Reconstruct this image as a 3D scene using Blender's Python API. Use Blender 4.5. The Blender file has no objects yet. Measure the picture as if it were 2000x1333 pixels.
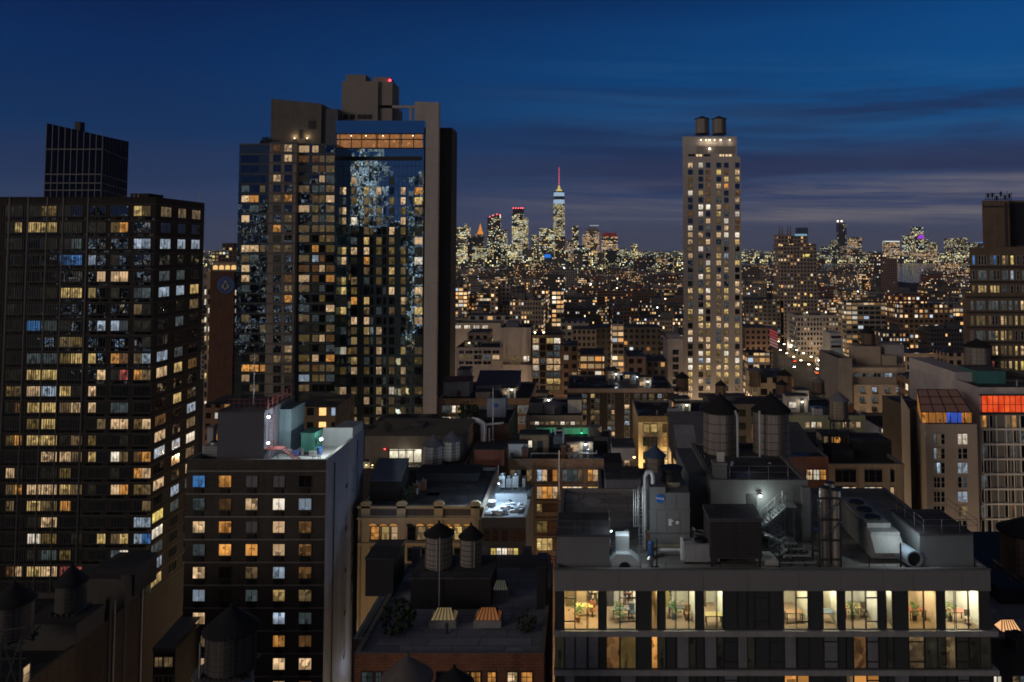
import bpy, math, random
from mathutils import Vector, Matrix
random.seed(7)
rnd = random.Random(11)
PI = math.pi
S = bpy.context.scene
COL = S.collection
# ------------------------------------------------------------------ camera
CAMZ = 85.0; F = 1510.0; CX = 1140.0; HOR = 490.0; PITCH = math.radians(3.0)
CY = HOR - F * math.tan(PITCH)
cp, sp = math.cos(PITCH), math.sin(PITCH)
def ray(px, py):
    a = (px - CX) / F; b = (CY - py) / F
    return Vector((a, cp - b * sp, sp + b * cp))
def P(px, py, d):
    r = ray(px, py); t = d / r.y
    return Vector((r.x * t, d, CAMZ + r.z * t))
def X(px, d, py=700): return P(px, py, d).x
def Z(py, d): return P(CX, py, d).z
def GD(py, z):
    r = ray(CX, py); return (z - CAMZ) * r.y / r.z
def proj(v):
    x, y, z = v[0], v[1], v[2] - CAMZ
    zc = y * cp + z * sp; yc = -y * sp + z * cp
    return CX + F * x / zc, CY - F * yc / zc
cam = bpy.data.cameras.new('camera'); co = bpy.data.objects.new('camera', cam); COL.objects.link(co)
co.location = (0, 0, CAMZ); co.rotation_euler = (PI / 2 + PITCH, 0, 0)
cam.sensor_width = 36; cam.lens = 36 * F / 2000
cam.shift_x = -(CX - 1000) / 2000; cam.shift_y = (CY - 666.5) / 2000
cam.clip_start = .5; cam.clip_end = 90000
S.camera = co
S.view_settings.view_transform = 'Standard'; S.view_settings.look = 'None'
S.view_settings.exposure = 0; S.view_settings.gamma = 1
S.cycles.max_bounces = 5; S.cycles.diffuse_bounces = 2; S.cycles.glossy_bounces = 2
S.cycles.transparent_max_bounces = 8; S.cycles.use_denoising = True
S.cycles.sample_clamp_indirect = 3.0
S.cycles.use_light_tree = True; S.cycles.filter_width = 1.75
# ------------------------------------------------------------------ node helper
class N:
    def __init__(s, tree): s.t = tree; s.n = tree.nodes; s.l = tree.links
    def new(s, typ, **kw):
        nd = s.n.new(typ)
        for k, v in kw.items(): setattr(nd, k, v)
        return nd
    def link(s, a, b): s.l.new(a, b)
    def m(s, op, a, b=None, c=None, clamp=False):
        nd = s.n.new('ShaderNodeMath'); nd.operation = op; nd.use_clamp = clamp
        for i, v in enumerate((a, b, c)):
            if v is None: continue
            if isinstance(v, (int, float)): nd.inputs[i].default_value = v
            else: s.l.new(v, nd.inputs[i])
        return nd.outputs[0]
    def mix(s, fac, a, b, mode='MIX'):
        nd = s.n.new('ShaderNodeMix'); nd.data_type = 'RGBA'; nd.blend_type = mode
        for i, v in ((0, fac), (6, a), (7, b)):
            if isinstance(v, (int, float)): nd.inputs[i].default_value = v
            elif isinstance(v, (tuple, list)): nd.inputs[i].default_value = (*v[:3], 1)
            else: s.l.new(v, nd.inputs[i])
        return nd.outputs[2]
    def ramp(s, fac, stops, interp='LINEAR'):
        nd = s.n.new('ShaderNodeValToRGB'); cr = nd.color_ramp; cr.interpolation = interp
        while len(cr.elements) < len(stops): cr.elements.new(.5)
        for e, (p, c) in zip(cr.elements, stops): e.position = p; e.color = (*c[:3], 1)
        s.l.new(fac, nd.inputs[0]); return nd.outputs[0]
    def noise(s, vec, scale, detail=3, rough=.5, dist=0):
        nd = s.n.new('ShaderNodeTexNoise'); nd.inputs['Scale'].default_value = scale
        nd.inputs['Detail'].default_value = detail; nd.inputs['Roughness'].default_value = rough
        nd.inputs['Distortion'].default_value = dist
        s.l.new(vec, nd.inputs['Vector']); return nd
    def mapping(s, vec, scale=(1, 1, 1), loc=(0, 0, 0)):
        nd = s.n.new('ShaderNodeMapping'); nd.inputs['Scale'].default_value = scale
        nd.inputs['Location'].default_value = loc; s.l.new(vec, nd.inputs['Vector']); return nd.outputs[0]
def srgb(r, g, b):
    f = lambda c: c / 12.92 if c <= .04045 else ((c + .055) / 1.055) ** 2.4
    return tuple(f(c / 255) for c in (r, g, b))
def newmat(name):
    m = bpy.data.materials.new(name); m.use_nodes = True
    n = N(m.node_tree); b = m.node_tree.nodes['Principled BSDF']; b.inputs['Base Color'].default_value = (.03, .03, .03, 1)
    return m, n, b
MC = {}
def M(name, col=(), rough=.85, var=.35, scale=.35, metal=0.0, spec=.3, streak=.35, bump=0.0):
    """plain weathered surface: base colour broken by blotches and vertical rain streaks"""
    if name in MC: return MC[name]
    m, n, b = newmat(name)
    pos = n.new('ShaderNodeNewGeometry').outputs['Position']
    a = n.noise(pos, scale, 6, .65).outputs['Fac']
    s2 = n.noise(n.mapping(pos, (1.6, 1.6, .12)), 1.0, 4, .6).outputs['Fac']
    f = n.m('ADD', n.m('MULTIPLY', n.m('SUBTRACT', a, .5), 2 * var), n.m('MULTIPLY', n.m('SUBTRACT', s2, .5), 2 * streak))
    f = n.m('ADD', f, 1.0)
    n.link(n.mix(1.0, col, f, 'MULTIPLY'), b.inputs['Base Color'])
    b.inputs['Roughness'].default_value = rough; b.inputs['Metallic'].default_value = metal
    b.inputs['Specular IOR Level'].default_value = spec
    if bump:
        bn = n.new('ShaderNodeBump'); bn.inputs['Strength'].default_value = bump; bn.inputs['Distance'].default_value = .05
        n.link(n.noise(pos, 3.0, 4).outputs['Fac'], bn.inputs['Height']); n.link(bn.outputs[0], b.inputs['Normal'])
    MC[name] = m; return m
def roofmat(name, col, var=.45, puddle=.35):
    """flat roof: membrane strips with seams, patches, stains and damp shiny spots"""
    if name in MC: return MC[name]
    m, n, b = newmat(name)
    pos = n.new('ShaderNodeNewGeometry').outputs['Position']
    br = n.new('ShaderNodeTexBrick'); n.link(pos, br.inputs['Vector']); br.inputs['Scale'].default_value = 1
    br.inputs['Brick Width'].default_value = 4.2; br.inputs['Row Height'].default_value = 1.3; br.inputs['Mortar Size'].default_value = .035; br.inputs['Bias'].default_value = .1
    br.inputs['Color1'].default_value = (1.15, 1.15, 1.15, 1); br.inputs['Color2'].default_value = (.72, .72, .74, 1); br.inputs['Mortar'].default_value = (.4, .4, .42, 1)
    a = n.noise(pos, .28, 6, .65).outputs['Fac']; a2 = n.noise(pos, 1.6, 4, .6).outputs['Fac']
    vo = n.new('ShaderNodeTexVoronoi'); vo.inputs['Scale'].default_value = .22; n.link(pos, vo.inputs['Vector']); pt = n.m('LESS_THAN', vo.outputs['Distance'], .22)
    f = n.m('ADD', n.m('MULTIPLY', a, 2 * var), n.m('ADD', n.m('MULTIPLY', a2, .5), .75 - var))
    f = n.m('MULTIPLY', f, n.m('ADD', 1.0, n.m('MULTIPLY', pt, .45)))
    n.link(n.mix(1.0, n.mix(1.0, col, br.outputs['Color'], 'MULTIPLY'), f, 'MULTIPLY'), b.inputs['Base Color'])
    w = n.ramp(n.noise(pos, .16, 3).outputs['Fac'], [(.52, (1, 1, 1)), (.64, (puddle, puddle, puddle))]); n.link(n.m('MULTIPLY', w, .9), b.inputs['Roughness'])
    b.inputs['Specular IOR Level'].default_value = .12
    MC[name] = m; return m
def brick(name, c1, c2, sc=1.0):
    if name in MC: return MC[name]
    m, n, b = newmat(name)
    uv = n.new('ShaderNodeTexCoord').outputs['UV']
    br = n.new('ShaderNodeTexBrick'); n.link(uv, br.inputs['Vector'])
    br.inputs['Scale'].default_value = sc; br.inputs['Brick Width'].default_value = .6; br.inputs['Row Height'].default_value = .22
    br.inputs['Mortar Size'].default_value = .02
    br.inputs['Color1'].default_value = (*c1, 1); br.inputs['Color2'].default_value = (*c2, 1)
    br.inputs['Mortar'].default_value = (*[x * .6 for x in c1], 1)
    pos = n.new('ShaderNodeNewGeometry').outputs['Position']
    a = n.noise(pos, .3, 6, .65).outputs['Fac']; s2 = n.noise(n.mapping(pos, (1.4, 1.4, .1)), 1.0, 4).outputs['Fac']
    f = n.m('ADD', n.m('MULTIPLY', a, .9), n.m('ADD', n.m('MULTIPLY', s2, .7), .2))
    n.link(n.mix(1.0, br.outputs['Color'], f, 'MULTIPLY'), b.inputs['Base Color'])
    b.inputs['Roughness'].default_value = .9; b.inputs['Specular IOR Level'].default_value = .15
    MC[name] = m; return m
def planks(name, c):
    """wooden tank staves: stripes round the barrel (u) with weathering"""
    if name in MC: return MC[name]
    m, n, b = newmat(name)
    uv = n.new('ShaderNodeTexCoord').outputs['UV']
    sx = n.new('ShaderNodeSeparateXYZ'); n.link(uv, sx.inputs[0])
    st = n.m('FLOOR', n.m('MULTIPLY', sx.outputs[0], 44.0))
    wn = n.new('ShaderNodeTexWhiteNoise', noise_dimensions='1D'); n.link(n.m('ADD', st, .5), wn.inputs['W'])
    fr = n.m('FRACT', n.m('MULTIPLY', sx.outputs[0], 44.0))
    gap = n.m('GREATER_THAN', fr, .1)
    pos = n.new('ShaderNodeNewGeometry').outputs['Position']
    s2 = n.noise(n.mapping(pos, (3, 3, .4)), 1.0, 5, .6).outputs['Fac']
    f = n.m('MULTIPLY', n.m('ADD', n.m('MULTIPLY', wn.outputs['Value'], .95), n.m('ADD', s2, .05)), n.m('ADD', n.m('MULTIPLY', gap, .6), .4))
    n.link(n.mix(1.0, c, f, 'MULTIPLY'), b.inputs['Base Color']); b.inputs['Roughness'].default_value = .9
    b.inputs['Specular IOR Level'].default_value = .15
    MC[name] = m; return m
def emit(name, col, s, sample=False):
    if name in MC: return MC[name]
    m, n, b = newmat(name)
    b.inputs['Base Color'].default_value = (.02, .02, .02, 1)
    b.inputs['Emission Color'].default_value = (*col, 1); b.inputs['Emission Strength'].default_value = s
    if not sample: m.cycles.emission_sampling = 'NONE'
    MC[name] = m; return m
def pane_mat(name, col, s, contrast=.86, warm=.35):
    """a lit room behind glass: blocks of furniture, curtains, brighter ceiling, lamp spots"""
    m, n, b = newmat(name)
    pos = n.new('ShaderNodeNewGeometry').outputs['Position']
    oi = n.new('ShaderNodeObjectInfo')
    uv = n.new('ShaderNodeTexCoord').outputs['UV']; sx = n.new('ShaderNodeSeparateXYZ'); n.link(uv, sx.inputs[0])
    vo = n.new('ShaderNodeTexVoronoi', distance='CHEBYCHEV'); vo.inputs['Scale'].default_value = 1.0
    n.link(n.mapping(pos, (2.0, 2.0, 1.5), (.3, .7, .2)), vo.inputs['Vector'])
    vs = n.new('ShaderNodeSeparateColor'); n.link(vo.outputs['Color'], vs.inputs[0])
    nz = n.noise(n.mapping(pos, (2.6, 2.6, 1.3)), 1.0, 4, .7).outputs['Fac']
    lamp = n.new('ShaderNodeTexVoronoi'); lamp.inputs['Scale'].default_value = .55; n.link(pos, lamp.inputs['Vector'])
    lam = n.m('POWER', n.m('SUBTRACT', 1.0, lamp.outputs['Distance'], clamp=True), 9.0)
    blk = n.m('ADD', 1 - contrast, n.m('MULTIPLY', vs.outputs[0], contrast))
    top = n.m('ADD', .62, n.m('MULTIPLY', sx.outputs[1], .5))
    cur = n.m('ADD', .45, n.m('MULTIPLY', nz, 1.1))
    f = n.m('MULTIPLY', n.m('MULTIPLY', blk, top), cur)
    r1 = oi.outputs['Random']; r2 = n.m('FRACT', n.m('MULTIPLY', r1, 37.31)); r3 = n.m('FRACT', n.m('MULTIPLY', r1, 113.7))
    blind = n.m('MULTIPLY', n.m('GREATER_THAN', sx.outputs[1], n.m('ADD', .3, n.m('MULTIPLY', r2, .65))), n.m('LESS_THAN', r3, .55))
    side = n.m('MULTIPLY', n.m('GREATER_THAN', n.m('ABSOLUTE', n.m('SUBTRACT', sx.outputs[0], .5)), n.m('ADD', .2, n.m('MULTIPLY', r3, .28))), n.m('LESS_THAN', r2, .6))
    cov = n.m('MULTIPLY', n.m('MAXIMUM', blind, side), .85)
    f = n.m('ADD', n.m('MULTIPLY', f, n.m('SUBTRACT', 1.0, cov)), n.m('MULTIPLY', cov, n.m('ADD', .35, n.m('MULTIPLY', r2, .55))))
    f = n.m('ADD', f, n.m('MULTIPLY', lam, 1.5))
    f = n.m('MULTIPLY', f, n.m('ADD', .65, n.m('MULTIPLY', oi.outputs['Random'], .65)))
    c2 = (col[0] * .9, col[1] * .72, col[2] * .48)
    cc = n.mix(n.m('MULTIPLY', vs.outputs[1], warm), col, c2)
    n.link(cc, b.inputs['Emission Color']); n.link(n.m('MULTIPLY', f, s), b.inputs['Emission Strength'])
    b.inputs['Base Color'].default_value = (.015, .015, .018, 1); b.inputs['Roughness'].default_value = .08
    m.cycles.emission_sampling = 'NONE'
    return m
PANE = {
 'W': pane_mat('pane_warm', srgb(255, 216, 168), .9), 'w': pane_mat('pane_warm_dim', srgb(240, 205, 150), .22),
 'Y': pane_mat('pane_yellow', srgb(250, 215, 140), .8), 'y': pane_mat('pane_yellow_dim', srgb(235, 200, 120), .2),
 'O': pane_mat('pane_amber', srgb(255, 178, 92), .8), 'o': pane_mat('pane_amber_dim', srgb(225, 165, 105), .2), 'e': pane_mat('pane_ember', srgb(175, 170, 140), .045),
 'C': pane_mat('pane_cool', srgb(205, 228, 255), .6), 'c': pane_mat('pane_cool_dim', srgb(190, 215, 225), .14),
 'N': pane_mat('pane_white', srgb(255, 244, 225), 1.1, .6), 'B': pane_mat('pane_blue', srgb(90, 165, 255), .5, .9, .5),
 'R': pane_mat('pane_red', srgb(255, 130, 120), .35, .95), 'S': pane_mat('pane_sunny', srgb(255, 228, 130), 1.0, .6),
}
def glassmat(name, tint, base, rough=.02, wav=.012, fac=.75):
    m, n, b = newmat(name)
    pos = n.new('ShaderNodeNewGeometry').outputs['Position']
    gl = n.new('ShaderNodeBsdfGlossy'); gl.inputs['Color'].default_value = (*tint, 1); gl.inputs['Roughness'].default_value = rough
    df = n.new('ShaderNodeBsdfDiffuse'); df.inputs['Color'].default_value = (*base, 1)
    ge = n.new('ShaderNodeNewGeometry')
    def tilt(cell, amt):
        fl = n.new('ShaderNodeVectorMath', operation='FLOOR'); n.link(n.mapping(pos, (1 / cell, 1 / cell, 1 / cell), (.13, .37, .21)), fl.inputs[0])
        wn = n.new('ShaderNodeTexWhiteNoise', noise_dimensions='3D'); n.link(fl.outputs[0], wn.inputs['Vector'])
        sb = n.new('ShaderNodeVectorMath', operation='SUBTRACT'); n.link(wn.outputs['Color'], sb.inputs[0]); sb.inputs[1].default_value = (.5, .5, .5)
        sc = n.new('ShaderNodeVectorMath', operation='SCALE'); n.link(sb.outputs[0], sc.inputs[0]); sc.inputs['Scale'].default_value = amt; return sc.outputs[0]
    nz = n.noise(n.mapping(pos, (1, 1, .7)), .8, 2); sb = n.new('ShaderNodeVectorMath', operation='SUBTRACT'); n.link(nz.outputs['Color'], sb.inputs[0]); sb.inputs[1].default_value = (.5, .5, .5)
    sc = n.new('ShaderNodeVectorMath', operation='SCALE'); n.link(sb.outputs[0], sc.inputs[0]); sc.inputs['Scale'].default_value = wav * 2
    acc = ge.outputs['Normal']
    for v in (tilt(1.55, wav * 1.6), sc.outputs[0]):
        ad = n.new('ShaderNodeVectorMath', operation='ADD'); n.link(acc, ad.inputs[0]); n.link(v, ad.inputs[1]); acc = ad.outputs[0]
    nm = n.new('ShaderNodeVectorMath', operation='NORMALIZE'); n.link(acc, nm.inputs[0]); n.link(nm.outputs[0], gl.inputs['Normal'])
    mx = n.new('ShaderNodeMixShader'); mx.inputs[0].default_value = fac
    n.link(df.outputs[0], mx.inputs[1]); n.link(gl.outputs[0], mx.inputs[2])
    n.link(mx.outputs[0], n.n['Material Output'].inputs['Surface'])
    MC[name] = m; return m
PANE['K'] = glassmat('pane_office', (.3, .33, .36), (.07, .072, .075), fac=.35)
PANE['D'] = glassmat('pane_dark', (.35, .4, .45), (.004, .004, .005), fac=.45)
PANE['G'] = M('pane_curtain', (.16, .16, .18), .9, .3, 2.0)
def facade(name, strength, fu=.28, fv=.27, rowmix=1.2, spread=1.0, cool=False):
    """wall of a far building with its grid of lit and unlit windows (UV counts windows);
    object colour = masonry colour, its alpha = share of lit windows"""
    m, n, b = newmat(name)
    uv = n.new('ShaderNodeTexCoord').outputs['UV']; sx = n.new('ShaderNodeSeparateXYZ'); n.link(uv, sx.inputs[0])
    u, v = sx.outputs[0], sx.outputs[1]
    oi = n.new('ShaderNodeObjectInfo'); rn = n.m('MULTIPLY', oi.outputs['Random'], 917.0)
    cu, cv = n.m('FLOOR', u), n.m('FLOOR', v)
    mask = n.m('MULTIPLY', n.m('COMPARE', n.m('FRACT', u), .5, fu), n.m('COMPARE', n.m('FRACT', v), .52, fv))
    cb = n.new('ShaderNodeCombineXYZ'); n.link(cu, cb.inputs[0]); n.link(cv, cb.inputs[1]); n.link(rn, cb.inputs[2])
    wn = n.new('ShaderNodeTexWhiteNoise', noise_dimensions='3D'); n.link(cb.outputs[0], wn.inputs['Vector'])
    sc = n.new('ShaderNodeSeparateColor'); n.link(wn.outputs['Color'], sc.inputs[0])
    rw = n.new('ShaderNodeTexWhiteNoise', noise_dimensions='2D')
    c2 = n.new('ShaderNodeCombineXYZ'); n.link(cv, c2.inputs[0]); n.link(rn, c2.inputs[1]); n.link(c2.outputs[0], rw.inputs['Vector'])
    thr = n.m('MULTIPLY', oi.outputs['Alpha'], n.m('ADD', 1 - rowmix / 2, n.m('MULTIPLY', rw.outputs['Value'], rowmix)))
    cl = n.noise(n.mapping(cb.outputs[0], (.16, .22, 1)), 1.0, 2, .5).outputs['Fac']
    thr = n.m('MULTIPLY', thr, n.m('ADD', .1, n.m('MULTIPLY', n.ramp(cl, [(.38, (0, 0, 0)), (.66, (1, 1, 1))]), 1.9)))
    lit = n.m('MULTIPLY', n.m('LESS_THAN', wn.outputs['Value'], thr), mask)
    col = n.ramp(sc.outputs[1], [(0, srgb(255, 170, 85)), (.35, srgb(255, 205, 140)), (.7, srgb(255, 222, 175)), (.9, srgb(255, 245, 225)), (1, srgb(190, 220, 255))])
    if cool: col = n.ramp(sc.outputs[1], [(0, srgb(255, 195, 110)), (.3, srgb(250, 225, 150)), (.65, srgb(240, 238, 190)), (.88, srgb(225, 240, 225)), (1, srgb(180, 215, 250))])
    if cool == 2: col = n.ramp(sc.outputs[1], [(0, srgb(250, 215, 160)), (.3, srgb(235, 232, 220)), (.6, srgb(205, 228, 255)), (1, srgb(170, 210, 255))])
    pw = n.m('POWER', sc.outputs[2], 1.6)
    inn = n.noise(n.mapping(uv, (4, 3, 1)), 1.0, 2).outputs['Fac']
    est = n.m('MULTIPLY', n.m('MULTIPLY', lit, n.m('ADD', .18, n.m('MULTIPLY', pw, 1.5 * spread))), n.m('MULTIPLY', n.m('MULTIPLY', n.m('ADD', inn, .5), n.m('ADD', .45, n.m('MULTIPLY', oi.outputs['Random'], .95))), strength))
    n.link(col, b.inputs['Emission Color']); n.link(est, b.inputs['Emission Strength'])
    pos = n.new('ShaderNodeNewGeometry').outputs['Position']
    a = n.noise(pos, .25, 5, .6).outputs['Fac']
    wall = n.mix(1.0, oi.outputs['Color'], n.m('ADD', .5, a), 'MULTIPLY')
    n.link(n.mix(mask, wall, (.012, .013, .016)), b.inputs['Base Color'])
    n.link(n.m('SUBTRACT', .9, n.m('MULTIPLY', mask, .75)), b.inputs['Roughness'])
    b.inputs['Specular IOR Level'].default_value = .3
    m.cycles.emission_sampling = 'NONE'
    MC[name] = m; return m
FAC = facade('facade_mid', 1.1)
FACF = facade('facade_far', 1.5, .32, .3, 1.2, 1.0, True)
FACO = facade('facade_office', 1.2, .42, .3, 1.8, .6)
FACM = facade('facade_mirrored', 1.15, .30, .28, 1.0, 1.4, 2)
FACB = facade('facade_bright', 1.9, .45, .36, 1.4, .45, True)
FACG = facade('facade_glass_far', 1.7, .44, .36, 1.0, .7)
# ------------------------------------------------------------------ mesh builder
class MB:
    def __init__(s): s.v = []; s.f = []; s.m = []; s.uv = []
    def face(s, pts, m=0, uv=None):
        i = len(s.v); s.v += [tuple(p) for p in pts]; s.f.append(tuple(range(i, i + len(pts)))); s.m.append(m)
        s.uv.append(uv or [(0, 0)] * len(pts))
    def quad(s, o, u, w, m=0, cell=(1, 1), uv0=(0, 0)):
        o, u, w = Vector(o), Vector(u), Vector(w); a, b = u.length / cell[0], w.length / cell[1]
        x, y = uv0
        s.face([o, o + u, o + u + w, o + w], m, [(x, y), (x + a, y), (x + a, y + b), (x, y + b)])
    def box(s, x0, x1, y0, y1, z0, z1, m=0, mt=None, cell=(1, 1), bottom=True, top=True):
        if mt is None: mt = m
        dx, dy, dz = x1 - x0, y1 - y0, z1 - z0
        s.quad((x0, y0, z0), (dx, 0, 0), (0, 0, dz), m, cell)
        s.quad((x1, y0, z0), (0, dy, 0), (0, 0, dz), m, cell, (100, 0))
        s.quad((x1, y1, z0), (-dx, 0, 0), (0, 0, dz), m, cell, (200, 0))
        s.quad((x0, y1, z0), (0, -dy, 0), (0, 0, dz), m, cell, (300, 0))
        if top: s.quad((x0, y0, z1), (dx, 0, 0), (0, dy, 0), mt)
        if bottom: s.quad((x0, y1, z0), (dx, 0, 0), (0, -dy, 0), mt)
    def cyl(s, c, z0, z1, r0, r1=None, n=20, m=0, cap=True, mc=None):
        if r1 is None: r1 = r0
        mc = m if mc is None else mc
        A = [(math.cos(2 * PI * i / n), math.sin(2 * PI * i / n)) for i in range(n + 1)]
        for i in range(n):
            a, b = A[i], A[i + 1]
            p = [(c[0] + r0 * a[0], c[1] + r0 * a[1], z0), (c[0] + r0 * b[0], c[1] + r0 * b[1], z0)]
            q = [(c[0] + r1 * b[0], c[1] + r1 * b[1], z1), (c[0] + r1 * a[0], c[1] + r1 * a[1], z1)]
            if r1 < 1e-4: s.face(p + q[:1], m, [(i / n, 0), ((i + 1) / n, 0), (i / n, 1)])
            else: s.face(p + q, m, [(i / n, 0), ((i + 1) / n, 0), ((i + 1) / n, 1), (i / n, 1)])
        if cap:
            if r1 > 1e-4: s.face([(c[0] + r1 * a[0], c[1] + r1 * a[1], z1) for a in A[:n]], mc)
            s.face([(c[0] + r0 * a[0], c[1] + r0 * a[1], z0) for a in A[:n]][::-1], mc)
    def bar(s, p, q, r, m=0, n=6):
        p, q = Vector(p), Vector(q); d = (q - p)
        if d.length < 1e-5: return
        d.normalize(); a = d.orthogonal().normalized(); b = d.cross(a)
        A = [a * (r * math.cos(2 * PI * i / n)) + b * (r * math.sin(2 * PI * i / n)) for i in range(n)]
        for i in range(n):
            j = (i + 1) % n; s.face([p + A[i], p + A[j], q + A[j], q + A[i]], m)
        s.face([p + x for x in A][::-1], m); s.face([q + x for x in A], m)
    def path(s, pts, r, m=0, n=8):
        for a, b in zip(pts, pts[1:]): s.bar(a, b, r, m, n)
        for a in pts[1:-1]: s.ball(a, r * 1.02, m, 6)
    def ball(s, c, r, m=0, n=8):
        for i in range(n):
            for j in range(n // 2):
                q = []
                for (ii, jj) in ((i, j), (i + 1, j), (i + 1, j + 1), (i, j + 1)):
                    t = 2 * PI * ii / n; f = PI * jj / (n // 2)
                    q.append((c[0] + r * math.sin(f) * math.cos(t), c[1] + r * math.sin(f) * math.sin(t), c[2] - r * math.cos(f)))
                s.face(q, m)
    def prism(s, poly, y0, y1, m=0):
        """poly: (x,z) points counter-clockwise seen from the camera, extruded from y0 to y1"""
        k = len(poly)
        s.face([(x, y0, z) for x, z in poly], m); s.face([(x, y1, z) for x, z in poly][::-1], m)
        for i in range(k):
            a, b = poly[i], poly[(i + 1) % k]
            s.face([(a[0], y1, a[1]), (b[0], y1, b[1]), (b[0], y0, b[1]), (a[0], y0, a[1])], m)
    def add(s, other, M4=None, mo=0):
        for f, m, uv in zip(other.f, other.m, other.uv):
            pts = [Vector(other.v[i]) for i in f]
            if M4 is not None: pts = [M4 @ p for p in pts]
            s.face(pts, m + mo, uv)
    def mesh(s, name, mats, smooth=False):
        me = bpy.data.meshes.new(name); me.from_pydata(s.v, [], s.f)
        for mt in mats: me.materials.append(mt)
        me.polygons.foreach_set('material_index', s.m)
        ul = me.uv_layers.new(name='UVMap')
        ul.data.foreach_set('uv', [c for q in s.uv for p in q for c in p])
        if smooth: me.polygons.foreach_set('use_smooth', [True] * len(s.f))
        me.update(); return me
    def build(s, name, mats, parent=None, local=False, smooth=False, color=None):
        o = bpy.data.objects.new(name, s.mesh(name, mats if isinstance(mats, (list, tuple)) else [mats], smooth))
        COL.objects.link(o)
        if parent is not None:
            o.parent = parent
            if not local:
                w = Vector(parent.location)
                if parent.parent is not None: w = w + Vector(parent.parent.location)
                o.location = -w
        if color: o.color = color
        return o
def tag(o, label, cat, group=None):
    o['label'] = label; o['category'] = cat
    if group: o['group'] = group
    return o
def root(name, label, cat, loc=(0, 0, 0), group=None):
    o = bpy.data.objects.new(name, None); COL.objects.link(o); o.location = loc; o.empty_display_size = .1
    return tag(o, label, cat, group)
def struct(name, mb, mat):
    o = mb.build(name, mat); o['kind'] = 'structure'; return o
def copy_tree(o, loc, label=None, group=None):
    c = o.copy(); COL.objects.link(c); c.location = loc
    if label: c['label'] = label
    if group: c['group'] = group
    for ch in o.children:
        d = ch.copy(); COL.objects.link(d); d.parent = c
        for g in ch.children:
            e = g.copy(); COL.objects.link(e); e.parent = d
    return c
def lamp(name, loc, energy, col, size=.15, typ='POINT', parent=None, rot=None, spot=None):
    l = bpy.data.lights.new(name, typ); l.energy = energy; l.color = col
    if typ in ('POINT', 'SPOT'): l.shadow_soft_size = size
    if spot: l.spot_size = spot; l.spot_blend = .6
    o = bpy.data.objects.new(name, l); COL.objects.link(o); o.location = loc
    if rot: o.rotation_euler = rot
    if parent is not None:
        o.parent = parent; o.location = Vector(loc) - Vector(parent.location)
    return o
# ------------------------------------------------------------------ world: twilight sky with streaks of cloud
W = bpy.data.worlds.new('World'); S.world = W; W.use_nodes = True
n = N(W.node_tree); bg = W.node_tree.nodes['Background']
gen = n.new('ShaderNodeTexCoord').outputs['Generated']
sx = n.new('ShaderNodeSeparateXYZ'); n.link(gen, sx.inputs[0])
x, y, z = sx.outputs
az = n.m('ARCTAN2', x, y)
zz = n.m('MULTIPLY', z, 2.0, clamp=True)
left = n.ramp(zz, [(0, srgb(52, 63, 94)), (.12, srgb(41, 59, 95)), (.2, srgb(24, 51, 91)), (.3, srgb(0, 46, 92)), (.45, srgb(0, 40, 90)), (.62, srgb(0, 25, 70)), (.72, srgb(4, 22, 52)), (1, srgb(9, 17, 34))])
right = n.ramp(zz, [(0, srgb(68, 73, 100)), (.07, srgb(63, 72, 103)), (.13, srgb(56, 69, 104)), (.22, srgb(38, 66, 108)), (.3, srgb(12, 72, 124)), (.42, srgb(0, 75, 134)), (.55, srgb(0, 67, 127)), (.66, srgb(0, 46, 98)), (.76, srgb(8, 34, 68)), (1, srgb(12, 24, 44))])
azf = n.m('ADD', n.m('MULTIPLY', az, 1.0), .52, clamp=True)
sky = n.mix(azf, left, right)
cv = n.new('ShaderNodeCombineXYZ'); n.link(n.m('MULTIPLY', az, 1.0), cv.inputs[0]); n.link(z, cv.inputs[1])
tilt = n.m('ADD', z, n.m('MULTIPLY', az, .03))
cv2 = n.new('ShaderNodeCombineXYZ'); n.link(az, cv2.inputs[0]); n.link(tilt, cv2.inputs[1])
dark = n.noise(n.mapping(cv2.outputs[0], (2.2, 24, 1), (3.3, 1.2, 0)), 1.0, 6, .62, .45).outputs['Fac']
lite = n.noise(n.mapping(cv2.outputs[0], (2.0, 44, 1), (4.1, 8.3, 0)), 1.0, 8, .7, .3).outputs['Fac']
def bump01(v, lo, mid1, mid2, hi):
    mr = n.new('ShaderNodeMapRange'); mr.interpolation_type = 'SMOOTHSTEP'; n.link(v, mr.inputs[0]); mr.inputs[1].default_value = lo; mr.inputs[2].default_value = mid1
    mr2 = n.new('ShaderNodeMapRange'); mr2.interpolation_type = 'SMOOTHSTEP'; n.link(v, mr2.inputs[0]); mr2.inputs[1].default_value = mid2; mr2.inputs[2].default_value = hi
    mr2.inputs[3].default_value = 1; mr2.inputs[4].default_value = 0
    return n.m('MULTIPLY', mr.outputs[0], mr2.outputs[0])
azr = bump01(az, -.28, .1, 1.2, 2.2)
dm = n.ramp(dark, [(.43, (0, 0, 0)), (.58, (1, 1, 1))])
dband = bump01(z, .045, .085, .15, .25)
sky = n.mix(n.m('MULTIPLY', n.m('MULTIPLY', dm, dband), n.m('ADD', .35, n.m('MULTIPLY', azr, .55))), sky, srgb(22, 44, 84))
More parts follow.
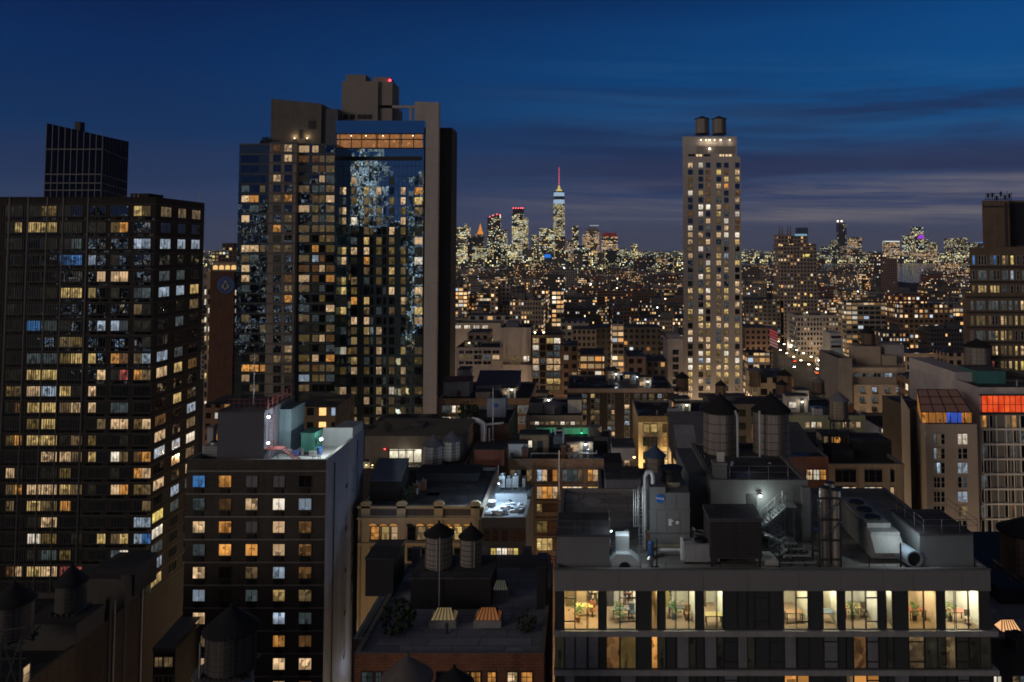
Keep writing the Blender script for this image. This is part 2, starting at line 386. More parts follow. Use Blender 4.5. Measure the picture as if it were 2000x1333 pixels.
# one long dark bank low over the horizon, thicker to the right
bk = n.m('ADD', z, n.m('MULTIPLY', n.m('SUBTRACT', dark, .5), .05))
sky = n.mix(n.m('MULTIPLY', bump01(bk, .084, .098, .108, .135), n.m('ADD', .2, n.m('MULTIPLY', azr, .65))), sky, srgb(38, 49, 84))
lm = n.ramp(lite, [(.42, (0, 0, 0)), (.66, (1, 1, 1))])
lband = bump01(z, .026, .042, .072, .098)
sky = n.mix(n.m('MULTIPLY', n.m('MULTIPLY', lm, lband), n.m('ADD', n.m('MULTIPLY', azr, .38), n.m('MULTIPLY', bump01(az, .08, .3, 1.2, 2.2), .5))), sky, srgb(134, 126, 128))
hi = n.noise(n.mapping(cv2.outputs[0], (1.5, 20, 1), (1.7, 5.5, 0)), 1.0, 6, .6, .8).outputs['Fac']
sky = n.mix(n.m('MULTIPLY', n.m('MULTIPLY', n.ramp(hi, [(.45, (0, 0, 0)), (.75, (1, 1, 1))]), bump01(z, .10, .14, .2, .3)), n.m('MULTIPLY', azr, .4)), sky, srgb(48, 96, 142))
st = n.new('ShaderNodeTexSky'); st.sky_type = 'NISHITA'; st.sun_disc = False
st.sun_elevation = math.radians(-2.5); st.sun_rotation = math.radians(65)
ni = n.mix(1.0, st.outputs[0], (.004, .005, .006), 'MULTIPLY')
sky = n.mix(1.0, sky, ni, 'ADD')
# warm glow added to the unseen sky behind the viewer, fills the front facades
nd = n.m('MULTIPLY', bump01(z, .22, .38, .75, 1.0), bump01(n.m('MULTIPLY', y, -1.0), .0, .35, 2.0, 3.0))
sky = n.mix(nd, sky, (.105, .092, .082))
low = n.m('LESS_THAN', z, -.002)
sky = n.mix(low, sky, (.02, .017, .014))
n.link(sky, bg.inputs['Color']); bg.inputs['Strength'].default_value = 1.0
# soft warm glow of the lit midtown behind the camera
sun = bpy.data.lights.new('city_glow', 'SUN'); sun.energy = .72; sun.color = (1, .83, .68); sun.angle = math.radians(20)
so = bpy.data.objects.new('city_glow', sun); COL.objects.link(so)
d = Vector((math.sin(math.radians(47)), math.cos(math.radians(47)), -math.tan(math.radians(10)))).normalized()
so.rotation_euler = d.to_track_quat('-Z', 'Y').to_euler(); so.location = (0, -50, 160)
# ------------------------------------------------------------------ shared materials
ASPH = M('asphalt', (.03, .03, .034)); ROOFD = roofmat('roof_dark', (.075, .075, .082))
ROOFB = roofmat('roof_tar', (.042, .042, .046)); ROOFG = roofmat('roof_grey', (.14, .14, .15))
COPE = M('coping', (.17, .16, .155)); CONC = M('concrete', (.26, .25, .245)); CONCD = M('concrete_dark', (.1, .1, .105))
BEIGE = M('stone_beige', (.38, .35, .335), streak=.15, var=.15); TANS = M('stone_tan', (.4, .33, .24)); CREAM = M('stone_cream', (.5, .42, .28), streak=.2)
BRB = brick('brick_brown', (.15, .1, .075), (.2, .14, .1)); BRR = brick('brick_red', (.17, .075, .05), (.22, .1, .065))
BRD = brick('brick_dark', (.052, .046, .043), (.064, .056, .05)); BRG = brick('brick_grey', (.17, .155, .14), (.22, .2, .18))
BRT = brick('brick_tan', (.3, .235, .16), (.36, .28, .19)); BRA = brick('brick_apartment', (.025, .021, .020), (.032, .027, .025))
WHITE = M('white_paint', (.6, .6, .62), streak=.2, var=.15); GREYP = M('grey_paint', (.28, .29, .31), .6)
BLUEG = M('bluegrey_stucco', (.15, .165, .21), .9, .3, .25, streak=.4)
METAL = M('galvanized', (.34, .36, .38), .45, .2, 1, .6); METALD = M('dark_metal', (.05, .052, .056), .5, .2, 1, .4)
STEELW = M('pale_pipe', (.5, .52, .56), .5, .2, 1, .2); BLACK = M('black_metal', (.012, .012, .014), .6, .2)
FRD = M('frame_dark', (.03, .03, .032), .5, .1); FRL = M('frame_pale', (.32, .31, .3), .6, .1)
RAIL = M('rail_grey', (.12, .125, .13), .5, .2, 1, .5)
REDST = M('red_steel', (.24, .065, .06), .6, .2); GREENP = M('green_paint', (.02, .085, .068), .6)
WOOD = planks('tank_wood', (.19, .17, .155)); WOODB = planks('tank_wood_brown', (.12, .085, .065)); WOODP = planks('tank_pale', (.6, .56, .52)); WOODK = planks('tank_black', (.06, .056, .054))
CONE = M('tank_cone', (.014, .014, .017), .9); CONEP = M('tank_cone_grey', (.15, .15, .175), .8); CONEB = M('tank_cone_blue', (.05, .09, .17), .7)
HOOP = M('tank_hoop', (.06, .055, .05), .7)
GLT = glassmat('glass_teal', (.19, .27, .30), (.06, .08, .088), fac=.5)
GLB = glassmat('glass_blue', (.64, .83, .90), (.085, .15, .18), fac=.73, wav=.011)
GLK = glassmat('glass_black', (.10, .11, .13), (.004, .004, .005), fac=.35)
WM = {}
def winraw(w, h, nv, nh, fw, dep=.07):
    k = (round(w, 2), round(h, 2), nv, nh, fw)
    if k in WM: return WM[k]
    b = MB(); b.face([(0, -.02, 0), (w, -.02, 0), (w, -.02, h), (0, -.02, h)], 1, [(0, 0), (1, 0), (1, 1), (0, 1)])
    b.box(-fw, 0, -dep, 0, -fw, h + fw); b.box(w, w + fw, -dep, 0, -fw, h + fw)
    b.box(0, w, -dep, 0, h, h + fw); b.box(0, w, -dep - .04, 0, -fw, 0)
    t = fw * .35
    for i in range(1, nv + 1): x = w * i / (nv + 1); b.box(x - t, x + t, -dep + .02, -.021, 0, h)
    for i in range(1, nh + 1): zz_ = h * i / (nh + 1); b.box(0, w, -dep + .03, -.022, zz_ - t, zz_ + t)
    WM[k] = b; return b
WME = {}
class Bld: pass
def ring(b, x0, x1, y0, y1, z0, z1, t, m=0):
    """parapet ring: inner faces and coping top (outer faces belong to the wall)"""
    for (a, c, e, f) in ((x0, x1, y0, y0 + t), (x0, x1, y1 - t, y1), (x0, x0 + t, y0 + t, y1 - t), (x1 - t, x1, y0 + t, y1 - t)):
        b.quad((a, e, z1), (c - a, 0, 0), (0, f - e, 0), m)
    X0, X1, Y0, Y1 = x0 + t, x1 - t, y0 + t, y1 - t; h = z1 - z0
    b.quad((X0, Y1, z0), (X1 - X0, 0, 0), (0, 0, h), m); b.quad((X1, Y0, z0), (X0 - X1, 0, 0), (0, 0, h), m)
    b.quad((X0, Y0, z0), (0, Y1 - Y0, 0), (0, 0, h), m); b.quad((X1, Y1, z0), (0, Y0 - Y1, 0), (0, 0, h), m)
def bld(name, label, cat, px0, px1, yt, d, depth, wall, roof=None, par=.9, group=None, zb=0.0, parent=None, cop=None, z=None, vp=None):
    B = Bld(); B.y0 = d; B.y1 = d + depth; B.x0 = X(px0, d, yt); B.x1 = X(px1, d, yt); B.z = Z(yt, d) if z is None else z
    B.zr = B.z - par; B.nwin = 0; B.rest = None
    B.root = root(name, label, cat, ((B.x0 + B.x1) / 2, d, zb), group)
    b = MB(); b.box(B.x0, B.x1, B.y0, B.y1, zb, B.z, 0, top=False, bottom=False)
    t = .35; ring(b, B.x0, B.x1, B.y0, B.y1, B.zr, B.z, t, 1)
    sk = 0 if vp is None else (vp - CX) / F
    def skew(q): q.v = [(x + (y - d) * sk, y, z_) for x, y, z_ in q.v]
    skew(b); B.wall = b.build('wall', [wall, cop or COPE], B.root); B.skew = skew
    r = MB(); r.quad((B.x0 + t, B.y0 + t, B.zr), (B.x1 - B.x0 - 2 * t, 0, 0), (0, depth - 2 * t, 0), 0)
    skew(r); B.roof = r.build('roof', roof or ROOFD, B.root)
    return B
def block(B, name, px0, px1, ytop, ybot, d, depth, mat, mt=None, z0=None):
    """a box-shaped part of building B"""
    b = MB(); b.box(X(px0, d, ytop), X(px1, d, ytop), d, d + depth, Z(ybot, d) if z0 is None else z0, Z(ytop, d), 0, 1)
    return b.build(name, [mat, mt or mat], B.root)
def dx(px, x): return x * F / (px - CX)
def wins(B, face, cols, rows, pick, fr=None, nv=1, nh=1, fw=.09, sub=None, off=0.0, plane=None, maxn=100):
    """window grid on face F (front), R (right side) or L (left side); cols/rows in photo pixels"""
    fr = fr or FRD
    zs = [(Z(r[1], B.y0), Z(r[0], B.y0)) for r in rows]
    for j, (z0, z1) in enumerate(zs):
        for i, (a, c) in enumerate(cols):
            k = pick(i, j)
            if k is None: continue
            if face == 'F':
                yy = B.y0 if plane is None else plane
                py = (rows[j][0] + rows[j][1]) / 2
                u0, u1 = X(a, yy, py), X(c, yy, py); loc = Vector((u0, yy - off, z0)); rz = 0
            elif face == 'R':
                u0, u1 = sorted((dx(a, B.x1), dx(c, B.x1))); loc = Vector((B.x1 + off, u0, z0)); rz = PI / 2
            else:
                u0, u1 = sorted((dx(a, B.x0), dx(c, B.x0))); loc = Vector((B.x0 - off, u1, z0)); rz = -PI / 2
            raw = winraw(u1 - u0, z1 - z0, nv, nh, fw)
            if B.nwin < maxn:
                key = (id(raw), fr.name, k)
                if key not in WME: WME[key] = raw.mesh('window', [fr, PANE[k]])
                o = bpy.data.objects.new('window', WME[key]); COL.objects.link(o); o.parent = B.root
                o.location = loc - B.root.location; o.rotation_euler.z = rz
                if sub: sub(o, u1 - u0, z1 - z0)
            else:
                if B.rest is None: B.rest = (MB(), [])
                mb, ms = B.rest
                for mt in (fr, PANE[k]):
                    if mt not in ms: ms.append(mt)
                M4 = Matrix.Translation(loc) @ Matrix.Rotation(rz, 4, 'Z')
                for f, m, uv in zip(raw.f, raw.m, raw.uv):
                    mb.face([M4 @ Vector(raw.v[q]) for q in f], ms.index(PANE[k] if m else fr), uv)
            B.nwin += 1
def done(B):
    if B.rest:
        o = B.rest[0].build('window', B.rest[1], B.root); o['kind'] = 'stuff'; B.rest = None
def rows(y0, step, n, h): return [(y0 + step * i, y0 + step * i + h) for i in range(n)]
def strs(lines, dflt='D'):
    def f(i, j):
        if j < len(lines) and i < len(lines[j]):
            c = lines[j][i]; return None if c == ' ' else c
        return dflt
    return f
def wpick(weights, seed):
    r = random.Random(seed); ks = list(weights); ws = [weights[k] for k in ks]
    return lambda i, j: r.choices(ks, ws)[0]
# ------------------------------------------------------------------ roof things
def tank(px0, px1, yap, yev, ybot, d, label, wood=None, cone=None, yfoot=None, pipe=0, over=.12, name='water_tank', group='water tanks on the roofs', flat=False):
    wood = wood or WOOD; cone = cone or CONE
    xc = X((px0 + px1) / 2, d, yev); r = (X(px1, d, yev) - X(px0, d, yev)) / 2
    z0, z1, za = Z(ybot, d), Z(yev, d), Z(yap, d); zf = Z(yfoot, d) if yfoot else z0 - .5
    R = root(name, label, 'water tank', (xc, d, zf), group)
    b = MB(); b.cyl((0, 0), z0 - zf, z1 - zf, r, r * .96, 32)
    for k in range(7):
        h = z0 - zf + (z1 - z0) * (.04 + .92 * (k / 6) ** 1.25); rr = r * (1 - .04 * (h - z0 + zf) / (z1 - z0)) + .025
        b.cyl((0, 0), h - .03, h + .03, rr, rr, 32, 1)
    b.build('barrel', [wood, HOOP], R, True, True)
    c = MB(); c.cyl((0, 0), z1 - zf, za - zf, r * (1 + over), .12, 32); c.cyl((0, 0), z1 - zf - .12, z1 - zf, r * (1 + over), None, 32)
    c.cyl((0, 0), za - zf - .05, za - zf + .2, .14, .1, 8); c.build('roof', cone, R, True)
    if r > 1.5:
        l = MB(); y_ = -r * 1.06; xl = r * .45
        for u in (-.22, .22): l.bar((xl + u, y_, z0 - zf - .3), (xl + u, y_ * .97, z1 - zf + .1), .03)
        k = z0 - zf
        while k < z1 - zf: l.bar((xl - .22, y_, k), (xl + .22, y_, k), .022); k += .38
        l.build('ladder', METALD, R, True)
    f = MB(); hb = z0 - zf
    for k in range(-2, 3): f.box(k * r * .42 - .08, k * r * .42 + .08, -r * 1.02, r * 1.02, hb - .2, hb - .001)
    f.box(-r * 1.05, r * 1.05, -r * .62, -r * .5, hb - .45, hb - .2); f.box(-r * 1.05, r * 1.05, r * .5, r * .62, hb - .45, hb - .2)
    f.build('platform', METALD, R, True)
    if yfoot:
        for sx_ in (-1, 1):
            for sy in (-1, 1):
                l = MB(); l.box(sx_ * r * .78 - .09, sx_ * r * .78 + .09, sy * r * .56 - .09, sy * r * .56 + .09, 0, hb - .45); l.build('leg', METALD, R, True)
        br = MB(); e = r * .78
        for y_ in (-r * .56, r * .56):
            br.bar((-e, y_, .1), (e, y_, hb - .5), .05); br.bar((e, y_, .1), (-e, y_, hb - .5), .05)
        br.build('brace', METALD, R, True)
    if pipe:
        p = MB(); p.bar((pipe * r * .5, -r * .98, -1.2 if not yfoot else 0), (pipe * r * .5, -r * .98, z1 - zf - .3), .07); p.build('pipe', METAL, R, True)
    return R
def rooflet(name, label, cat, px0, px1, yt, yb, d, depth, mat, mt=None, door=None, cap=.06, group=None):
    """bulkhead or shed standing on a roof: body, overhanging roof slab, optional door (fractions u0,u1,h)"""
    x0, x1, z0, z1 = X(px0, d, yb), X(px1, d, yb), Z(yb, d), Z(yt, d)
    R = root(name, label, cat, ((x0 + x1) / 2, d, z0), group)
    b = MB(); b.box(x0, x1, d, d + depth, z0, z1 - .15); b.build('wall', mat, R)
    r = MB(); r.box(x0 - cap, x1 + cap, d - cap, d + depth + cap, z1 - .15, z1); r.build('roof', mt or ROOFD, R)
    if door:
        w = x1 - x0; dd = MB(); dd.box(x0 + w * door[0], x0 + w * door[1], d - .05, d - .003, z0 + .02, z0 + (z1 - z0) * door[2]); dd.build('door', METALD, R)
    return R
def unit(label, px0, px1, yt, yb, d, depth, mat=None, name='air_conditioner', cat='air conditioner', fans=1, legs=True, group='rooftop air conditioners'):
    """packaged rooftop air conditioner: casing with louvres, fan ring on top, feet"""
    mat = mat or METAL
    x0, x1, z0, z1 = X(px0, d, yb), X(px1, d, yb), Z(yb, d), Z(yt, d); w = x1 - x0
    R = root(name, label, cat, ((x0 + x1) / 2, d, z0), group)
    f = min(.25, (z1 - z0) * .15) if legs else 0
    b = MB(); b.box(x0, x1, d, d + depth, z0 + f, z1)
    k = max(3, int((z1 - z0) / .22))
    for i in range(k):
        h = z0 + f + (z1 - z0 - f) * (i + .5) / k; b.box(x0 + w * .08, x1 - w * .08, d - .05, d - .002, h - .03, h + .03, 1)
    b.build('casing', [mat, METALD], R)
    for i in range(fans):
        c = (x0 + w * (i + .5) / fans, d + depth / 2); q = MB(); rr = min(w / fans, depth) * .36
        q.cyl(c, z1, z1 + .25, rr, rr, 16, 0, True, 1); q.build('fan', [mat, BLACK], R)
    if legs:
        for a in (x0 + .1, x1 - .1):
            for c in (d + .1, d + depth - .1):
                l = MB(); l.box(a - .06, a + .06, c - .06, c + .06, z0, z0 + f); l.build('foot', METALD, R)
    return R
def pole(label, px, yt, yb, d, r=.06, mat=None, name='mast', cat='mast'):
    x, z0, z1 = X(px, d, yb), Z(yb, d), Z(yt, d); b = MB(); b.cyl((x, d), z0, z1, r * 1.2, r * .7, 8); b.cyl((x, d), z0, z0 + .15, r * 3, r * 2.5, 8)
    o = b.build(name, mat or METAL); return tag(o, label, cat)
def railing(name, parent, pts, h=1.05, step=1.6, mat=None, r=.022):
    b = MB()
    for a, c in zip(pts, pts[1:]):
        a, c = Vector(a), Vector(c); L = (c - a).length; k = max(1, round(L / step))
        for i in range(k + 1):
            q = a + (c - a) * (i / k); b.bar(q, q + Vector((0, 0, h)), r, 0, 5)
        for hh in (h, h * .55): b.bar(a + Vector((0, 0, hh)), c + Vector((0, 0, hh)), r * .8, 0, 5)
    return b.build(name, mat or RAIL, parent)
def bulb(label, p, col, s, r=.12, energy=0, name='wall_lamp', cat='lamp', lcol=None, group=None, off=(0, -.35, -.1), arm=True, spot=None):
    R = root(name, label, cat, tuple(p), group)
    b = MB(); b.ball((0, 0, 0), r, 0, 8); b.build('bulb', emit('bulb_%s_%g' % ('%02x%02x%02x' % tuple(int(min(1, c) * 255) for c in col), s), col, s), R, True)
    h = MB(); h.cyl((0, 0), r * .7, r * 1.6, r * 1.3, r * .5, 10)
    if arm: h.bar((0, 0, r * 1.2), (0, .5, r * 1.6), .03)
    h.build('hood', METALD, R, True)
    if energy:
        lamp('lamp_light', Vector(p) + Vector(off), energy, lcol or col, .15, parent=R)
    return R
def vent(label, px, yt, yb, d, r=.3, mat=None):
    """roof ventilator: stub pipe and mushroom cap"""
    x, z0, z1 = X(px, d, yb), Z(yb, d), Z(yt, d); R = root('roof_vent', label, 'vent', (x, d, z0), 'roof vents')
    b = MB(); b.cyl((0, 0), 0, (z1 - z0) * .7, r * .7, r * .7, 12); b.build('stack', mat or METAL, R, True)
    c = MB(); c.cyl((0, 0), (z1 - z0) * .62, (z1 - z0) * .8, r, r * 1.05, 12); c.cyl((0, 0), (z1 - z0) * .8, z1 - z0, r * 1.05, r * .3, 12); c.build('cap', mat or METAL, R, True)
    return R
def sloped(name, label, cat, px0, px1, yt, yb, d, depth, wall, roof, rise=1.6):
    """low house-shaped bulkhead with a roof sloping up away from the viewer"""
    x0, x1, z0, z1 = X(px0, d, yb), X(px1, d, yb), Z(yb, d), Z(yt, d)
    R = root(name, label, cat, ((x0 + x1) / 2, d, z0))
    b = MB(); b.quad((x0, d, z0), (x1 - x0, 0, 0), (0, 0, z1 - z0)); y1 = d + depth
    b.quad((x1, y1, z0), (x0 - x1, 0, 0), (0, 0, z1 + rise - z0))
    for x_ in (x0, x1): b.face([(x_, d, z0), (x_, y1, z0), (x_, y1, z1 + rise), (x_, d, z1)])
    b.build('wall', wall, R)
    r = MB()
    a = [(x0 - .1, d - .15, z1), (x1 + .1, d - .15, z1), (x1 + .1, y1, z1 + rise), (x0 - .1, y1, z1 + rise)]
    r.face([(p[0], p[1], p[2] + .12) for p in a]); r.face(a[::-1])
    for i in range(4):
        p, q = a[i], a[(i + 1) % 4]; r.face([p, q, (q[0], q[1], q[2] + .12), (p[0], p[1], p[2] + .12)])
    r.build('roof', roof, R)
    return R
# ================================================================== THE LEFT TOWERS
# A: brown brick apartment tower at the left edge
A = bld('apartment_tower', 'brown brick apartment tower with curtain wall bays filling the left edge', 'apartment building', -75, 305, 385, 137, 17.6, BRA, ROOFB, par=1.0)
cA = [(12, 28), (29, 43), (53, 79), (81, 111), (117, 138), (139, 160), (173, 187), (190, 206), (217, 233), (234, 250), (262, 277), (278, 294)]
LA = ["dddydDDDDDYY", "YYYYddddOODD", "ddDddcDDDDCC", "DDDDBBCDdDDD", "DDDDDDDWWWDD", "DDDYYYYDdDcc", "dDDDDDDDDDwd", "DDBcdDDCCcdd",
      "DDDDwyDDDDDd", "DDccyYYDOowC", "ddYYDDDWWROw", "WwWCYYWDDDDD", "OoYYOWWDccDD", "DDYYDDDWWWyW", "yOYYWWWDDdDD", "DDDWWwYDNwoO", "WdDYyDDDdDOW", "OOWWYwWDWOyw",
      "wDYOODDDDDDw", "DDWWDDDDDDCC", "DDNWDdDYwYCB", "DDdcyDDDcNDD", "oWYWRRRCCCwc", "DDDDDDDDDDYY"]
LAw = {'d': 'e'}
pa = strs(LA, 'D')
wins(A, 'F', cA, rows(403, 32.0, 24, 19), lambda i, j: {0: 'y', 1: 'w', 2: 'e'}.get((i * 7 + j * 13 + i * j) % 11, pa(i, j)) if pa(i, j) in 'WYO' else LAw.get(pa(i, j), pa(i, j)), FRD, 2, 0, .07)
cAs = [(313, 333), (347, 362), (374, 390)]
LS = ["www", "DDD", "CCC", "DDD", "ccD", "CCY", "DDw", "DcD", "DDD", "CcD", "WYo", "DDD", "DYD", "oDC", "WDw", "CCN", "DOD", "WDW", "DCc", "ScD", "NDD", "cDD", "CDD", "YDD"]
wins(A, 'R', cAs, rows(403, 32.0, 24, 19), strs(LS), FRD, 2, 0, .07)
# spandrel bands, mullions and brick piers
b = MB()
for j in range(25):
    zc = Z(399 + 32 * j, A.y0); b.box(A.x0, A.x1 + .1, A.y0 - .1, A.y0, zc - .12, zc + .12); b.box(A.x1, A.x1 + .1, A.y0, A.y1, zc - .12, zc + .12)
b.build('floor_band', M('band_brown', (.036, .032, .03)), A.root)
b = MB()
for px in (8, 45, 82.5, 114, 163): b.box(X(px, A.y0) - .12, X(px, A.y0) + .12, A.y0 - .16, A.y0, 0, A.z)
for k in range(48):
    px = -60 + k * 4.7
    if px < 163: b.box(X(px, A.y0) - .03, X(px, A.y0) + .03, A.y0 - .1, A.y0, 0, A.z - .8)
b.build('mullion', FRD, A.root)
b = MB()
for (a, c) in cA:
    for j in range(24):
        z1 = Z(403 + 32 * j + 21, A.y0); b.box(X(a, A.y0), X(c, A.y0), A.y0 - .05, A.y0, z1 - .75, z1 - .1)
b.build('spandrel_glass', GLK, A.root)
done(A)
for k, (px, h) in enumerate(((262, 5), (270, 8), (391, 16))): pole(['short bent mast on the brown apartment tower roof', 'thicker stub mast on the brown apartment tower roof', 'thin whip mast at the right edge of the apartment tower roof'][k], px, 385 - h, 386, A.y0 + 3, .07)
rooflet('roof_bulkhead', 'low dark bulkhead on the brown apartment tower roof', 'bulkhead', 255, 290, 378, 388, A.y0 + 6, 5, BRA)
# B: dark glass tower with a slanted top behind it
d = 205; z_l, z_m, z_r = Z(241, d), Z(266, d), Z(275, d + 22)
xl, xm = X(75, d), X(187, d)
T = root('glass_tower', 'black glass tower with slanted top rising behind the brown apartment tower', 'tower', (xl, d, 0))
b = MB(); y1 = d + 24
xr = X(237, y1)
b.face([(xl, d, 0), (xm, d, 0), (xm, d, z_m), (xl, d, z_l)]); b.face([(xm, d, 0), (xr, y1, 0), (xr, y1, z_r), (xm, d, z_m)])
b.face([(xl, y1, 0), (xl, d, 0), (xl, d, z_l), (xl, y1, z_l - 1)]); b.face([(xr, y1, 0), (xl, y1, 0), (xl, y1, z_l - 1), (xr, y1, z_r)])
b.face([(xl, d, z_l), (xm, d, z_m), (xr, y1, z_r), (xl, y1, z_l - 1)])
b.build('wall', GLK, T)
b = MB()
for k in range(10):
    u = k / 9; x = xl + (xm - xl) * u; b.box(x - .1, x + .1, d - .15, d - .005, 0, z_l + (z_m - z_l) * u)
    p = Vector((xm, d, 0)).lerp(Vector((xr, y1, 0)), u); b.box(p.x - .02, p.x + .14, p.y - .1, p.y + .1, 0, z_m + (z_r - z_m) * u)
for py in (292, 341, 358, 372, 390, 408):
    zc = Z(py, d); b.box(xl, xm, d - .2, d - .006, zc - .15, zc + .15)
    b.bar((xm + .05, d, zc), (xr + .05, y1, zc), .15, 0, 4)
b.build('mullion', M('mullion_grey', (.055, .055, .06), .5), T)
b = MB(); b.box(X(130, d + 8), X(141, d + 8), d + 8, d + 10, Z(275, d + 8), Z(238, d + 8)); b.build('flue', BLACK, T)
# C: red brick tower with round emblem
d = 300
C = bld('brick_tower', 'red brick tower with round blue emblem and floodlit crown', 'tower', 411, 458, 530, d, 16, brick('brick_maroon', (.085, .045, .034), (.105, .055, .042)), ROOFD)
b = MB(); b.box(X(398, d), X(411, d) - .01, d + .6, d + 15, 0, Z(531, d)); b.box(X(458, d) + .01, X(468, d), d + .6, d + 15, 0, Z(531, d)); b.build('wing', BRT, C.root)
wins(C, 'F', [(399.5, 403), (406.5, 410.5)], rows(566, 18.2, 18, 10), wpick({'N': 5, 'Y': 2, 'D': 4, 'W': 2}, 3), FRD, 0, 0, .05, plane=d + .6)
wins(C, 'F', [(459.5, 464)], rows(567, 18.2, 17, 10), wpick({'N': 6, 'W': 4, 'Y': 1}, 4), FRD, 0, 0, .05, plane=d + .6)
done(C)
b = MB(); b.box(X(408, d), X(468, d), d + 1, d + 13, Z(530, d), Z(513, d)); b.build('crown', BRT, C.root)
for k in range(5):
    x = X(414 + k * 12, d); zc = Z(521, d); q = MB()
    pts = [(x - .9, zc - 1.2), (x + .9, zc - 1.2)] + [(x + .9 * math.cos(t * PI / 8), zc + .5 * math.sin(t * PI / 8)) for t in range(9)]
    q.prism(pts, d + .95, d + .999); q.build('arch', emit('arch_glow', srgb(255, 205, 130), .9), C.root)
b = MB(); b.box(X(407, d), X(469, d), d + .2, d + 14, Z(532, d), Z(529, d)); b.build('cornice', COPE, C.root)
# emblem: blue disc, gold square and compasses
xe, ze, re = X(438, d), Z(557, d), 17 / F * d
b = MB(); disc = [(xe + re * math.cos(t * PI / 20), ze + re * math.sin(t * PI / 20)) for t in range(40)]; b.prism(disc, d - .2, d - .01)
em = b.build('emblem', M('emblem_blue', (.012, .055, .22), .6, .1), C.root)
b = MB()
def seg(p, q, w=.28): b.bar((xe + p[0] * re, d - .3, ze + p[1] * re), (xe + q[0] * re, d - .3, ze + q[1] * re), w, 0, 4)
seg((0, .5), (-.38, -.35)); seg((0, .5), (.38, -.35)); seg((0, -.55), (-.42, -.02)); seg((0, -.55), (.42, -.02))
for t in range(24): seg((.8 * math.cos(t * PI / 12), .8 * math.sin(t * PI / 12)), (.9 * math.cos(t * PI / 12), .9 * math.sin(t * PI / 12)), .08)
q = b.build('emblem_mark', M('emblem_gold', (.28, .26, .2), .6, .1), C.root); q.parent = em; q.location = -Vector((0, 0, 0))
# E: residential tower: glass wing, stone pier, glass corner, mechanical crown
d = 232
E = bld('residential_tower', 'slim residential tower of dark glass with stone pier beside the blue glass hotel', 'residential tower', 468, 655, 281, d, 22, GLT, ROOFD, par=.6)
b = MB(); xa, xb = X(527, d - 2, 278), X(580, d - 2, 278)
b.box(xa, xb, d - 2, d + 3, 0, Z(278, d - 2), bottom=False); b.build('pier', M('pier_stone', (.17, .15, .14)), E.root)
step = 19.45
LE1 = wpick({'D': 10, 'c': 2, 'W': 1.5, 'O': 1, 'C': .8, 'w': 2, 'o': 1.5}, 21)
r = rows(285, step, 27, 13)
wins(E, 'F', [(534, 548), (556, 570)], r, lambda i, j: 'W' if (j == 0 and i == 1) else wpick({'D': 7, 'c': 1, 'W': .8, 'O': 1, 'w': 1.5, 'o': 1.5, 'e': 1}, 100 * j + i)(i, j), FRD, 1, 1, .12, plane=d - 2)
wins(E, 'F', [(472, 487), (488, 505)], r[1:], lambda i, j: wpick({'D': 8, 'c': 2, 'W': 1.6, 'O': .8, 'C': .8, 'w': 2, 'B': .3}, 7 + 100 * j + i)(i, j), FRD, 1, 0, .06)
wins(E, 'F', [(584, 604), (610, 622), (624, 634), (637, 653)], r, lambda i, j: 'W' if j == 0 and i < 2 else wpick({'D': 4.2, 'W': 1.6, 'w': 3, 'O': .6, 'C': .5, 'y': 2, 'o': 1.6, 'c': 1.2, 'e': 2, 'B': .1}, 900 + 100 * j + i)(i, j), FRD, 1, 0, .06)
wins(E, 'F', [(508, 518)], r[3:], lambda i, j: wpick({'D': 8, 'O': 1, 'w': 1}, 55 + j)(i, j), FRD, 0, 0, .06)
done(E)
b = MB()
for j in range(28):
    zc = Z(301.5 + step * (j - 1), d); b.box(E.x0 - .1, xa, d - .2, d, zc - .18, zc + .18); b.box(xb, E.x1 + .1, d - .2, d, zc - .18, zc + .18); b.box(xa - .15, xb + .15, d - 2.2, d - 2.001, zc - .05, zc + .25)
b.build('floor_band', M('band_slate', (.05, .055, .06), .4), E.root)
b = MB()
dxm = d + 8
b.box(X(519, dxm), X(619, dxm), dxm, dxm + 12, E.z - .5, Z(204, dxm)); b.build('mechanical_crown', M('crown_brown', (.1, .09, .085)), E.root)
b = MB(); b.prism([(X(519, dxm), Z(204, dxm)), (X(619, dxm), Z(204, dxm)), (X(619, dxm), Z(203, dxm)), (X(519, dxm), Z(193, dxm))], dxm, dxm + 12); b.build('parapet', M('crown_brown', ()), E.root)
b = MB(); b.box(X(619, dxm) + .01, X(650, dxm), dxm + 1, dxm + 12, E.z - .5, Z(212, dxm)); b.build('mechanical_crown', BLUEG and M('crown_slate', (.07, .075, .09)), E.root)
b = MB(); b.box(X(594, dxm), X(609, dxm), dxm - .1, dxm - .005, Z(253, dxm), Z(236, dxm)); b.box(X(576, dxm), X(583, dxm), dxm - .1, dxm - .005, Z(271, dxm), Z(254, dxm)); b.build('louvre', BLACK, E.root)
for k, px in enumerate((568, 593)):
    bulb(['left sconce throwing a warm cone on the residential tower crown', 'right sconce throwing a warm cone on the residential tower crown'][k], (X(px, dxm), dxm - .5, Z(271, dxm)), (1, .82, .5), 3, .22, 120, lcol=(1, .7, .35), group='crown sconces', off=(0, -.3, .5))
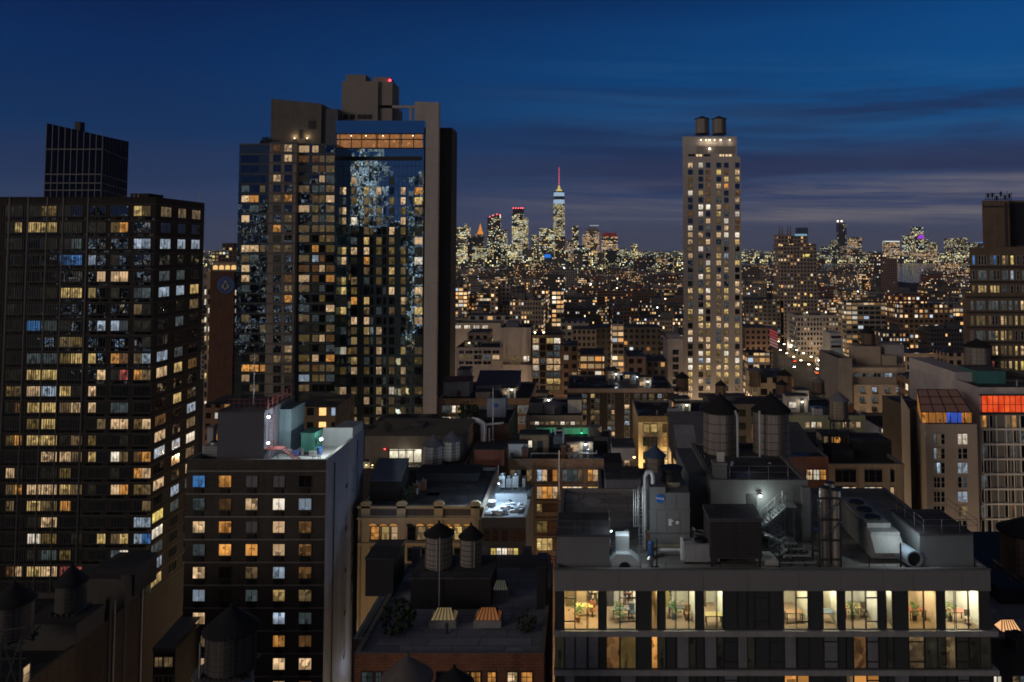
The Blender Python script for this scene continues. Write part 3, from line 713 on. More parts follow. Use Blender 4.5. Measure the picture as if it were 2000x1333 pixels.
# roof garden shrub on the glass wing
def shrub(label, p, r, n_=420, name='shrub', seed=1):
    R = root(name, label, 'shrub', tuple(p)); q = random.Random(seed); b = MB()
    for i in range(n_):
        v = Vector((q.gauss(0, 1), q.gauss(0, 1), q.gauss(0, .8))).normalized() * r * (.35 + .65 * q.random() ** .5) + Vector((0, 0, r * .9))
        a = Vector((q.uniform(-1, 1), q.uniform(-1, 1), q.uniform(-1, 1))).normalized(); c = a.orthogonal().normalized(); s_ = r * q.uniform(.08, .2)
        b.face([v - a * s_, v + c * s_ * .6, v + a * s_, v - c * s_ * .6])
    b.build('foliage', M('leaf_dark', (.03, .045, .02), .9, .5, 3), R, True)
    t = MB(); t.cyl((0, 0), 0, r, r * .12, r * .06, 8)
    for i in range(5): t.bar((0, 0, r * .4), (r * .5 * math.cos(i * 1.3), r * .5 * math.sin(i * 1.3), r * 1.1), r * .03)
    t.build('stem', M('bark', (.06, .045, .035)), R, True); return R
shrub('round dark shrub on the roof of the residential tower', (X(511, d + 6), d + 6, E.zr), 1.9, seed=5)
# F: blue glass hotel
d = 240
Fh = bld('hotel_tower', 'tall blue glass hotel tower with lit rooftop bar and pale concrete fin', 'hotel', 656, 829, 236, d, 24, GLB, ROOFD, par=.6)
b = MB(); b.box(X(829, d - 1, 500) + .02, X(854, d - 1, 500), d - 1, d + 1.5, 0, Z(200, d - 1)); b.build('fin', M('fin_concrete', (.31, .285, .275), streak=.18, var=.14), Fh.root)
b = MB(); zz_ = 6.0
while zz_ < Z(204, d): b.box(X(829, d - 1) + .03, X(854, d - 1), d - 1.03, d - 1.002, zz_, zz_ + .06); zz_ += 4.6
b.build('panel_joint', M('joint_grey', (.18, .17, .16)), Fh.root)
b = MB(); b.box(X(804, d + 4), X(829, d + 4), d + 4, d + 14, Fh.zr, Z(199, d + 4)); b.build('stair_tower', M('fin_concrete', ()), Fh.root)
b = MB(); b.box(Fh.x1 + .05, X(879, d + 3), d + 3, d + 13, 0, Z(250, d + 3)); b.build('rear_slab', M('slab_black', (.012, .012, .014), .7), Fh.root)
# rooftop bar: recessed lit room behind the glass
zb0, zb1 = Z(290, d), Z(262, d)
b = MB()
b.quad((Fh.x0 + .5, d - .02, zb0), (Fh.x1 - Fh.x0 - 1, 0, 0), (0, 0, zb1 - zb0), 0)
b.build('bar_glazing', pane_mat('pane_bar', srgb(255, 180, 115), .34, .97, .9), Fh.root)
b = MB(); zm = (zb0 * .45 + zb1 * .55)
for py in (262, 273, 290): b.box(Fh.x0, Fh.x1, d - .14, d - .03, Z(py, d) - .18, Z(py, d) + .18)
for px in (657, 680, 700, 729, 732, 755, 776, 779, 803, 826): b.box(X(px, d) - .12, X(px, d) + .12, d - .16, d - .025, zb0, zb1)
b.build('bar_frame', BLACK, Fh.root)
for k, px in enumerate((680, 709, 743, 802)):
    bulb('%s spotlight in the hotel rooftop bar ceiling' % ('leftmost', 'second', 'third', 'rightmost')[k], (X(px, d), d - .4, Z(266, d)), (1, .8, .5), 5, .16, name='ceiling_spot', group='rooftop bar spotlights', arm=False)
b = MB(); b.box(X(662, d), X(820, d), d - .1, d - .004, Z(314, d), Z(306, d)); b.build('louvre_slot', BLACK, Fh.root)
step = 19.5
wF = {'W': 2.0, 'w': 3.2, 'Y': 1.0, 'O': .4, 'D': 3.0, 'y': 1.6, 'N': .4, 'c': .8, 'e': 1.5}
rr_ = rows(347, step, 25, 14)
wins(Fh, 'F', [(659, 676), (686, 697), (711, 721), (735, 745), (760, 770), (783, 792), (810, 825)], rr_,
     lambda i, j: (None if j < 1 and i not in (1, 4, 6) else wpick(wF, 40 + j * 17 + i * 3)(i, j)), FRD, 0, 0, .05)
wins(Fh, 'F', [(723, 729), (748, 754)], rr_[2:], lambda i, j: wpick({'D': 6, 'C': .5, 'c': 1, 'w': 1}, 640 + j * 7 + i)(i, j), FRD, 0, 0, .04)
done(Fh)
b = MB()
for j in range(31):
    zc = Z(325 + step * j - (0 if j else 0), d); b.box(Fh.x0, Fh.x1, d - .1, d - .003, zc - .06, zc + .06)
for k in range(22):
    x = Fh.x0 + (Fh.x1 - Fh.x0) * k / 21; b.box(x - .03, x + .03, d - .08, d - .002, 0, Z(316, d))
b.build('mullion', M('mullion_blue', (.02, .035, .05), .4), Fh.root)
b = MB(); b.box(X(659, d + 5), X(731, d + 5), d + 5, d + 15, Fh.zr, Z(159, d + 5)); b.box(X(731, d + 5) + .01, X(758, d + 5), d + 6, d + 15, Fh.zr, Z(158, d + 5)); b.box(X(667, d + 7), X(706, d + 7), d + 7, d + 14, Z(160, d + 7), Z(146, d + 7))
b.box(X(722, d + 8), X(754, d + 8), d + 8, d + 14, Z(160, d + 8), Z(151, d + 8))
b.build('penthouse', M('penthouse_concrete', (.2, .18, .165), streak=.1, var=.12), Fh.root)
b = MB()
for px in (661, 675, 689, 699, 709): b.box(X(px, d + 4), X(px + 9, d + 4), d + 4.9, d + 4.99, Z(232, d + 4), Z(223, d + 4))
b.build('louvre', BLACK, Fh.root)
b = MB(); zt = Z(208, d + 6)
b.box(X(731, d + 6), X(804, d + 6), d + 6, d + 6.8, zt - .6, zt + .3); b.box(X(793, d + 6), X(799, d + 6), d + 6.1, d + 6.7, Fh.zr, zt - .6); b.box(X(731, d + 6), X(773, d + 9), d + 9, d + 14, Fh.zr, Z(214, d + 9))
b.build('pergola', M('fin_concrete', ()), Fh.root)
bulb('red aviation beacon on top of the blue glass hotel', (X(755, d + 8), d + 7.5, Z(158, d + 8)), (1, .02, .05), 14, .42, 0, name='beacon', cat='beacon', arm=False)
# ================================================================== G: pale stone tower with two tanks
d = 333
G = bld('stone_tower', 'tall pale stone tower with six window columns and two water tanks on top', 'tower', 1333, 1446, 306, d, 26, BEIGE, ROOFD, vp=1385)
b = MB(); b.box(X(1335, d + 1), X(1443, d + 1), d + 1, d + 24, G.z - .3, Z(267, d + 1)); G.skew(b); b.build('crown', BEIGE, G.root)
wG = {'W': 3, 'Y': 3, 'N': 1.3, 'w': 2, 'y': 1.5, 'D': 4.2, 'c': 1.2, 'C': .4}
G0 = ["WNBBBB", "BBoSoW", "yBoBYY", "yBoWOB", "NYowBo", "BBocDW", "BNNWoB", "oNBYcN", "BcWyNo", "NBcDWo"]
def pg(i, j):
    if j < len(G0):
        k = G0[j][i]; return 'D' if k == 'B' else k
    return wpick(wG, 70 + j * 13 + i)(i, j)
wins(G, 'F', [(1344, 1352.5), (1364.5, 1373), (1379, 1387), (1399.5, 1408), (1414.5, 1422.5), (1436, 1444)], rows(318.5, 13.62, 34, 9.2), pg, FRD, 1, 0, .08)
done(G)
b = MB(); dd = d + 1
for k in range(6):
    pass
for k in range(33): b.box(X(1365 + k * 2.3, dd) - .1, X(1365 + k * 2.3, dd) + .1, dd - .25, dd - .003, Z(300, dd), Z(286, dd))
b.box(X(1363, dd), X(1441, dd), dd - .3, dd - .004, Z(287, dd), Z(285.4, dd)); b.build('louvre', M('fin_concrete', ()), G.root)
b = MB()
for a, c in ((1347, 1360), (1378, 1391)): b.box(X(a, dd), X(c, dd), dd - .1, dd - .003, Z(306, dd), Z(301.5, dd))
b.build('opening', BLACK, G.root)
for a, c in ((1363, 1367), (1369, 1374), (1409, 1413), (1415, 1418), (1421, 1425), (1427, 1433)): b = MB(); b.box(X(a, dd), X(c, dd), dd - .08, dd - .004, Z(306, dd), Z(302, dd)); b.build('lit_opening', emit('warm_open', srgb(255, 220, 165), 1.0), G.root)
for k, px in enumerate((1372, 1382, 1389, 1399, 1411, 1429)):
    bulb('%s crown floodlight on the pale stone tower' % ('leftmost', 'second', 'third', 'fourth', 'fifth', 'rightmost')[k], (X(px, dd), dd - .6, Z(274, dd)), (1, .86, .6), 7 if k in (2, 4) else 4, .28, 40 if k != 2 else 90, lcol=(1, .78, .5), group='crown floodlights', off=(0, -.5, -1.0))
bulb('bright lamp on the crown of the pale stone tower below the floodlights', (X(1389, dd), dd - .5, Z(291, dd)), (1, .88, .65), 8, .35, 80, lcol=(1, .8, .55), off=(0, -.5, 0))
tank(1358, 1385, 227, 233, 262, d + 9, 'left wooden water tank on the pale stone tower', yfoot=266.5, group='twin tanks on the stone tower')
tank(1391, 1418, 227, 233, 262, d + 9, 'right wooden water tank on the pale stone tower', yfoot=266.5, group='twin tanks on the stone tower')
railing('railing', G.root, [(X(1336, dd), dd + .2, Z(267, dd)), (X(1443, dd), dd + .2, Z(267, dd))], 1.2, 3, r=.05, mat=METALD)
# ================================================================== J: right edge brick tower
d = 190
J = bld('brick_office_tower', 'dark brown brick tower with stepped top and antennas at the right edge', 'tower', 1893, 2085, 483, d, 30, M('brick_umber_dark', (.13, .092, .066), .9, .3, .4), ROOFD, vp=1935)
b = MB(); b.box(X(1886, d - .8), X(2085, d - .8), d - .8, d - .005, 0, Z(572, d - .8)); b.build('lower_setback', MC['brick_umber_dark'], J.root)
b = MB(); b.box(X(1926, d + 4), X(1979, d + 4), d + 4, d + 20, J.zr, Z(392, d + 4)); b.box(X(1979, d + 4) + .01, X(2085, d + 4), d + 8, d + 20, J.zr, Z(390, d + 4)); b.v = [(x + (y - d - 4) * (1935 - CX) / F, y, z_) for x, y, z_ in b.v]; b.build('penthouse', MC['brick_umber_dark'], J.root)
b = MB(); b.box(X(1970, d + 4), X(1974, d + 4), d + 3.7, d + 3.99, J.z, Z(396, d + 4)); b.box(X(1926, d + 4), X(1979, d + 4), d + 3.75, d + 3.995, Z(405, d + 4), Z(402, d + 4)); b.build('pilaster', M('band_brown', ()), J.root)
b = MB(); b.box(X(1983, d + 8), X(2085, d + 8), d + 7.8, d + 7.99, Z(480, d + 8), Z(396, d + 8)); b.build('louvre', BLACK, J.root)
cJ = [(1899.5, 1903.5), (1911, 1915), (1916.5, 1920.5), (1922, 1926), (1934.5, 1938.5), (1941, 1945), (1947.5, 1951.5), (1958, 1963), (1966, 1968), (1974, 1979), (1986, 1990), (1997, 2002), (2010, 2015)]
LJ = ["BDDDcBDYwSDDc", "DccccDDccCdcD", "yYYYYYYcDDDcD", "cccccccccccWc", "yyyyyDDWYwYYw", "ccccccYYYyDDW", "DDcDDwWywyYWc", "DcDRRRDywWSSW", "cDDcYYDDwDYcc", "DDwwDDcDYYDDw"]
LJw = {'d': 'D'}; pj = strs(LJ, 'c')
for part, pl in ((range(0, 3), d), (range(3, 10), d - .8)):
    rs = [(500 + 29.3 * j, 500 + 29.3 * j + 17) for j in part]
    wins(J, 'F', [(a - (3 if part[0] else 0), c - (3 if part[0] else 0)) for a, c in cJ] if part[0] else cJ, rs, lambda i, j: LJw.get(pj(i, j + part[0]), pj(i, j + part[0])), FRL, 0, 1, .08, plane=pl)
done(J)
b = MB()
for j in range(10): zc = Z(522 + 29.3 * j, d); b.box(X(1886 if j > 1 else 1893, d), J.x1, d - (1.0 if j > 1 else .2), d - (.81 if j > 1 else .003), zc - .2, zc + .2)
b.build('floor_band', M('band_brown', ()), J.root)
Rt = root('antenna_array', 'row of black antennas and frames on the brown brick tower penthouse', 'antenna', (X(1955, d + 6), d + 6, Z(392, d + 4)))
b = MB(); zt = Z(392, d + 4); ra = random.Random(3)
for k in range(13):
    x = X(1934 + k * 4.2, d + 6); h = ra.uniform(1.2, 2.6); b.bar((x, d + 6, zt), (x, d + 6, zt + h), .06)
    if k % 2: b.box(x - .22, x + .22, d + 5.8, d + 6.1, zt + h - 1.1, zt + h)
b.bar((X(1932, d + 6), d + 6, zt + 1.9), (X(1972, d + 6), d + 6, zt + 1.9), .05); b.bar((X(1932, d + 6), d + 6, zt + .4), (X(1986, d + 6), d + 6, zt + .4), .06)
b.build('antenna', BLACK, Rt)
# ================================================================== FOREGROUND
# dark brick apartment block with floodlit roof (left of centre)
d = 98
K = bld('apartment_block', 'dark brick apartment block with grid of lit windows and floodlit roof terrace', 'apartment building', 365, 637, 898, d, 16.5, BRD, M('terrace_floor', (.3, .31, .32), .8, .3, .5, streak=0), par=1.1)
zK = K.zr
def acsub(o, w, h):
    key = ('ac', round(w, 2))
    if key not in WME:
        b = MB(); b.box(w * .12, w * .85, -.16, -.002, -.72, -.2); 
        for i in range(4): b.box(w * .15, w * .82, -.19, -.161, -.68 + i * .12, -.63 + i * .12)
        WME[key] = b.mesh('air_conditioner', [BLACK])
    a = bpy.data.objects.new('air_conditioner', WME[key]); COL.objects.link(a); a.parent = o
LK = ["BOGGD", "coWNC", "WOGWo", "cOOWo", "WDwCo", "CDcYw", "WDDCc", "wDDOo", "WDDWW", "WDDWo", "DwDDW"]
wins(K, 'F', [(377, 400), (428, 451.5), (480, 503), (533.5, 556), (584, 608)], rows(929.5, 44.55, 11, 22), strs(LK), FRD, 1, 0, .07, sub=acsub)
done(K)
b = MB()
for j in range(11):
    zc = Z(920.5 + 44.55 * j, d); b.box(K.x0 - .05, K.x1, d - .06, d - .002, zc - .08, zc + .08)
b.build('floor_band', M('band_grey', (.16, .15, .145)), K.root)
b = MB(); b.box(K.x1 + .003, K.x1 + .05, d, K.y1, 0, K.z); b.build('side_wall', BLUEG, K.root)
b = MB()
for j in range(1, 8):
    zc = K.z - 1.6 - j * 2.9; b.box(K.x1 + .05, K.x1 + .1, K.y0 + 11, K.y1, zc, zc + .1)
b.build('course_line', COPE, K.root)
b = MB(); b.box(K.x1 + .05, K.x1 + .2, d + 3.0, d + 3.15, 0, K.z - 1.2); b.box(K.x1 + .05, K.x1 + .18, d + 13.2, d + 13.32, 0, K.z - .8); b.build('drain_pipe', M('pipe_slate', (.1, .11, .13)), K.root)
for k in range(6):
    b = MB(); zc = K.z - 6 - k * 5.6; b.box(K.x1 + .05, K.x1 + .12, d + 8.2, d + 8.8, zc, zc + .5); b.build('wall_vent', METALD, K.root)
# stair bulkhead (big dark box), terrace walls, green box, red stair
xa, xb = X(428, d + 2), X(519, d + 2)
Rb = root('stair_bulkhead', 'large dark windowless bulkhead on the floodlit terrace roof', 'bulkhead', (xa, d + 2, zK), None)
b = MB(); b.box(xa, xb, d + 2, d + 12, zK, Z(803, d + 2) - .2); b.build('wall', M('bulkhead_slate', (.085, .085, .105), streak=.15, var=.12), Rb)
b = MB(); b.box(xa - .1, xb + .1, d + 1.9, d + 12.1, Z(803, d + 2) - .2, Z(803, d + 2)); b.build('roof', ROOFD, Rb)
b = MB(); b.box(xb + .001, X(571, d + 7), d + 7, d + 12, zK, Z(800, d + 7)); b.build('annex', M('annex_teal', (.12, .17, .19), .7), Rb)
b = MB(); zz_ = Z(803, d + 2)
for k in range(8): b.bar((xa + .4 + k * .7, d + 4, zz_), (xa + .4 + k * .7, d + 4, zz_ + 1.1), .03)
for h in (.6, 1.1): b.bar((xa + .4, d + 4, zz_ + h), (xa + 5.3, d + 4, zz_ + h), .03)
for k in range(6): b.bar((xb, d + 3 + k * 1.6, zz_), (xb, d + 3 + k * 1.6, zz_ + 1.5), .04)
for h in (.5, 1, 1.5): b.bar((xb, d + 3, zz_ + h), (xb, d + 11, zz_ + h), .035)
b.build('railing', REDST, Rb)
pole('tall pale flagpole on the dark stair bulkhead', 495, 690, 800, d + 6, .07, STEELW)
Rs = root('fire_stair', 'red painted steel stair and ladder beside the dark stair bulkhead', 'stair', (xb + .8, d + 3, zK))
b = MB(); x0_, x1_ = xb + .35, xb + 1.0; ztop = zz_ + .3
for x_ in (x0_, x1_): b.bar((x_, d + 2.6, zK + 1.7), (x_, d + 2.6, ztop), .05)
for k in range(14): b.bar((x0_, d + 2.6, zK + 1.9 + k * .32), (x1_, d + 2.6, zK + 1.9 + k * .32), .03)
b.build('ladder', REDST, Rs)
b = MB(); b.box(xb + .1, xb + 2.2, d + 2.0, d + 3.6, zK + 1.75, zK + 1.83)
b.build('landing', REDST, Rs)
b = MB()
for k in range(9):
    b.box(xb + 2.2 + k * .27, xb + 2.5 + k * .27, d + 2.1, d + 3.2, zK + 1.6 - k * .19, zK + 1.64 - k * .19)
for y_ in (d + 2.1, d + 3.2): b.bar((xb + 2.2, y_, zK + 1.75), (xb + 4.7, y_, zK), .06)
b.build('flight', REDST, Rs)
railing('railing', Rs, [(xb + .1, d + 2, zK + 1.8), (xb + 2.2, d + 2, zK + 1.8), (xb + 4.7, d + 2.1, zK + .1)], 1.0, .7, REDST)
for k, x_ in enumerate((xb + .3, xb + 2.0)):
    l = MB(); l.bar((x_, d + 2.2, zK), (x_ + (.8 if k == 0 else -.6), d + 2.2, zK + 1.75), .05); l.build('leg', REDST, Rs)
Rg = root('green_shed', 'green cabinet shed on the floodlit terrace', 'shed', (X(605, d + 7), d + 6, zK))
b = MB(); b.box(X(591, d + 6), X(618, d + 6), d + 6, d + 9, zK + .5, Z(848, d + 6)); b.build('wall', GREENP, Rg)
b = MB(); b.box(X(590, d + 6), X(619, d + 6), d + 5.9, d + 9.1, Z(848, d + 6), Z(846, d + 6)); b.build('roof', M('green_paint', ()), Rg)
for x_ in (X(592, d + 6), X(616, d + 6)):
    l = MB(); l.box(x_, x_ + .12, d + 6.1, d + 6.25, zK, zK + .5); l.build('leg', METALD, Rg)
Rw = root('terrace_wall', 'pale raised wall closing the floodlit terrace at the back right', 'wall', (X(650, d + 12), d + 12, zK))
b = MB(); b.box(X(625, d + 11), K.x1 - .01, d + 11, d + 11.4, zK, Z(836, d + 11)); b.box(X(625, d + 11) + 2, K.x1 - .01, d + 11.5, K.y1 - .4, zK, Z(838, d + 11)); b.build('wall', GREYP, Rw)
pp = Vector((X(520.5, d + 2) + .35, d + 2.2, Z(815, d + 2)))
bulb('upper white wall lamp on the dark stair bulkhead', pp, (.85, .95, 1), 9, .2, 260, group='terrace floodlights', off=(1.3, 1.2, .2))
bulb('lower white wall lamp behind the red stair', (pp.x, d + 2.2, Z(866, d + 2)), (.85, .95, 1), 9, .2, 260, group='terrace floodlights', off=(1.5, 1.5, .6))
bulb('bright starry floodlight by the green shed on the terrace', (X(630, d + 6), d + 6, Z(858, d + 6)), (.9, 1, .95), 12, .22, 900, group='terrace floodlights', off=(1.2, -.6, .8))
rg = random.Random(5)
for k in range(7):
    x = X(560 + k * 11, d + 4); nm = ['round planter', 'low crate', 'tall planter', 'deck chair', 'square planter', 'blue drum', 'small table'][k]
    R = root(nm.replace(' ', '_'), nm + ' on the floodlit terrace ' + ('near the red stair' if k < 3 else 'near the floodlight'), nm.split()[-1], (x, d + 3 + rg.random() * 4, zK))
    b = MB()
    if k in (0, 2, 5): b.cyl((0, 0), 0, .9, .25, .34, 12); b.cyl((0, 0), .9, .95, .36, .36, 12)
    elif k == 6:
        b.box(-.5, .5, -.4, .4, .7, .75)
        for sx_ in (-.4, .4):
            for sy_ in (-.3, .3): b.box(sx_ - .03, sx_ + .03, sy_ - .03, sy_ + .03, 0, .7)
    elif k == 3:
        b.prism([(-.4, .35), (.4, .35), (.7, .95), (.64, .98), (.36, .42), (-.4, .42)], -.3, .3); b.box(-.38, -.32, -.28, .28, 0, .35); b.box(.3, .36, -.28, .28, 0, .35)
    else: b.box(-.4, .4, -.35, .35, 0, .6); b.box(-.43, .43, -.38, .38, .6, .66)
    b.build(nm.split()[-1], [METAL, WHITE, CONCD, M('blue_plastic', (.05, .1, .3), .5)][(k * 3) % 4], R, True)
# box + low parapet unit left of bulkhead
unit('grey ventilation unit at the left end of the terrace roof', 395, 424, 872, 897, d + 3, 3)
b = root('chimney', 'pale square chimney left of the dark stair bulkhead', 'chimney', (X(415, d + 8), d + 8, zK))
q = MB(); q.box(X(408, d + 8), X(420, d + 8), d + 8, d + 9, zK, Z(836, d + 8)); q.build('stack', GREYP, b)
q = MB(); q.box(X(407, d + 8), X(421, d + 8), d + 7.9, d + 9.1, Z(836, d + 8), Z(834, d + 8)); q.build('cap', COPE, b)
# wall wash at the foot of the blue-grey side wall
bulb('white security lamp low on the blue grey side wall', (K.x1 + 2.4, d + 8, 30), (.75, .9, 1), 6, .15, 1300, off=(0, 0, 0))
lamp('lamp_light', (K.x1 + 6, d + 6, 50), 120, (.55, .7, 1), 1.5)
# tank in front of the dark block
tank(405, 499, 1183, 1225, 1300, 58, 'dark wooden water tank in front of the dark brick apartment block', wood=WOODK, yfoot=None, pipe=-1.6)
base = root('tank_drum', 'blue grey concrete drum under the dark wooden water tank', 'tank base', (X(452, 58), 58, 48))
b = MB(); b.cyl((X(452, 58), 58), 48, Z(1302, 58) - .4, 2.05, None, 28); b.build('drum', M('drum_blue', (.2, .21, .27)), base)
b = MB(); b.cyl((X(452, 58), 58), Z(1302, 58) - .4, Z(1302, 58) - .25, 2.12, None, 28); b.build('rim', COPE, base)
bld('tank_building', 'dark low building below the frame carrying the blue grey tank drum', 'building', 380, 520, 1420, 50, 11, BRD, ROOFB, z=49)
# bottom left brick building with two tanks
xw = -44.4; L = Bld()
L = bld('brick_building', 'old dark brick building in the bottom left corner with stepped side wall', 'building', 0, 1, 1300, 58, 24, brick('brick_old', (.06, .04, .031), (.078, .053, .04)), ROOFB, par=.0, z=50.6)
bpy.data.objects.remove(L.wall); bpy.data.objects.remove(L.roof)
b = MB(); b.box(-85, xw, 58, 80, 0, 50.6, 0, top=False, bottom=False); b.build('wall', brick('brick_old', 0, 0), L.root)
b = MB(); b.quad((-84.6, 58.4, 50.1), (40.2, 0, 0), (0, 21.4, 0)); b.build('roof', ROOFB, L.root); L.root.location = (-60, 58, 0)
for o in L.root.children: o.location = -L.root.location
b = MB(); ring(b, -85, xw, 58, 80, 50.1, 50.6, .35)
b.box(xw - 5, xw - .01, 69.5, 73.5, 50.1, 52.3); b.box(xw - 6, xw - .02, 77, 80.3, 50.1, 53.1); b.box(xw - .4, xw + .05, 76.6, 77.2, 40, 53.6); b.box(xw - .35, xw + .06, 74.2, 74.6, 30, 52.4)
b.build('parapet', M('parapet_stucco', (.055, .05, .048)), L.root)
b = MB(); b.box(xw + .02, xw + .12, 74.9, 75.05, 0, 52); b.box(xw + .02, xw + .14, 79.5, 79.7, 0, 52); b.build('drain_pipe', M('pipe_cream', (.4, .36, .26)), L.root)
for k, (y_, z_, m_) in enumerate(((63.0, Z(1317, 63.0), 'W'), (69.8, 46, 'D'), (69.8, 41.5, 'D'), (65.6, 44, 'D'))):
    raw = winraw(.75, 1.35, 0, 1, .07); o = bpy.data.objects.new('window', raw.mesh('window', [FRD, PANE[m_]])); COL.objects.link(o); o.parent = L.root
    o.location = Vector((xw + .005, y_, z_ - .9)) - L.root.location; o.rotation_euler.z = PI / 2
tank(113, 166, 1105, 1135, 1188, 72, 'dark water tank on tall legs above the old brick building', wood=WOODK, yfoot=1232, group='tanks on the old brick building')
tank(-8, 62, 1138, 1172, 1240, 66, 'dark water tank cut by the left edge of the photo', wood=WOODK, yfoot=1262, group='tanks on the old brick building')
rooflet('stair_bulkhead', 'low black bulkhead behind the tanks on the old brick building', 'bulkhead', 185, 262, 1110, 1165, 78, 4, BLACK, ROOFB)
R = root('pipe_rack', 'rusty steel rack with pipes at the lower left corner', 'pipe rack', (X(40, 61), 61, 50.1))
b = MB()
for px in (15, 24, 62): b.bar((X(px, 61), 61, 50.1), (X(px, 61), 61, Z(1240, 61)), .05)
b.bar((X(5, 61), 61, Z(1287, 61)), (X(72, 61), 61, Z(1287, 61)), .05); b.bar((X(24, 61), 61, Z(1245, 61)), (X(70, 61), 61, 50.2), .05); b.bar((X(62, 61), 61, Z(1240, 61)), (X(24, 61), 61, 50.2), .05)
b.bar((X(0, 62), 62, Z(1236, 62)), (X(70, 62), 62, Z(1226, 62)), .08)
b.build('rack', METALD, R)
# little cottage-like house between
d = 92
H = bld('small_house', 'low grey house with sloping roof in the gap beside the dark block', 'house', 300, 343, 1268, d, 8, BRD, ROOFG, par=.2)
b = MB(); z0, z1 = Z(1264, d), Z(1208, d + 8)
b.face([(H.x0, d - .2, z0), (H.x1, d - .2, z0), (H.x1, d + 8, z0 + .9), (H.x0, d + 8, z0 + .9)]); b.box(H.x0, H.x1, d - .25, d - .21, z0 - .5, z0); b.build('pitched_roof', M('roof_slate', (.1, .1, .11)), H.root)
wins(H, 'F', [(303, 317), (321, 337)], [(1284, 1302), (1320, 1338)], strs(["ww", "DD"]), FRL, 1, 0, .08); done(H)
# middle building with wide flat roof
d = 62
Q = bld('brick_building', 'red brick building with wide flat blue grey roof and skylights', 'building', 692, 1063, 1277, d, 17.5, BRR, roofmat('roof_membrane', (.22, .235, .29), .3), par=.25)
def QY(py): return GD(py, Q.zr)
wins(Q, 'F', [(707, 728), (735, 744), (853, 868), (908, 916), (921, 938), (953, 968), (992, 1010), (1019, 1039)], [(1313, 1332)], strs(["ccDoOOWO"]), FRD, 1, 1, .07); done(Q)
b = MB(); yb_ = Q.y1 - .5; b.box(Q.x0 + 2.2, Q.x1 - .2, yb_, yb_ + .45, Q.zr, Q.zr + 1.1)
for px in (762, 817, 945, 1031): b.box(X(px, yb_) - .45, X(px, yb_) + .45, yb_ - .05, yb_ + .5, Q.zr, Q.zr + 1.9)
b.build('parapet', M('parapet_blue', (.14, .14, .17)), Q.root)
yk = QY(1190) ; x0_, x1_ = X(807, yk), X(961, yk)
Rk = root('machine_room', 'black windowless machine room carrying two tanks on the flat blue roof', 'machine room', ((x0_ + x1_) / 2, yk, Q.zr))
b = MB(); b.box(x0_, x1_, yk, yk + 5, Q.zr, Z(1131, yk)); b.build('wall', M('black_wall', (.02, .02, .022)), Rk)
b = MB(); b.box(x0_ - .05, x1_ + .05, yk - .05, yk + 5.05, Z(1131, yk), Z(1129, yk)); b.build('roof', ROOFD, Rk)
tank(831, 884, 1022, 1040, 1104, yk + 2.6, 'left dark water tank on the black machine room', yfoot=1121, pipe=.1, cone=CONE, group='twin tanks on the machine room')
tank(898, 942, 1026, 1046, 1104, yk + 3.2, 'right dark water tank on the black machine room', yfoot=1119, pipe=.9, group='twin tanks on the machine room')
pole('thin pale mast standing before the black machine room', 857.5, 1050, 1192, yk - .3, .035, STEELW)
def skylight(label, px0, px1, yt, yb, pb, mat, d_, zr):
    x0, x1 = X(px0, d_), X(px1, d_); dep = (x1 - x0) * .8; R = root('skylight', label, 'skylight', ((x0 + x1) / 2, d_, zr), 'roof skylights')
    b = MB(); zc = Z(pb, d_); b.box(x0 - .12, x1 + .12, d_ - .1, d_ + dep, zr, zc); b.build('curb', M('curb_grey', (.2, .2, .21)), R)
    h = .75; w = x1 - x0; y0, y1 = d_, d_ + dep - .1; a = w * .22; c = MB(); m_ = MB()
    pts = [(x0, y0), (x1, y0), (x1, y1), (x0, y1)]; tp = [(x0 + a, (y0 + y1) / 2, zc + h), (x1 - a, (y0 + y1) / 2, zc + h)]
    B_ = [(p[0], p[1], zc + .01) for p in pts]
    c.face([B_[0], B_[1], tp[1], tp[0]]); c.face([B_[1], B_[2], tp[1]]); c.face([B_[2], B_[3], tp[0], tp[1]]); c.face([B_[3], B_[0], tp[0]])
    c.build('glass', mat, R)
    for k in range(7):
        u = k / 6; p = Vector(B_[0]).lerp(B_[1], u); q = Vector(tp[0]).lerp(tp[1], u); m_.bar(p, q, .045, 0, 4); p = Vector(B_[3]).lerp(B_[2], u); m_.bar(p, q, .045, 0, 4)
    for k in range(1, 4):
        p = Vector(B_[1]).lerp(B_[2], k / 4); m_.bar(p, tp[1], .045, 0, 4)
    m_.bar(tp[0], tp[1], .05, 0, 4); m_.build('glazing_bar', BLACK, R); return R
skylight('pale lit skylight on the flat blue roof before the machine room', 846, 893, 1192, 1224, 1212, emit('skylight_pale', srgb(190, 165, 120), .32), QY(1226), Q.zr)
skylight('amber lit skylight on the flat blue roof before the machine room', 931, 979, 1192, 1224, 1212, emit('skylight_amber', srgb(190, 120, 70), .34), QY(1226), Q.zr)
skylight('dim skylight right of the black machine room', 965, 994, 1136, 1164, 1153, emit('skylight_dim', srgb(110, 110, 100), .35), QY(1166), Q.zr)
vent('small roof vent before the pale lit skylight', 872, 1216, 1238, QY(1238), .16, METALD)
rooflet('roof_shed', 'black shed at the back left of the flat blue roof', 'shed', 713, 768, 1090, 1165, QY(1165), 4.5, M('black_wall', ()), ROOFB)
rooflet('roof_shed', 'dark low shed along the right edge of the flat blue roof', 'shed', 1048, 1066, 1106, 1190, QY(1190), 3, M('black_wall', ()), ROOFB)
shrub('dark leafless roof tree at the left of the flat blue roof', (X(785, QY(1240)), QY(1240), Q.zr), 1.5, 260, 'roof_tree', 8)
shrub('low dark shrub at the right of the flat blue roof', (X(1030, QY(1235)), QY(1235), Q.zr), .9, 200, 'shrub', 9)
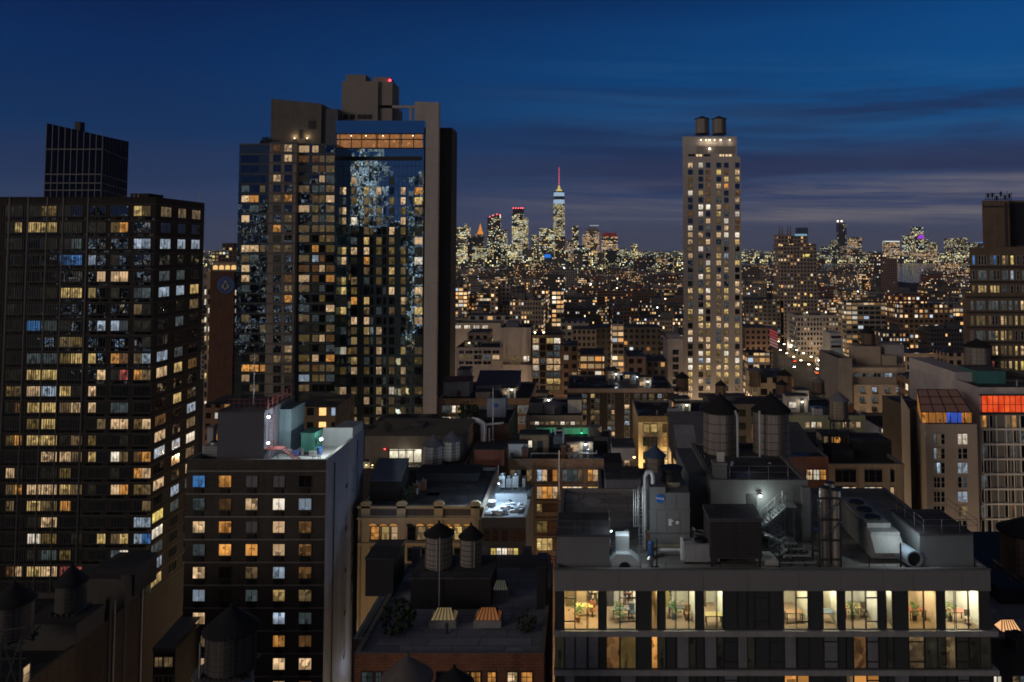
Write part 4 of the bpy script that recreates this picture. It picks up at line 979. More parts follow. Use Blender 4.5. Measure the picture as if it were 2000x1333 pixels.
# tank tops at the bottom edge
tank(745, 845, 1282, 1322, 1400, 50, 'grey cone topped tank rising from the bottom edge', cone=M('cone_taupe', (.12, .105, .1)), wood=WOODP, over=.02, group='tank tops at the bottom edge')
tank(852, 922, 1306, 1334, 1400, 50, 'dark pointed tank top just above the bottom edge', group='tank tops at the bottom edge')
bld('tank_building', 'dark low building below the frame carrying the bottom edge tanks', 'building', 720, 940, 1430, 44, 9.5, BRD, ROOFB, z=53.5)
bld('infill_building', 'narrow dark building between the blue side wall and the flat blue roof', 'building', 690, 760, 1180, 84, 16, BRD, ROOFB, z=44)
# ================================================================== right: glass fronted office with roof plant
d = 59
O = bld('office_building', 'modern office building with lit glass strips and crowded plant roof', 'office building', 1083, 1934, 1114, d, 20, M('panel_grey', (.17, .165, .172), .6, .08, .3, streak=.06), roofmat('roof_pavers', (.25, .245, .23), .35), par=.35)
bpy.data.objects.remove(O.wall)
zr = O.zr
b = MB(); b.box(O.x0 + .1, O.x1 - .1, d + 8, O.y1, 0, zr, 0, top=False); b.box(O.x0 + .1, O.x0 + .5, d + .3, d + 8, 0, zr - .1); b.box(O.x1 - .5, O.x1 - .1, d + .3, d + 8, 0, zr - .1)
ring(b, O.x0, O.x1, d, O.y1, zr, O.z, .3); b.box(O.x0, O.x1, d, d + .5, Z(1155, d), O.z - .004, 0, bottom=True); b.box(O.x0, O.x0 + .05, d + .5, O.y1, Z(1155, d), O.z - .004); b.box(O.x1 - .05, O.x1, d + .5, O.y1, Z(1155, d), O.z - .004)
O.wall = b.build('wall', M('panel_grey', ()), O.root)
b = MB()
for px in (1123, 1208, 1283, 1370, 1456, 1554, 1635, 1716, 1774, 1868): b.box(X(px, d) - .015, X(px, d) + .015, d - .012, d - .002, Z(1154, d), Z(1118, d))
b.box(O.x0 - .05, O.x1 + .05, d - .06, d + .2, O.z, O.z + .08); b.build('panel_joint', CONCD, O.root)
b = MB()
zs = [(Z(1155, d), Z(1232, d)), (Z(1243, d), Z(1309, d)), (Z(1319, d), Z(1385, d)), (Z(1395, d), Z(1460, d))]
for k in range(3): b.box(X(1083, d), X(1934, d), d - .12, d + 7.9, zs[k + 1][0], zs[k][1])
b.build('floor_slab', M('slab_grey', (.24, .235, .24), .7, .1), O.root)
b = MB(); b.quad((O.x0, d + .25, 0), (O.x1 - O.x0, 0, 0), (0, 0, zs[3][0])); b.build('lower_glazing', GLK, O.root)
lit1 = [(1103, 1122), (1124, 1146), (1149, 1168), (1185, 1209), (1212, 1241), (1273, 1283), (1300, 1318), (1321, 1344), (1346, 1357), (1375, 1398), (1401, 1411), (1531, 1553), (1556, 1577), (1608, 1634), (1651, 1663), (1666, 1689), (1692, 1713), (1731, 1742), (1774, 1802), (1805, 1828), (1846, 1863), (1867, 1889), (1892, 1911)]
dark1 = [(1085, 1101), (1170, 1184), (1243, 1271), (1285, 1299), (1359, 1374), (1413, 1438), (1440, 1458), (1460, 1472), (1474, 1500), (1502, 1529), (1579, 1606), (1636, 1650), (1715, 1730), (1744, 1772), (1830, 1845), (1913, 1932)]
# real rooms behind the lit glass of the top floor
rooms = [(1103, 1168, 'a'), (1185, 1241, 'b'), (1273, 1283, 'c'), (1300, 1357, 'd'), (1375, 1411, 'd'), (1531, 1577, 'e'), (1608, 1634, 'e'), (1651, 1713, 'f'), (1731, 1742, 'd'), (1774, 1828, 'g'), (1846, 1911, 'h')]
zf, zc = zs[0][1] + .02, zs[0][0] - .02
rcol = {'a': (.55, .46, .34), 'b': (.7, .68, .62), 'c': (.5, .4, .28), 'd': (.7, .7, .6), 'e': (.62, .58, .46), 'f': (.72, .72, .65), 'g': (.7, .6, .5), 'h': (.68, .68, .62)}
ro = random.Random(17); FURN = []
for (a, c, t) in rooms:
    x0, x1 = X(a - 1.5, d + .3, 1190), X(c + 1.5, d + .3, 1190); y0, y1 = d + .31, d + 4.6
    b = MB(); b.quad((x0, y1, zf), (x1 - x0, 0, 0), (0, 0, zc - zf)); b.quad((x0, y0, zf), (0, y1 - y0, 0), (0, 0, zc - zf)); b.quad((x1, y1, zf), (0, y0 - y1, 0), (0, 0, zc - zf))
    b.quad((x0, y0, zf), (x1 - x0, 0, 0), (0, y1 - y0, 0), 1); b.quad((x0, y1, zc), (x1 - x0, 0, 0), (0, y0 - y1, 0), 2)
    b.build('room', [M('room_' + t, rcol[t], .9, .35, 1.2, streak=.2), M('room_floor', (.3, .22, .15), .6), M('room_ceiling', (.7, .68, .62))], O.root)
    l = MB(); w = x1 - x0
    for k in range(max(1, int(w / 1.3))):
        xm = x0 + w * (k + .5) / max(1, int(w / 1.3))
        for yy in (y0 + .7, y0 + 2.6, y0 + 4.3): l.box(xm - .28 * min(1, w), xm + .28 * min(1, w), yy, yy + .6, zc - .06, zc - .03)
    l.build('ceiling_light', emit('office_light_' + ('a' if t in 'acg' else 'b'), srgb(255, 226, 170) if t in 'acg' else srgb(255, 242, 208), 62, True), O.root)
    if w > .8: FURN.append((x0, x1, y0, y1, a, c))
words = {1103: 'first', 1185: 'second', 1300: 'third', 1375: 'fourth', 1531: 'fifth', 1608: 'sixth', 1651: 'seventh', 1774: 'eighth', 1846: 'ninth'}
fcol = [(.28, .17, .09), (.06, .06, .065), (.42, .38, .3), (.3, .12, .09), (.36, .3, .12), (.1, .14, .18), (.16, .15, .15), (.12, .1, .07)]
for (x0, x1, y0, y1, a, c) in FURN:
    wd = words[a]; w = x1 - x0
    items = ['cabinet', 'desk', 'shelf', 'picture', 'chair', 'plant'] if w > 2 else ['cabinet', 'desk', 'picture']
    for k, it in enumerate(items):
        fx = x0 + w * ((k * .37 + ro.random() * .15) % .8 + .1); fy = y1 - .5 if it in ('cabinet', 'shelf') else y0 + .5 + ro.random() * 1.6
        cm = M('furn_%d' % ((k * 5 + a) % 8), fcol[(k * 5 + a) % 8], .6, .15)
        R = root(it, '%s inside the %s lit office room from the left' % ({'cabinet': 'cupboard at the back', 'desk': 'desk near the glass', 'shelf': 'open shelf at the back', 'picture': 'framed picture on the back wall', 'chair': 'office chair', 'plant': 'leafy pot plant'}[it], wd), it, (fx, fy, zf))
        q = MB()
        if it == 'cabinet':
            q.box(-.45, .45, -.25, .25, 0, 1.5); q.build('body', cm, R, True); h = MB()
            for u in (-.42, .02): h.box(u, u + .4, -.28, -.251, .06, 1.44)
            h.build('door', M('furn_%d' % ((k + a) % 8), fcol[(k + a) % 8], .6, .15), R, True)
        elif it == 'desk':
            q.box(-.65, .65, -.35, .35, .7, .76); q.build('top', cm, R, True)
            for u in (-.58, .58):
                for v in (-.3, .3):
                    h = MB(); h.box(u - .03, u + .03, v - .03, v + .03, 0, .7); h.build('leg', METALD, R, True)
        elif it == 'shelf':
            q.box(-.5, -.46, -.2, .2, 0, 2.0); q.box(.46, .5, -.2, .2, 0, 2.0)
            for u in range(5): q.box(-.46, .46, -.2, .2, .1 + u * .45, .14 + u * .45)
            q.build('frame', cm, R, True)
            for u in range(4):
                h = MB(); xx = -.44
                while xx < .36:
                    ww = ro.uniform(.04, .14); h.box(xx, xx + ww, -.15, .15, .14 + u * .45, .14 + u * .45 + ro.uniform(.2, .36), ro.randrange(3)); xx += ww + .01
                h.build('books', [M('furn_3', ()) if 'furn_3' in MC else cm, M('furn_white', (.6, .58, .5)), M('furn_dk', (.05, .06, .08))], R, True)
        elif it == 'picture':
            R.location = (fx, y1 - .03, zf + 1.5); q.box(-.4, .4, 0, .02, 0, .55); q.build('frame', M('furn_dk', (.05, .06, .08)), R, True); h = MB(); h.quad((-.35, -.01, .05), (.7, 0, 0), (0, 0, .45)); h.build('print', M('furn_white', (.6, .58, .5), .6, .6, 4), R, True)
        elif it == 'chair':
            q.box(-.24, .24, -.24, .24, .45, .52); q.build('seat', cm, R, True); h = MB(); h.box(-.22, .22, .2, .26, .55, 1.05); h.build('backrest', cm, R, True); h = MB(); h.cyl((0, 0), .06, .45, .03); [h.bar((0, 0, .08), (.28 * math.cos(z_), .28 * math.sin(z_), .03), .025) for z_ in (0, 1.26, 2.5, 3.8, 5)]; h.build('base', METALD, R, True)
        else:
            q.cyl((0, 0), 0, .4, .16, .2, 12); q.build('pot', cm, R, True); h = MB(); rp = random.Random(a)
            for _ in range(70):
                v = Vector((rp.gauss(0, .22), rp.gauss(0, .22), rp.uniform(.45, 1.25))); e = Vector((rp.uniform(-1, 1), rp.uniform(-1, 1), rp.uniform(-.5, 1))).normalized(); g = e.orthogonal().normalized()
                h.face([v, v + e * .12 + g * .05, v + e * .25, v + e * .12 - g * .05])
            h.build('foliage', M('leaf_indoor', (.05, .13, .04), .6), R, True)
# clear panes of the top strip
def clear():
    m, n, b_ = newmat('pane_clear'); tr = n.new('ShaderNodeBsdfTransparent'); tr.inputs[0].default_value = (.92, .95, .93, 1)
    gl = n.new('ShaderNodeBsdfGlossy'); gl.inputs['Roughness'].default_value = .02; gl.inputs[0].default_value = (.9, .9, .9, 1)
    fr_ = n.new('ShaderNodeFresnel'); fr_.inputs[0].default_value = 1.5; mx = n.new('ShaderNodeMixShader'); n.link(fr_.outputs[0], mx.inputs[0]); n.link(tr.outputs[0], mx.inputs[1]); n.link(gl.outputs[0], mx.inputs[2])
    n.link(mx.outputs[0], n.n['Material Output'].inputs['Surface']); return m
PANE['T'] = clear()
def strip(pairs, zt, zb, key, nh=0):
    for i, (a, c) in enumerate(pairs):
        k = key(i); x0, x1 = X(a, d + .2, 1190), X(c, d + .2, 1190); raw = winraw(x1 - x0, zt - zb - .1, 0, 0, .04)
        o = raw.mesh('window', [FRD, PANE[k]]); o = bpy.data.objects.new('window', o); COL.objects.link(o); o.parent = O.root; o.location = Vector((x0, d + .2, zb + .05)) - O.root.location
        if (i % 4 == 0 and c - a > 18): 
            q = MB(); w = x1 - x0; h = zt - zb - .1
            for u in (.2, .82): q.box(0, w, -.09, -.03, h * u - .04, h * u + .04)
            f = q.build('transom', FRD, o, True)
strip(lit1, zs[0][0], zs[0][1], lambda i: 'T'); strip(dark1, zs[0][0], zs[0][1], lambda i: 'K')
all2 = sorted(lit1 + dark1)
def k2(i):
    a = all2[i][0]
    if a in (1185,): return 'o'
    if a == 1212: return 'y'
    if a == 1273: return 'O'
    if a in (1666,): return 'o'
    if a in (1103, 1124, 1149, 1692, 1713, 1321, 1440, 1531, 1375, 1608): return 'G'
    if a in (1321, 1344, 1774, 1846): return 'w'
    if a > 1770 or i % 3 == 0: return 'e'
    return 'K'
strip(all2, zs[1][0], zs[1][1], k2)
strip(all2, zs[2][0], zs[2][1], lambda i: 'O' if all2[i][0] in (1531, 1556, 1666, 1692) else ('w' if all2[i][0] in (1651,) else ('G' if i % 5 == 1 else 'K')))
b = MB()
for (a, c) in all2:
    if ro.random() < .45 and not (1100 < a < 1170):
        x0 = X(a, d + .6); q = x0 + (X(c, d) - X(a, d)) * ro.uniform(.15, .4)
        for k in range(4): u = x0 + (q - x0) * k / 4; b.box(u, u + .1, d + .5 + .05 * (k % 2), d + .6 + .05 * (k % 2), zs[1][1] + .05, zs[1][0] - .05)
b.build('curtain', M('curtain_grey', (.4, .4, .4)), O.root)
b = MB(); b.quad((O.x0 + .5, d + 7.6, zs[2][1]), (O.x1 - O.x0 - 1, 0, 0), (0, 0, zs[1][0] - zs[2][1])); b.build('inner_wall', CONCD, O.root)
# ------------------------------------------------------------------ plant on the office roof
zr = O.zr
def RD(py): return GD(py, zr)
LGREY = M('plant_grey', (.15, .158, .165), .65, .1, .5, streak=.1)
RL = rooflet('roof_bulkhead', 'grey plant room at the left front corner of the office roof', 'bulkhead', 1087, 1191, 1045, 1112, RD(1110), 5, LGREY, ROOFD, cap=.04)
zt = Z(1045, RL.location.y); yl = RL.location.y
railing('railing', RL, [(X(1088, yl), yl + 4.8, zt), (X(1088, yl), yl + .1, zt), (X(1191, yl), yl + .1, zt), (X(1191, yl), yl + 4.8, zt)], 1.0, 1.5)
RR = rooflet('roof_bulkhead', 'pale plant room with railings at the right end of the office roof', 'bulkhead', 1797, 1902, 1042, 1110, RD(1108), 5.5, M('plant_pale', (.15, .17, .185), .65, .1, .5, streak=.1), ROOFD, cap=.04)
zt = Z(1042, RR.location.y); yl = RR.location.y
railing('railing', RR, [(X(1798, yl), yl + 5.3, zt), (X(1798, yl), yl + .1, zt), (X(1902, yl), yl + .1, zt), (X(1902, yl), yl + 5.3, zt)], 1.0, 1.5)
b = MB(); xd = X(1797, yl) - .06; b.box(xd, xd + .05, yl + .9, yl + 1.9, zr + .1, zr + 2.1); b.build('door', METALD, RR)
bulb('white wall lamp on the left side of the pale plant room', (X(1794, yl), yl + 1.4, Z(1055, yl)), (.85, .97, 1), 7, .12, 180, off=(-1.7, -1.6, .9), arm=False)
bulb('white wall lamp on the right side of the left plant room', (X(1194, RL.location.y), RL.location.y + 1.6, Z(1052, RL.location.y)), (.85, .97, 1), 7, .1, 165, off=(1.3, -1.2, 1.2), arm=False)
# hooded duct
y = RD(1112); R = root('hooded_duct', 'pale angular hooded duct beside the left plant room', 'duct', (X(1215, y), y, zr))
b = MB(); w0, w1, w2, w3 = X(1178, y), X(1203, y), X(1229, y), X(1249, y); zA = Z(1110, y); zB = Z(1086, y)
b.prism([(w0, zr), (w3, zr), (w3, zr + .35), (w2, zB), (w1, zB)], y + .3, y + 1.7); b.build('hood', M('duct_pale', (.4, .45, .48), .45, .12), R)
b = MB(); b.cyl((X(1217, y), y + .2), zr - .2, zr - .1, .1); xm = X(1219, y); b.prism([(xm + .42 * math.cos(t * PI / 10), zr + .42 * math.sin(t * PI / 10)) for t in range(11)], y + .22, y + .31); b.build('opening', BLACK, R)
b = MB(); b.box(X(1203, y), X(1229, y), y + .9, y + 1.9, zB, Z(1056, y)); b.build('riser', M('duct_pale', ()), R)
# cooling unit with round blue logo
y = RD(1078); R = root('cooling_tower', 'tall grey cooling unit with round blue logo on the office roof', 'cooling tower', (X(1306, y), y, zr))
b = MB(); xa, xb, xc = X(1268, y), X(1298, y), X(1345, y); b.box(xa, xc, y, y + 4, Z(1062, y), Z(999, y)); b.box(xa, xb, y + .02, y + 4, Z(999, y) + .12, Z(952, y)); b.box(xb + .02, xc, y + .02, y + 4, Z(999, y) + .12, Z(963, y)); b.box(xa - .05, xc + .05, y - .05, y + 4.05, Z(999, y), Z(999, y) + .12)
b.build('casing', LGREY, R)
b = MB()
for px in (1281, 1300, 1326): b.box(X(px, y) - .02, X(px, y) + .02, y - .015, y - .002, Z(1042, y), Z(1001, y))
for px in (1319,): b.box(X(px, y) - .02, X(px, y) + .02, y + .004, y + .018, Z(996, y), Z(966, y))
b.box(xa, xc, y - .02, y - .003, Z(1043, y), Z(1041, y)); b.box(X(1312, y), X(1326, y), y - .02, y - .004, Z(1017, y), Z(1015.5, y)); b.build('panel_joint', M('joint_dark', (.08, .08, .085)), R)
xe, ze, re = X(1288, y), Z(974, y), .345
b = MB(); b.prism([(xe + re * math.cos(t * PI / 16), ze + re * math.sin(t * PI / 16)) for t in range(32)], y - .03, y + .019); lg = b.build('logo', M('logo_blue', (.01, .10, .42), .5, .05), R)
def text(name, s_, loc, size, mat, parent, ext=.01, rz=0.0):
    cu = bpy.data.curves.new(name, 'FONT'); cu.body = s_; cu.size = size; cu.align_x = 'CENTER'; cu.align_y = 'CENTER'; cu.extrude = ext
    o = bpy.data.objects.new(name, cu); COL.objects.link(o); dg = bpy.context.evaluated_depsgraph_get(); me = bpy.data.meshes.new_from_object(o.evaluated_get(dg)); bpy.data.objects.remove(o)
    me.materials.clear(); me.materials.append(mat); o = bpy.data.objects.new(name, me); COL.objects.link(o); o.parent = parent
    w_ = Vector(parent.location); 
    if parent.parent is not None: w_ = w_ + parent.parent.location
    o.location = Vector(loc) - w_; o.rotation_euler = (PI / 2, rz, 0); return o
text('lettering', 'NASA', (xe, y - .045, ze), .27, M('logo_white', (.7, .72, .75), .6, .05), lg, rz=.12)
b = MB(); b.box(X(1318, y), X(1324, y), y - .03, y - .003, Z(1024, y), Z(1018, y)); b.box(X(1304, y), X(1310, y), y - .03, y - .003, Z(1027, y), Z(1014, y)); b.box(X(1309, y), X(1313, y), y - .03, y - .003, Z(1019, y), Z(1016, y)); b.build('notice', WHITE, R)
b = MB(); c = (X(1315, y), y + 2); b.cyl(c, Z(963, y), Z(951, y), .75, None, 20); b.build('fan_neck', CREAM, R)
b = MB(); b.cyl(c, Z(951, y), Z(937, y), .95, .8, 20); b.cyl(c, Z(937, y), Z(926, y), .8, .98, 20); b.build('fan_stack', BLACK, R)
b = MB(); b.box(xa + .2, xc - .2, y + .1, y + 3.5, zr + .3, Z(1062, y)); b.build('basin', M('basin_tan', (.3, .27, .2)), R)
for px in (1271, 1341):
    b = MB(); b.box(X(px, y) - .1, X(px, y) + .1, y, y + .25, zr, Z(1062, y)); b.build('leg', METALD, R)
# ladder with cage, riser pipes, small pipes
y = RD(1082); R = root('caged_ladder', 'galvanized ladder with safety cage left of the cooling unit', 'ladder', (X(1244, y), y, zr))
b = MB(); x0, x1 = X(1247, y), X(1254, y)
for x_ in (x0, x1): b.bar((x_, y, zr), (x_, y, Z(950, y)), .035)
k = zr + .3
while k < Z(955, y): b.bar((x0, y, k), (x1, y, k), .02); k += .3
b.build('ladder', METAL, R)
b = MB(); xl_ = X(1236, y)
for px in (1236, 1240, 1244): b.bar((X(px, y), y - .35, Z(1026, y)), (X(px, y), y - .35, Z(953, y)), .02)
for py in (955, 972, 990, 1005, 1026): b.bar((xl_, y - .35, Z(py, y)), (x1, y, Z(py, y)), .022); b.bar((xl_, y - .35, Z(py, y)), (x0, y + .1, Z(py, y)), .022)
b.build('cage', METAL, R)
y = RD(1076) + .2; R = root('riser_pipe', 'white bent riser pipe left of the cooling unit', 'pipe', (X(1259, y), y, zr))
b = MB(); b.path([(X(1259, y), y, zr), (X(1259, y), y, Z(932, y)), (X(1263, y), y, Z(922, y)), (X(1271, y), y, Z(922, y)), (X(1274, y), y, Z(932, y)), (X(1274, y), y, Z(945, y))], .17); b.build('pipe', STEELW, R)
y = RD(1096); R = root('pump_set', 'blue pump with short white pipes in front of the cooling unit', 'pump', (X(1275, y), y, zr))
b = MB(); b.cyl((X(1270, y), y + .4), zr, zr + 1.1, .28, .22, 12); b.ball((X(1270, y), y + .4, zr + 1.15), .26, 0, 10); b.build('pump', M('pump_blue', (.03, .08, .2), .5), R)
b = MB(); b.path([(X(1284, y), y + .8, zr + .55), (X(1328, y), y + .8, zr + .55), (X(1331, y), y + .6, zr + .55)], .14); b.cyl((X(1331, y), y + .2), zr, zr + 1.75, .17, .17, 12); b.cyl((X(1342, y), y + .3), zr, zr + 1.4, .07, .07, 8); b.build('pipe', STEELW, R)
vent('shiny round vent can near the front edge of the office roof', 1270, 1086, 1112, RD(1109), .3, M('shiny_can', (.6, .6, .58), .3, .1, 1, 1))
pole('black post near the front edge of the office roof by the vent can', 1283, 1052, 1110, RD(1110), .05, BLACK, 'post', 'post')
# coil stack
y = RD(1080); R = root('hose_coils', 'stack of black hose coils between the cooling unit and dark louvred unit', 'hose', (X(1365, y), y, zr))
for k in range(6):
    b = MB(); zz_ = zr + .1 + k * .3
    for t in range(16):
        a0, a1 = t * PI / 8, (t + 1) * PI / 8; b.bar((X(1365, y) + .42 * math.cos(a0), y + .42 * math.sin(a0), zz_), (X(1365, y) + .42 * math.cos(a1), y + .42 * math.sin(a1), zz_), .09)
    b.build('coil', M('hose_grey', (.09, .09, .1), .4), R)
# dark louvred unit
y = RD(1108); R = root('louvred_unit', 'big dark louvred air unit in the middle of the office roof', 'air unit', (X(1432, y), y, zr))
b = MB(); x0, x1 = X(1384, y), X(1484, y); b.box(x0, x1, y, y + 3.2, Z(1092, y), Z(1020, y)); b.build('casing', M('unit_brown', (.045, .04, .042), .7, .1), R)
b = MB()
for k in range(14): h = Z(1088, y) + k * .19; b.box(x0 + .1, x1 - .1, y - .04, y - .003, h, h + .1)
b.box((x0 + x1) / 2 - .03, (x0 + x1) / 2 + .03, y - .06, y - .041, Z(1090, y), Z(1022, y)); b.build('louvre', M('unit_slat', (.03, .027, .03), .6), R)
b = MB(); b.box(x0 - .08, x1 + .08, y - .08, y + 3.28, Z(1020, y), Z(1012, y)); b.build('lid', ROOFD, R)
for a in (x0 + .05, x1 - .25):
    for c in (y + .05, y + 2.9): b = MB(); b.box(a, a + .2, c, c + .2, zr, Z(1092, y)); b.build('leg', METALD, R)
b = MB(); b.bar((x0, y + .05, zr + .35), (x1, y + .05, zr + .35), .05); b.build('rail', METALD, R)
R = root('pale_plinth', 'low pale concrete plinth right of the dark louvred unit', 'plinth', (X(1500, RD(1100)), RD(1105), zr)); b = MB(); b.box(X(1488, RD(1105)), X(1515, RD(1105)), RD(1105), RD(1088), zr, zr + .3); b.box(X(1490, RD(1105)), X(1508, RD(1105)), RD(1098), RD(1090), zr + .3, zr + .5); b.build('slab', M('plinth', (.42, .42, .4)), R)
# penthouse with deck, stair and lamp
y = RD(1058); B2 = bld('penthouse', 'grey concrete penthouse carrying two big water tanks on the office roof', 'penthouse', 1388, 1578, 938, y, 12.5, M('penthouse_grey', (.12, .126, .135), .8, .12, .4, streak=.14), ROOFD, par=.2, zb=zr)
zd = B2.zr
b = MB(); b.box(X(1350, y), B2.x0 - .002, y + 2, B2.y1 - 1, zr, Z(944, y)); b.build('wing', M('wing_dark', (.1, .105, .12)), B2.root)
b = MB(); b.box(X(1455, y), X(1475, y), y - .04, y - .003, Z(1016, y), Z(965, y)); b.build('door', METALD, B2.root)
b = MB(); b.box(X(1560, y), X(1576, y), y - .35, y - .004, zr, B2.z - .5); b.build('pilaster', M('penthouse_grey', ()), B2.root)
railing('railing', B2.root, [(B2.x0, y + 10, zd + .2), (B2.x0 - .0, y + .15, zd + .2), (B2.x1, y + .15, zd + .2), (B2.x1 - .1, y + 10, zd + .2)], 1.1, 1.7)
bulb('bright lamp over the penthouse door lighting the steel stair', (X(1480, y), y - .35, Z(966, y)), (.95, 1, .9), 8, .13, 105, lcol=(.85, 1, .88), off=(.1, -.5, -.15), arm=False)
Rst = root('steel_stair', 'zigzag galvanized steel stair lit by the penthouse door lamp', 'stair', (X(1520, y), y - 2, zr))
def flight(name, p, q, w=1.0):
    p, q = Vector(p), Vector(q); k = max(4, int(abs(q.z - p.z) / .2)); b = MB()
    for i in range(k):
        c = p.lerp(q, (i + .5) / k); b.box(c.x - .14, c.x + .14, c.y, c.y + w, c.z - .02, c.z + .02)
    for o_ in (0, w): b.bar(p + Vector((0, o_, -.08)), q + Vector((0, o_, -.08)), .09, 0, 4)
    b.build(name, METAL, Rst)
    for o_ in (0, w): railing('railing', Rst, [p + Vector((0, o_, 0)), q + Vector((0, o_, 0))], .95, .9, METAL, .025)
def land(x0, x1, y0, y1, z):
    b = MB(); b.box(x0, x1, y0, y1, z - .08, z); b.build('landing', METAL, Rst)
    for x_ in (x0 + .1, x1 - .1):
        for y_ in (y0 + .1, y1 - .1): l = MB(); l.bar((x_, y_, zr), (x_, y_, z - .08), .05); l.build('post', METALD, Rst)
y1s = y - 1.35
zA, zB, zC, zD = Z(1016, y), Z(1026, y1s), Z(990, y1s), Z(1062, y1s - 1.2)
land(X(1452, y), X(1490, y), y - 1.3, y - .05, zA); railing('railing', Rst, [(X(1452, y), y - .1, zA), (X(1452, y), y - 1.3, zA), (X(1482, y), y - 1.3, zA)], .95, 1)
flight('flight', (X(1486, y1s), y1s, zA - .1), (X(1530, y1s), y1s, zC)); land(X(1530, y1s), X(1552, y1s), y1s, y - .05, zC)
railing('railing', Rst, [(X(1530, y1s), y1s, zC), (X(1552, y1s), y1s, zC), (X(1552, y1s), y - .1, zC)], .95, 1)
y2 = y1s - 1.2; flight('flight', (X(1488, y2), y2, zA - .3), (X(1528, y2), y2, zD)); land(X(1528, y2), X(1553, y2), y2, y1s + .1, zD)
railing('railing', Rst, [(X(1528, y2), y2, zD), (X(1553, y2), y2, zD), (X(1553, y2), y1s + .1, zD)], .95, 1)
y3 = y2 - 1.1; flight('flight', (X(1502, y3), y3, zr), (X(1532, y3), y3, zD))
rp = random.Random(9)
for k in range(5):
    yy = RD(1106 - 5 * k); R = root('pipe_run', ['low pipe run nearest the front edge below the steel stair', 'second low pipe run below the steel stair', 'third low pipe run below the steel stair', 'fourth low pipe run below the steel stair', 'rearmost low pipe run below the steel stair'][k], 'pipe', (X(1540, yy), yy, zr), 'low pipes below the stair')
    xa_, xb_ = X(1515 + k * 6, yy), X(1588 - k * 5, yy); h = zr + .25 + k * .07
    b = MB(); b.path([(xa_, yy, zr), (xa_, yy, h), (xb_, yy, h), (xb_, yy + .6, h)], .06 + .02 * (k % 3)); b.build('pipe', METALD if k % 2 else METAL, R)
    
    for u in (xa_ * .7 + xb_ * .3, xa_ * .3 + xb_ * .7): l = MB(); l.box(u - .05, u + .05, yy - .12, yy + .12, zr, h - .03); l.build('support', METALD, R)
pole('black post near the front edge below the steel stair', 1523, 1062, 1110, RD(1111), .05, BLACK, 'post', 'post')
# tanks and pipework on the penthouse
ytk = GD(893, zd) + 2
tank(1373, 1440, 771, 801, 899, ytk, 'left of the two big weathered tanks on the grey penthouse', over=.08, yfoot=905, group='big tanks on the penthouse', name='water_tank')
tank(1470, 1541, 769, 800, 899, ytk, 'right of the two big weathered tanks on the grey penthouse', over=.08, yfoot=905, group='big tanks on the penthouse', name='water_tank')
R = root('tank_pipework', 'white pipes linking the two big tanks and the deck manifold', 'pipe', (X(1460, ytk), ytk - 2, zd)); yp = ytk - 2.0
b = MB(); b.path([(X(1437, yp), yp + .5, Z(805, yp)), (X(1439, yp), yp, Z(815, yp)), (X(1439, yp), yp, Z(895, yp)), (X(1482, yp), yp, Z(895, yp)), (X(1482, yp), yp, Z(803, yp))], .11); b.bar((X(1462, yp), yp, Z(895, yp)), (X(1462, yp), yp, Z(911, yp)), .1); b.build('riser', STEELW, R)
yq = yp - 2.2; b = MB(); b.path([(X(1427, yq), yq, Z(903, yq)), (X(1432, yq), yq, Z(911, yq)), (X(1495, yq), yq, Z(911, yq)), (X(1503, yq), yq, Z(905, yq))], .15); b.path([(X(1424, yq), yq - .8, zd + .2), (X(1424, yq), yq - .8, Z(919, yq)), (X(1463, yq), yq - .8, Z(917, yq))], .13); b.build('manifold', STEELW, R)
rooflet('vent_housing', 'grey box with small pale flue in front of the left big tank', 'vent', 1395, 1420, 905, 936, y + .8, 1.2, LGREY, LGREY)
b = MB(); yv = y + 1.2; b.box(X(1400, yv), X(1413, yv), yv, yv + .5, Z(904.9, yv), Z(884, yv)); o = b.build('flue_box', M('flue_pale', (.45, .43, .38))); tag(o, 'small pale flue box standing on the grey vent housing', 'flue')
# exhaust stacks
y = RD(1110); R = root('exhaust_stacks', 'bundle of tall metal exhaust flues in a braced frame', 'flue', (X(1616, y), y, zr))
for k, (px, yy, tp) in enumerate(((1605, y + .7, 953), (1616, y + 1.4, 944), (1628, y + .6, 958))):
    b = MB(); b.cyl((X(px, yy), yy), zr, Z(tp, yy), .36, None, 18)
    for py in (985, 1020, 1055, 1085): b.cyl((X(px, yy), yy), Z(py, yy), Z(py - 3, yy), .39, None, 18)
    b.build('flue', M('flue_steel', (.36, .33, .31), .4, .25, 1, .75), R)
    b = MB(); b.cyl((X(px, yy), yy), Z(tp, yy), Z(tp - 2, yy), .4, .38, 18); b.build('rim', METALD, R)
b = MB()
for px in (1596, 1637):
    for yy in (y + .1, y + 1.9): b.box(X(px, y) - .06, X(px, y) + .06, yy, yy + .12, zr, Z(976, y))
for py in (976, 1018, 1058, 1096):
    b.box(X(1594, y), X(1639, y), y + .02, y + .14, Z(py, y), Z(py, y) + .12); b.box(X(1594, y), X(1639, y), y + 1.8, y + 1.92, Z(py, y), Z(py, y) + .12)
b.bar((X(1596, y), y + .05, Z(1018, y)), (X(1637, y), y + .05, Z(976, y)), .04); b.bar((X(1596, y), y + .05, Z(1058, y)), (X(1637, y), y + .05, Z(1018, y)), .04); b.build('frame', METALD, R)
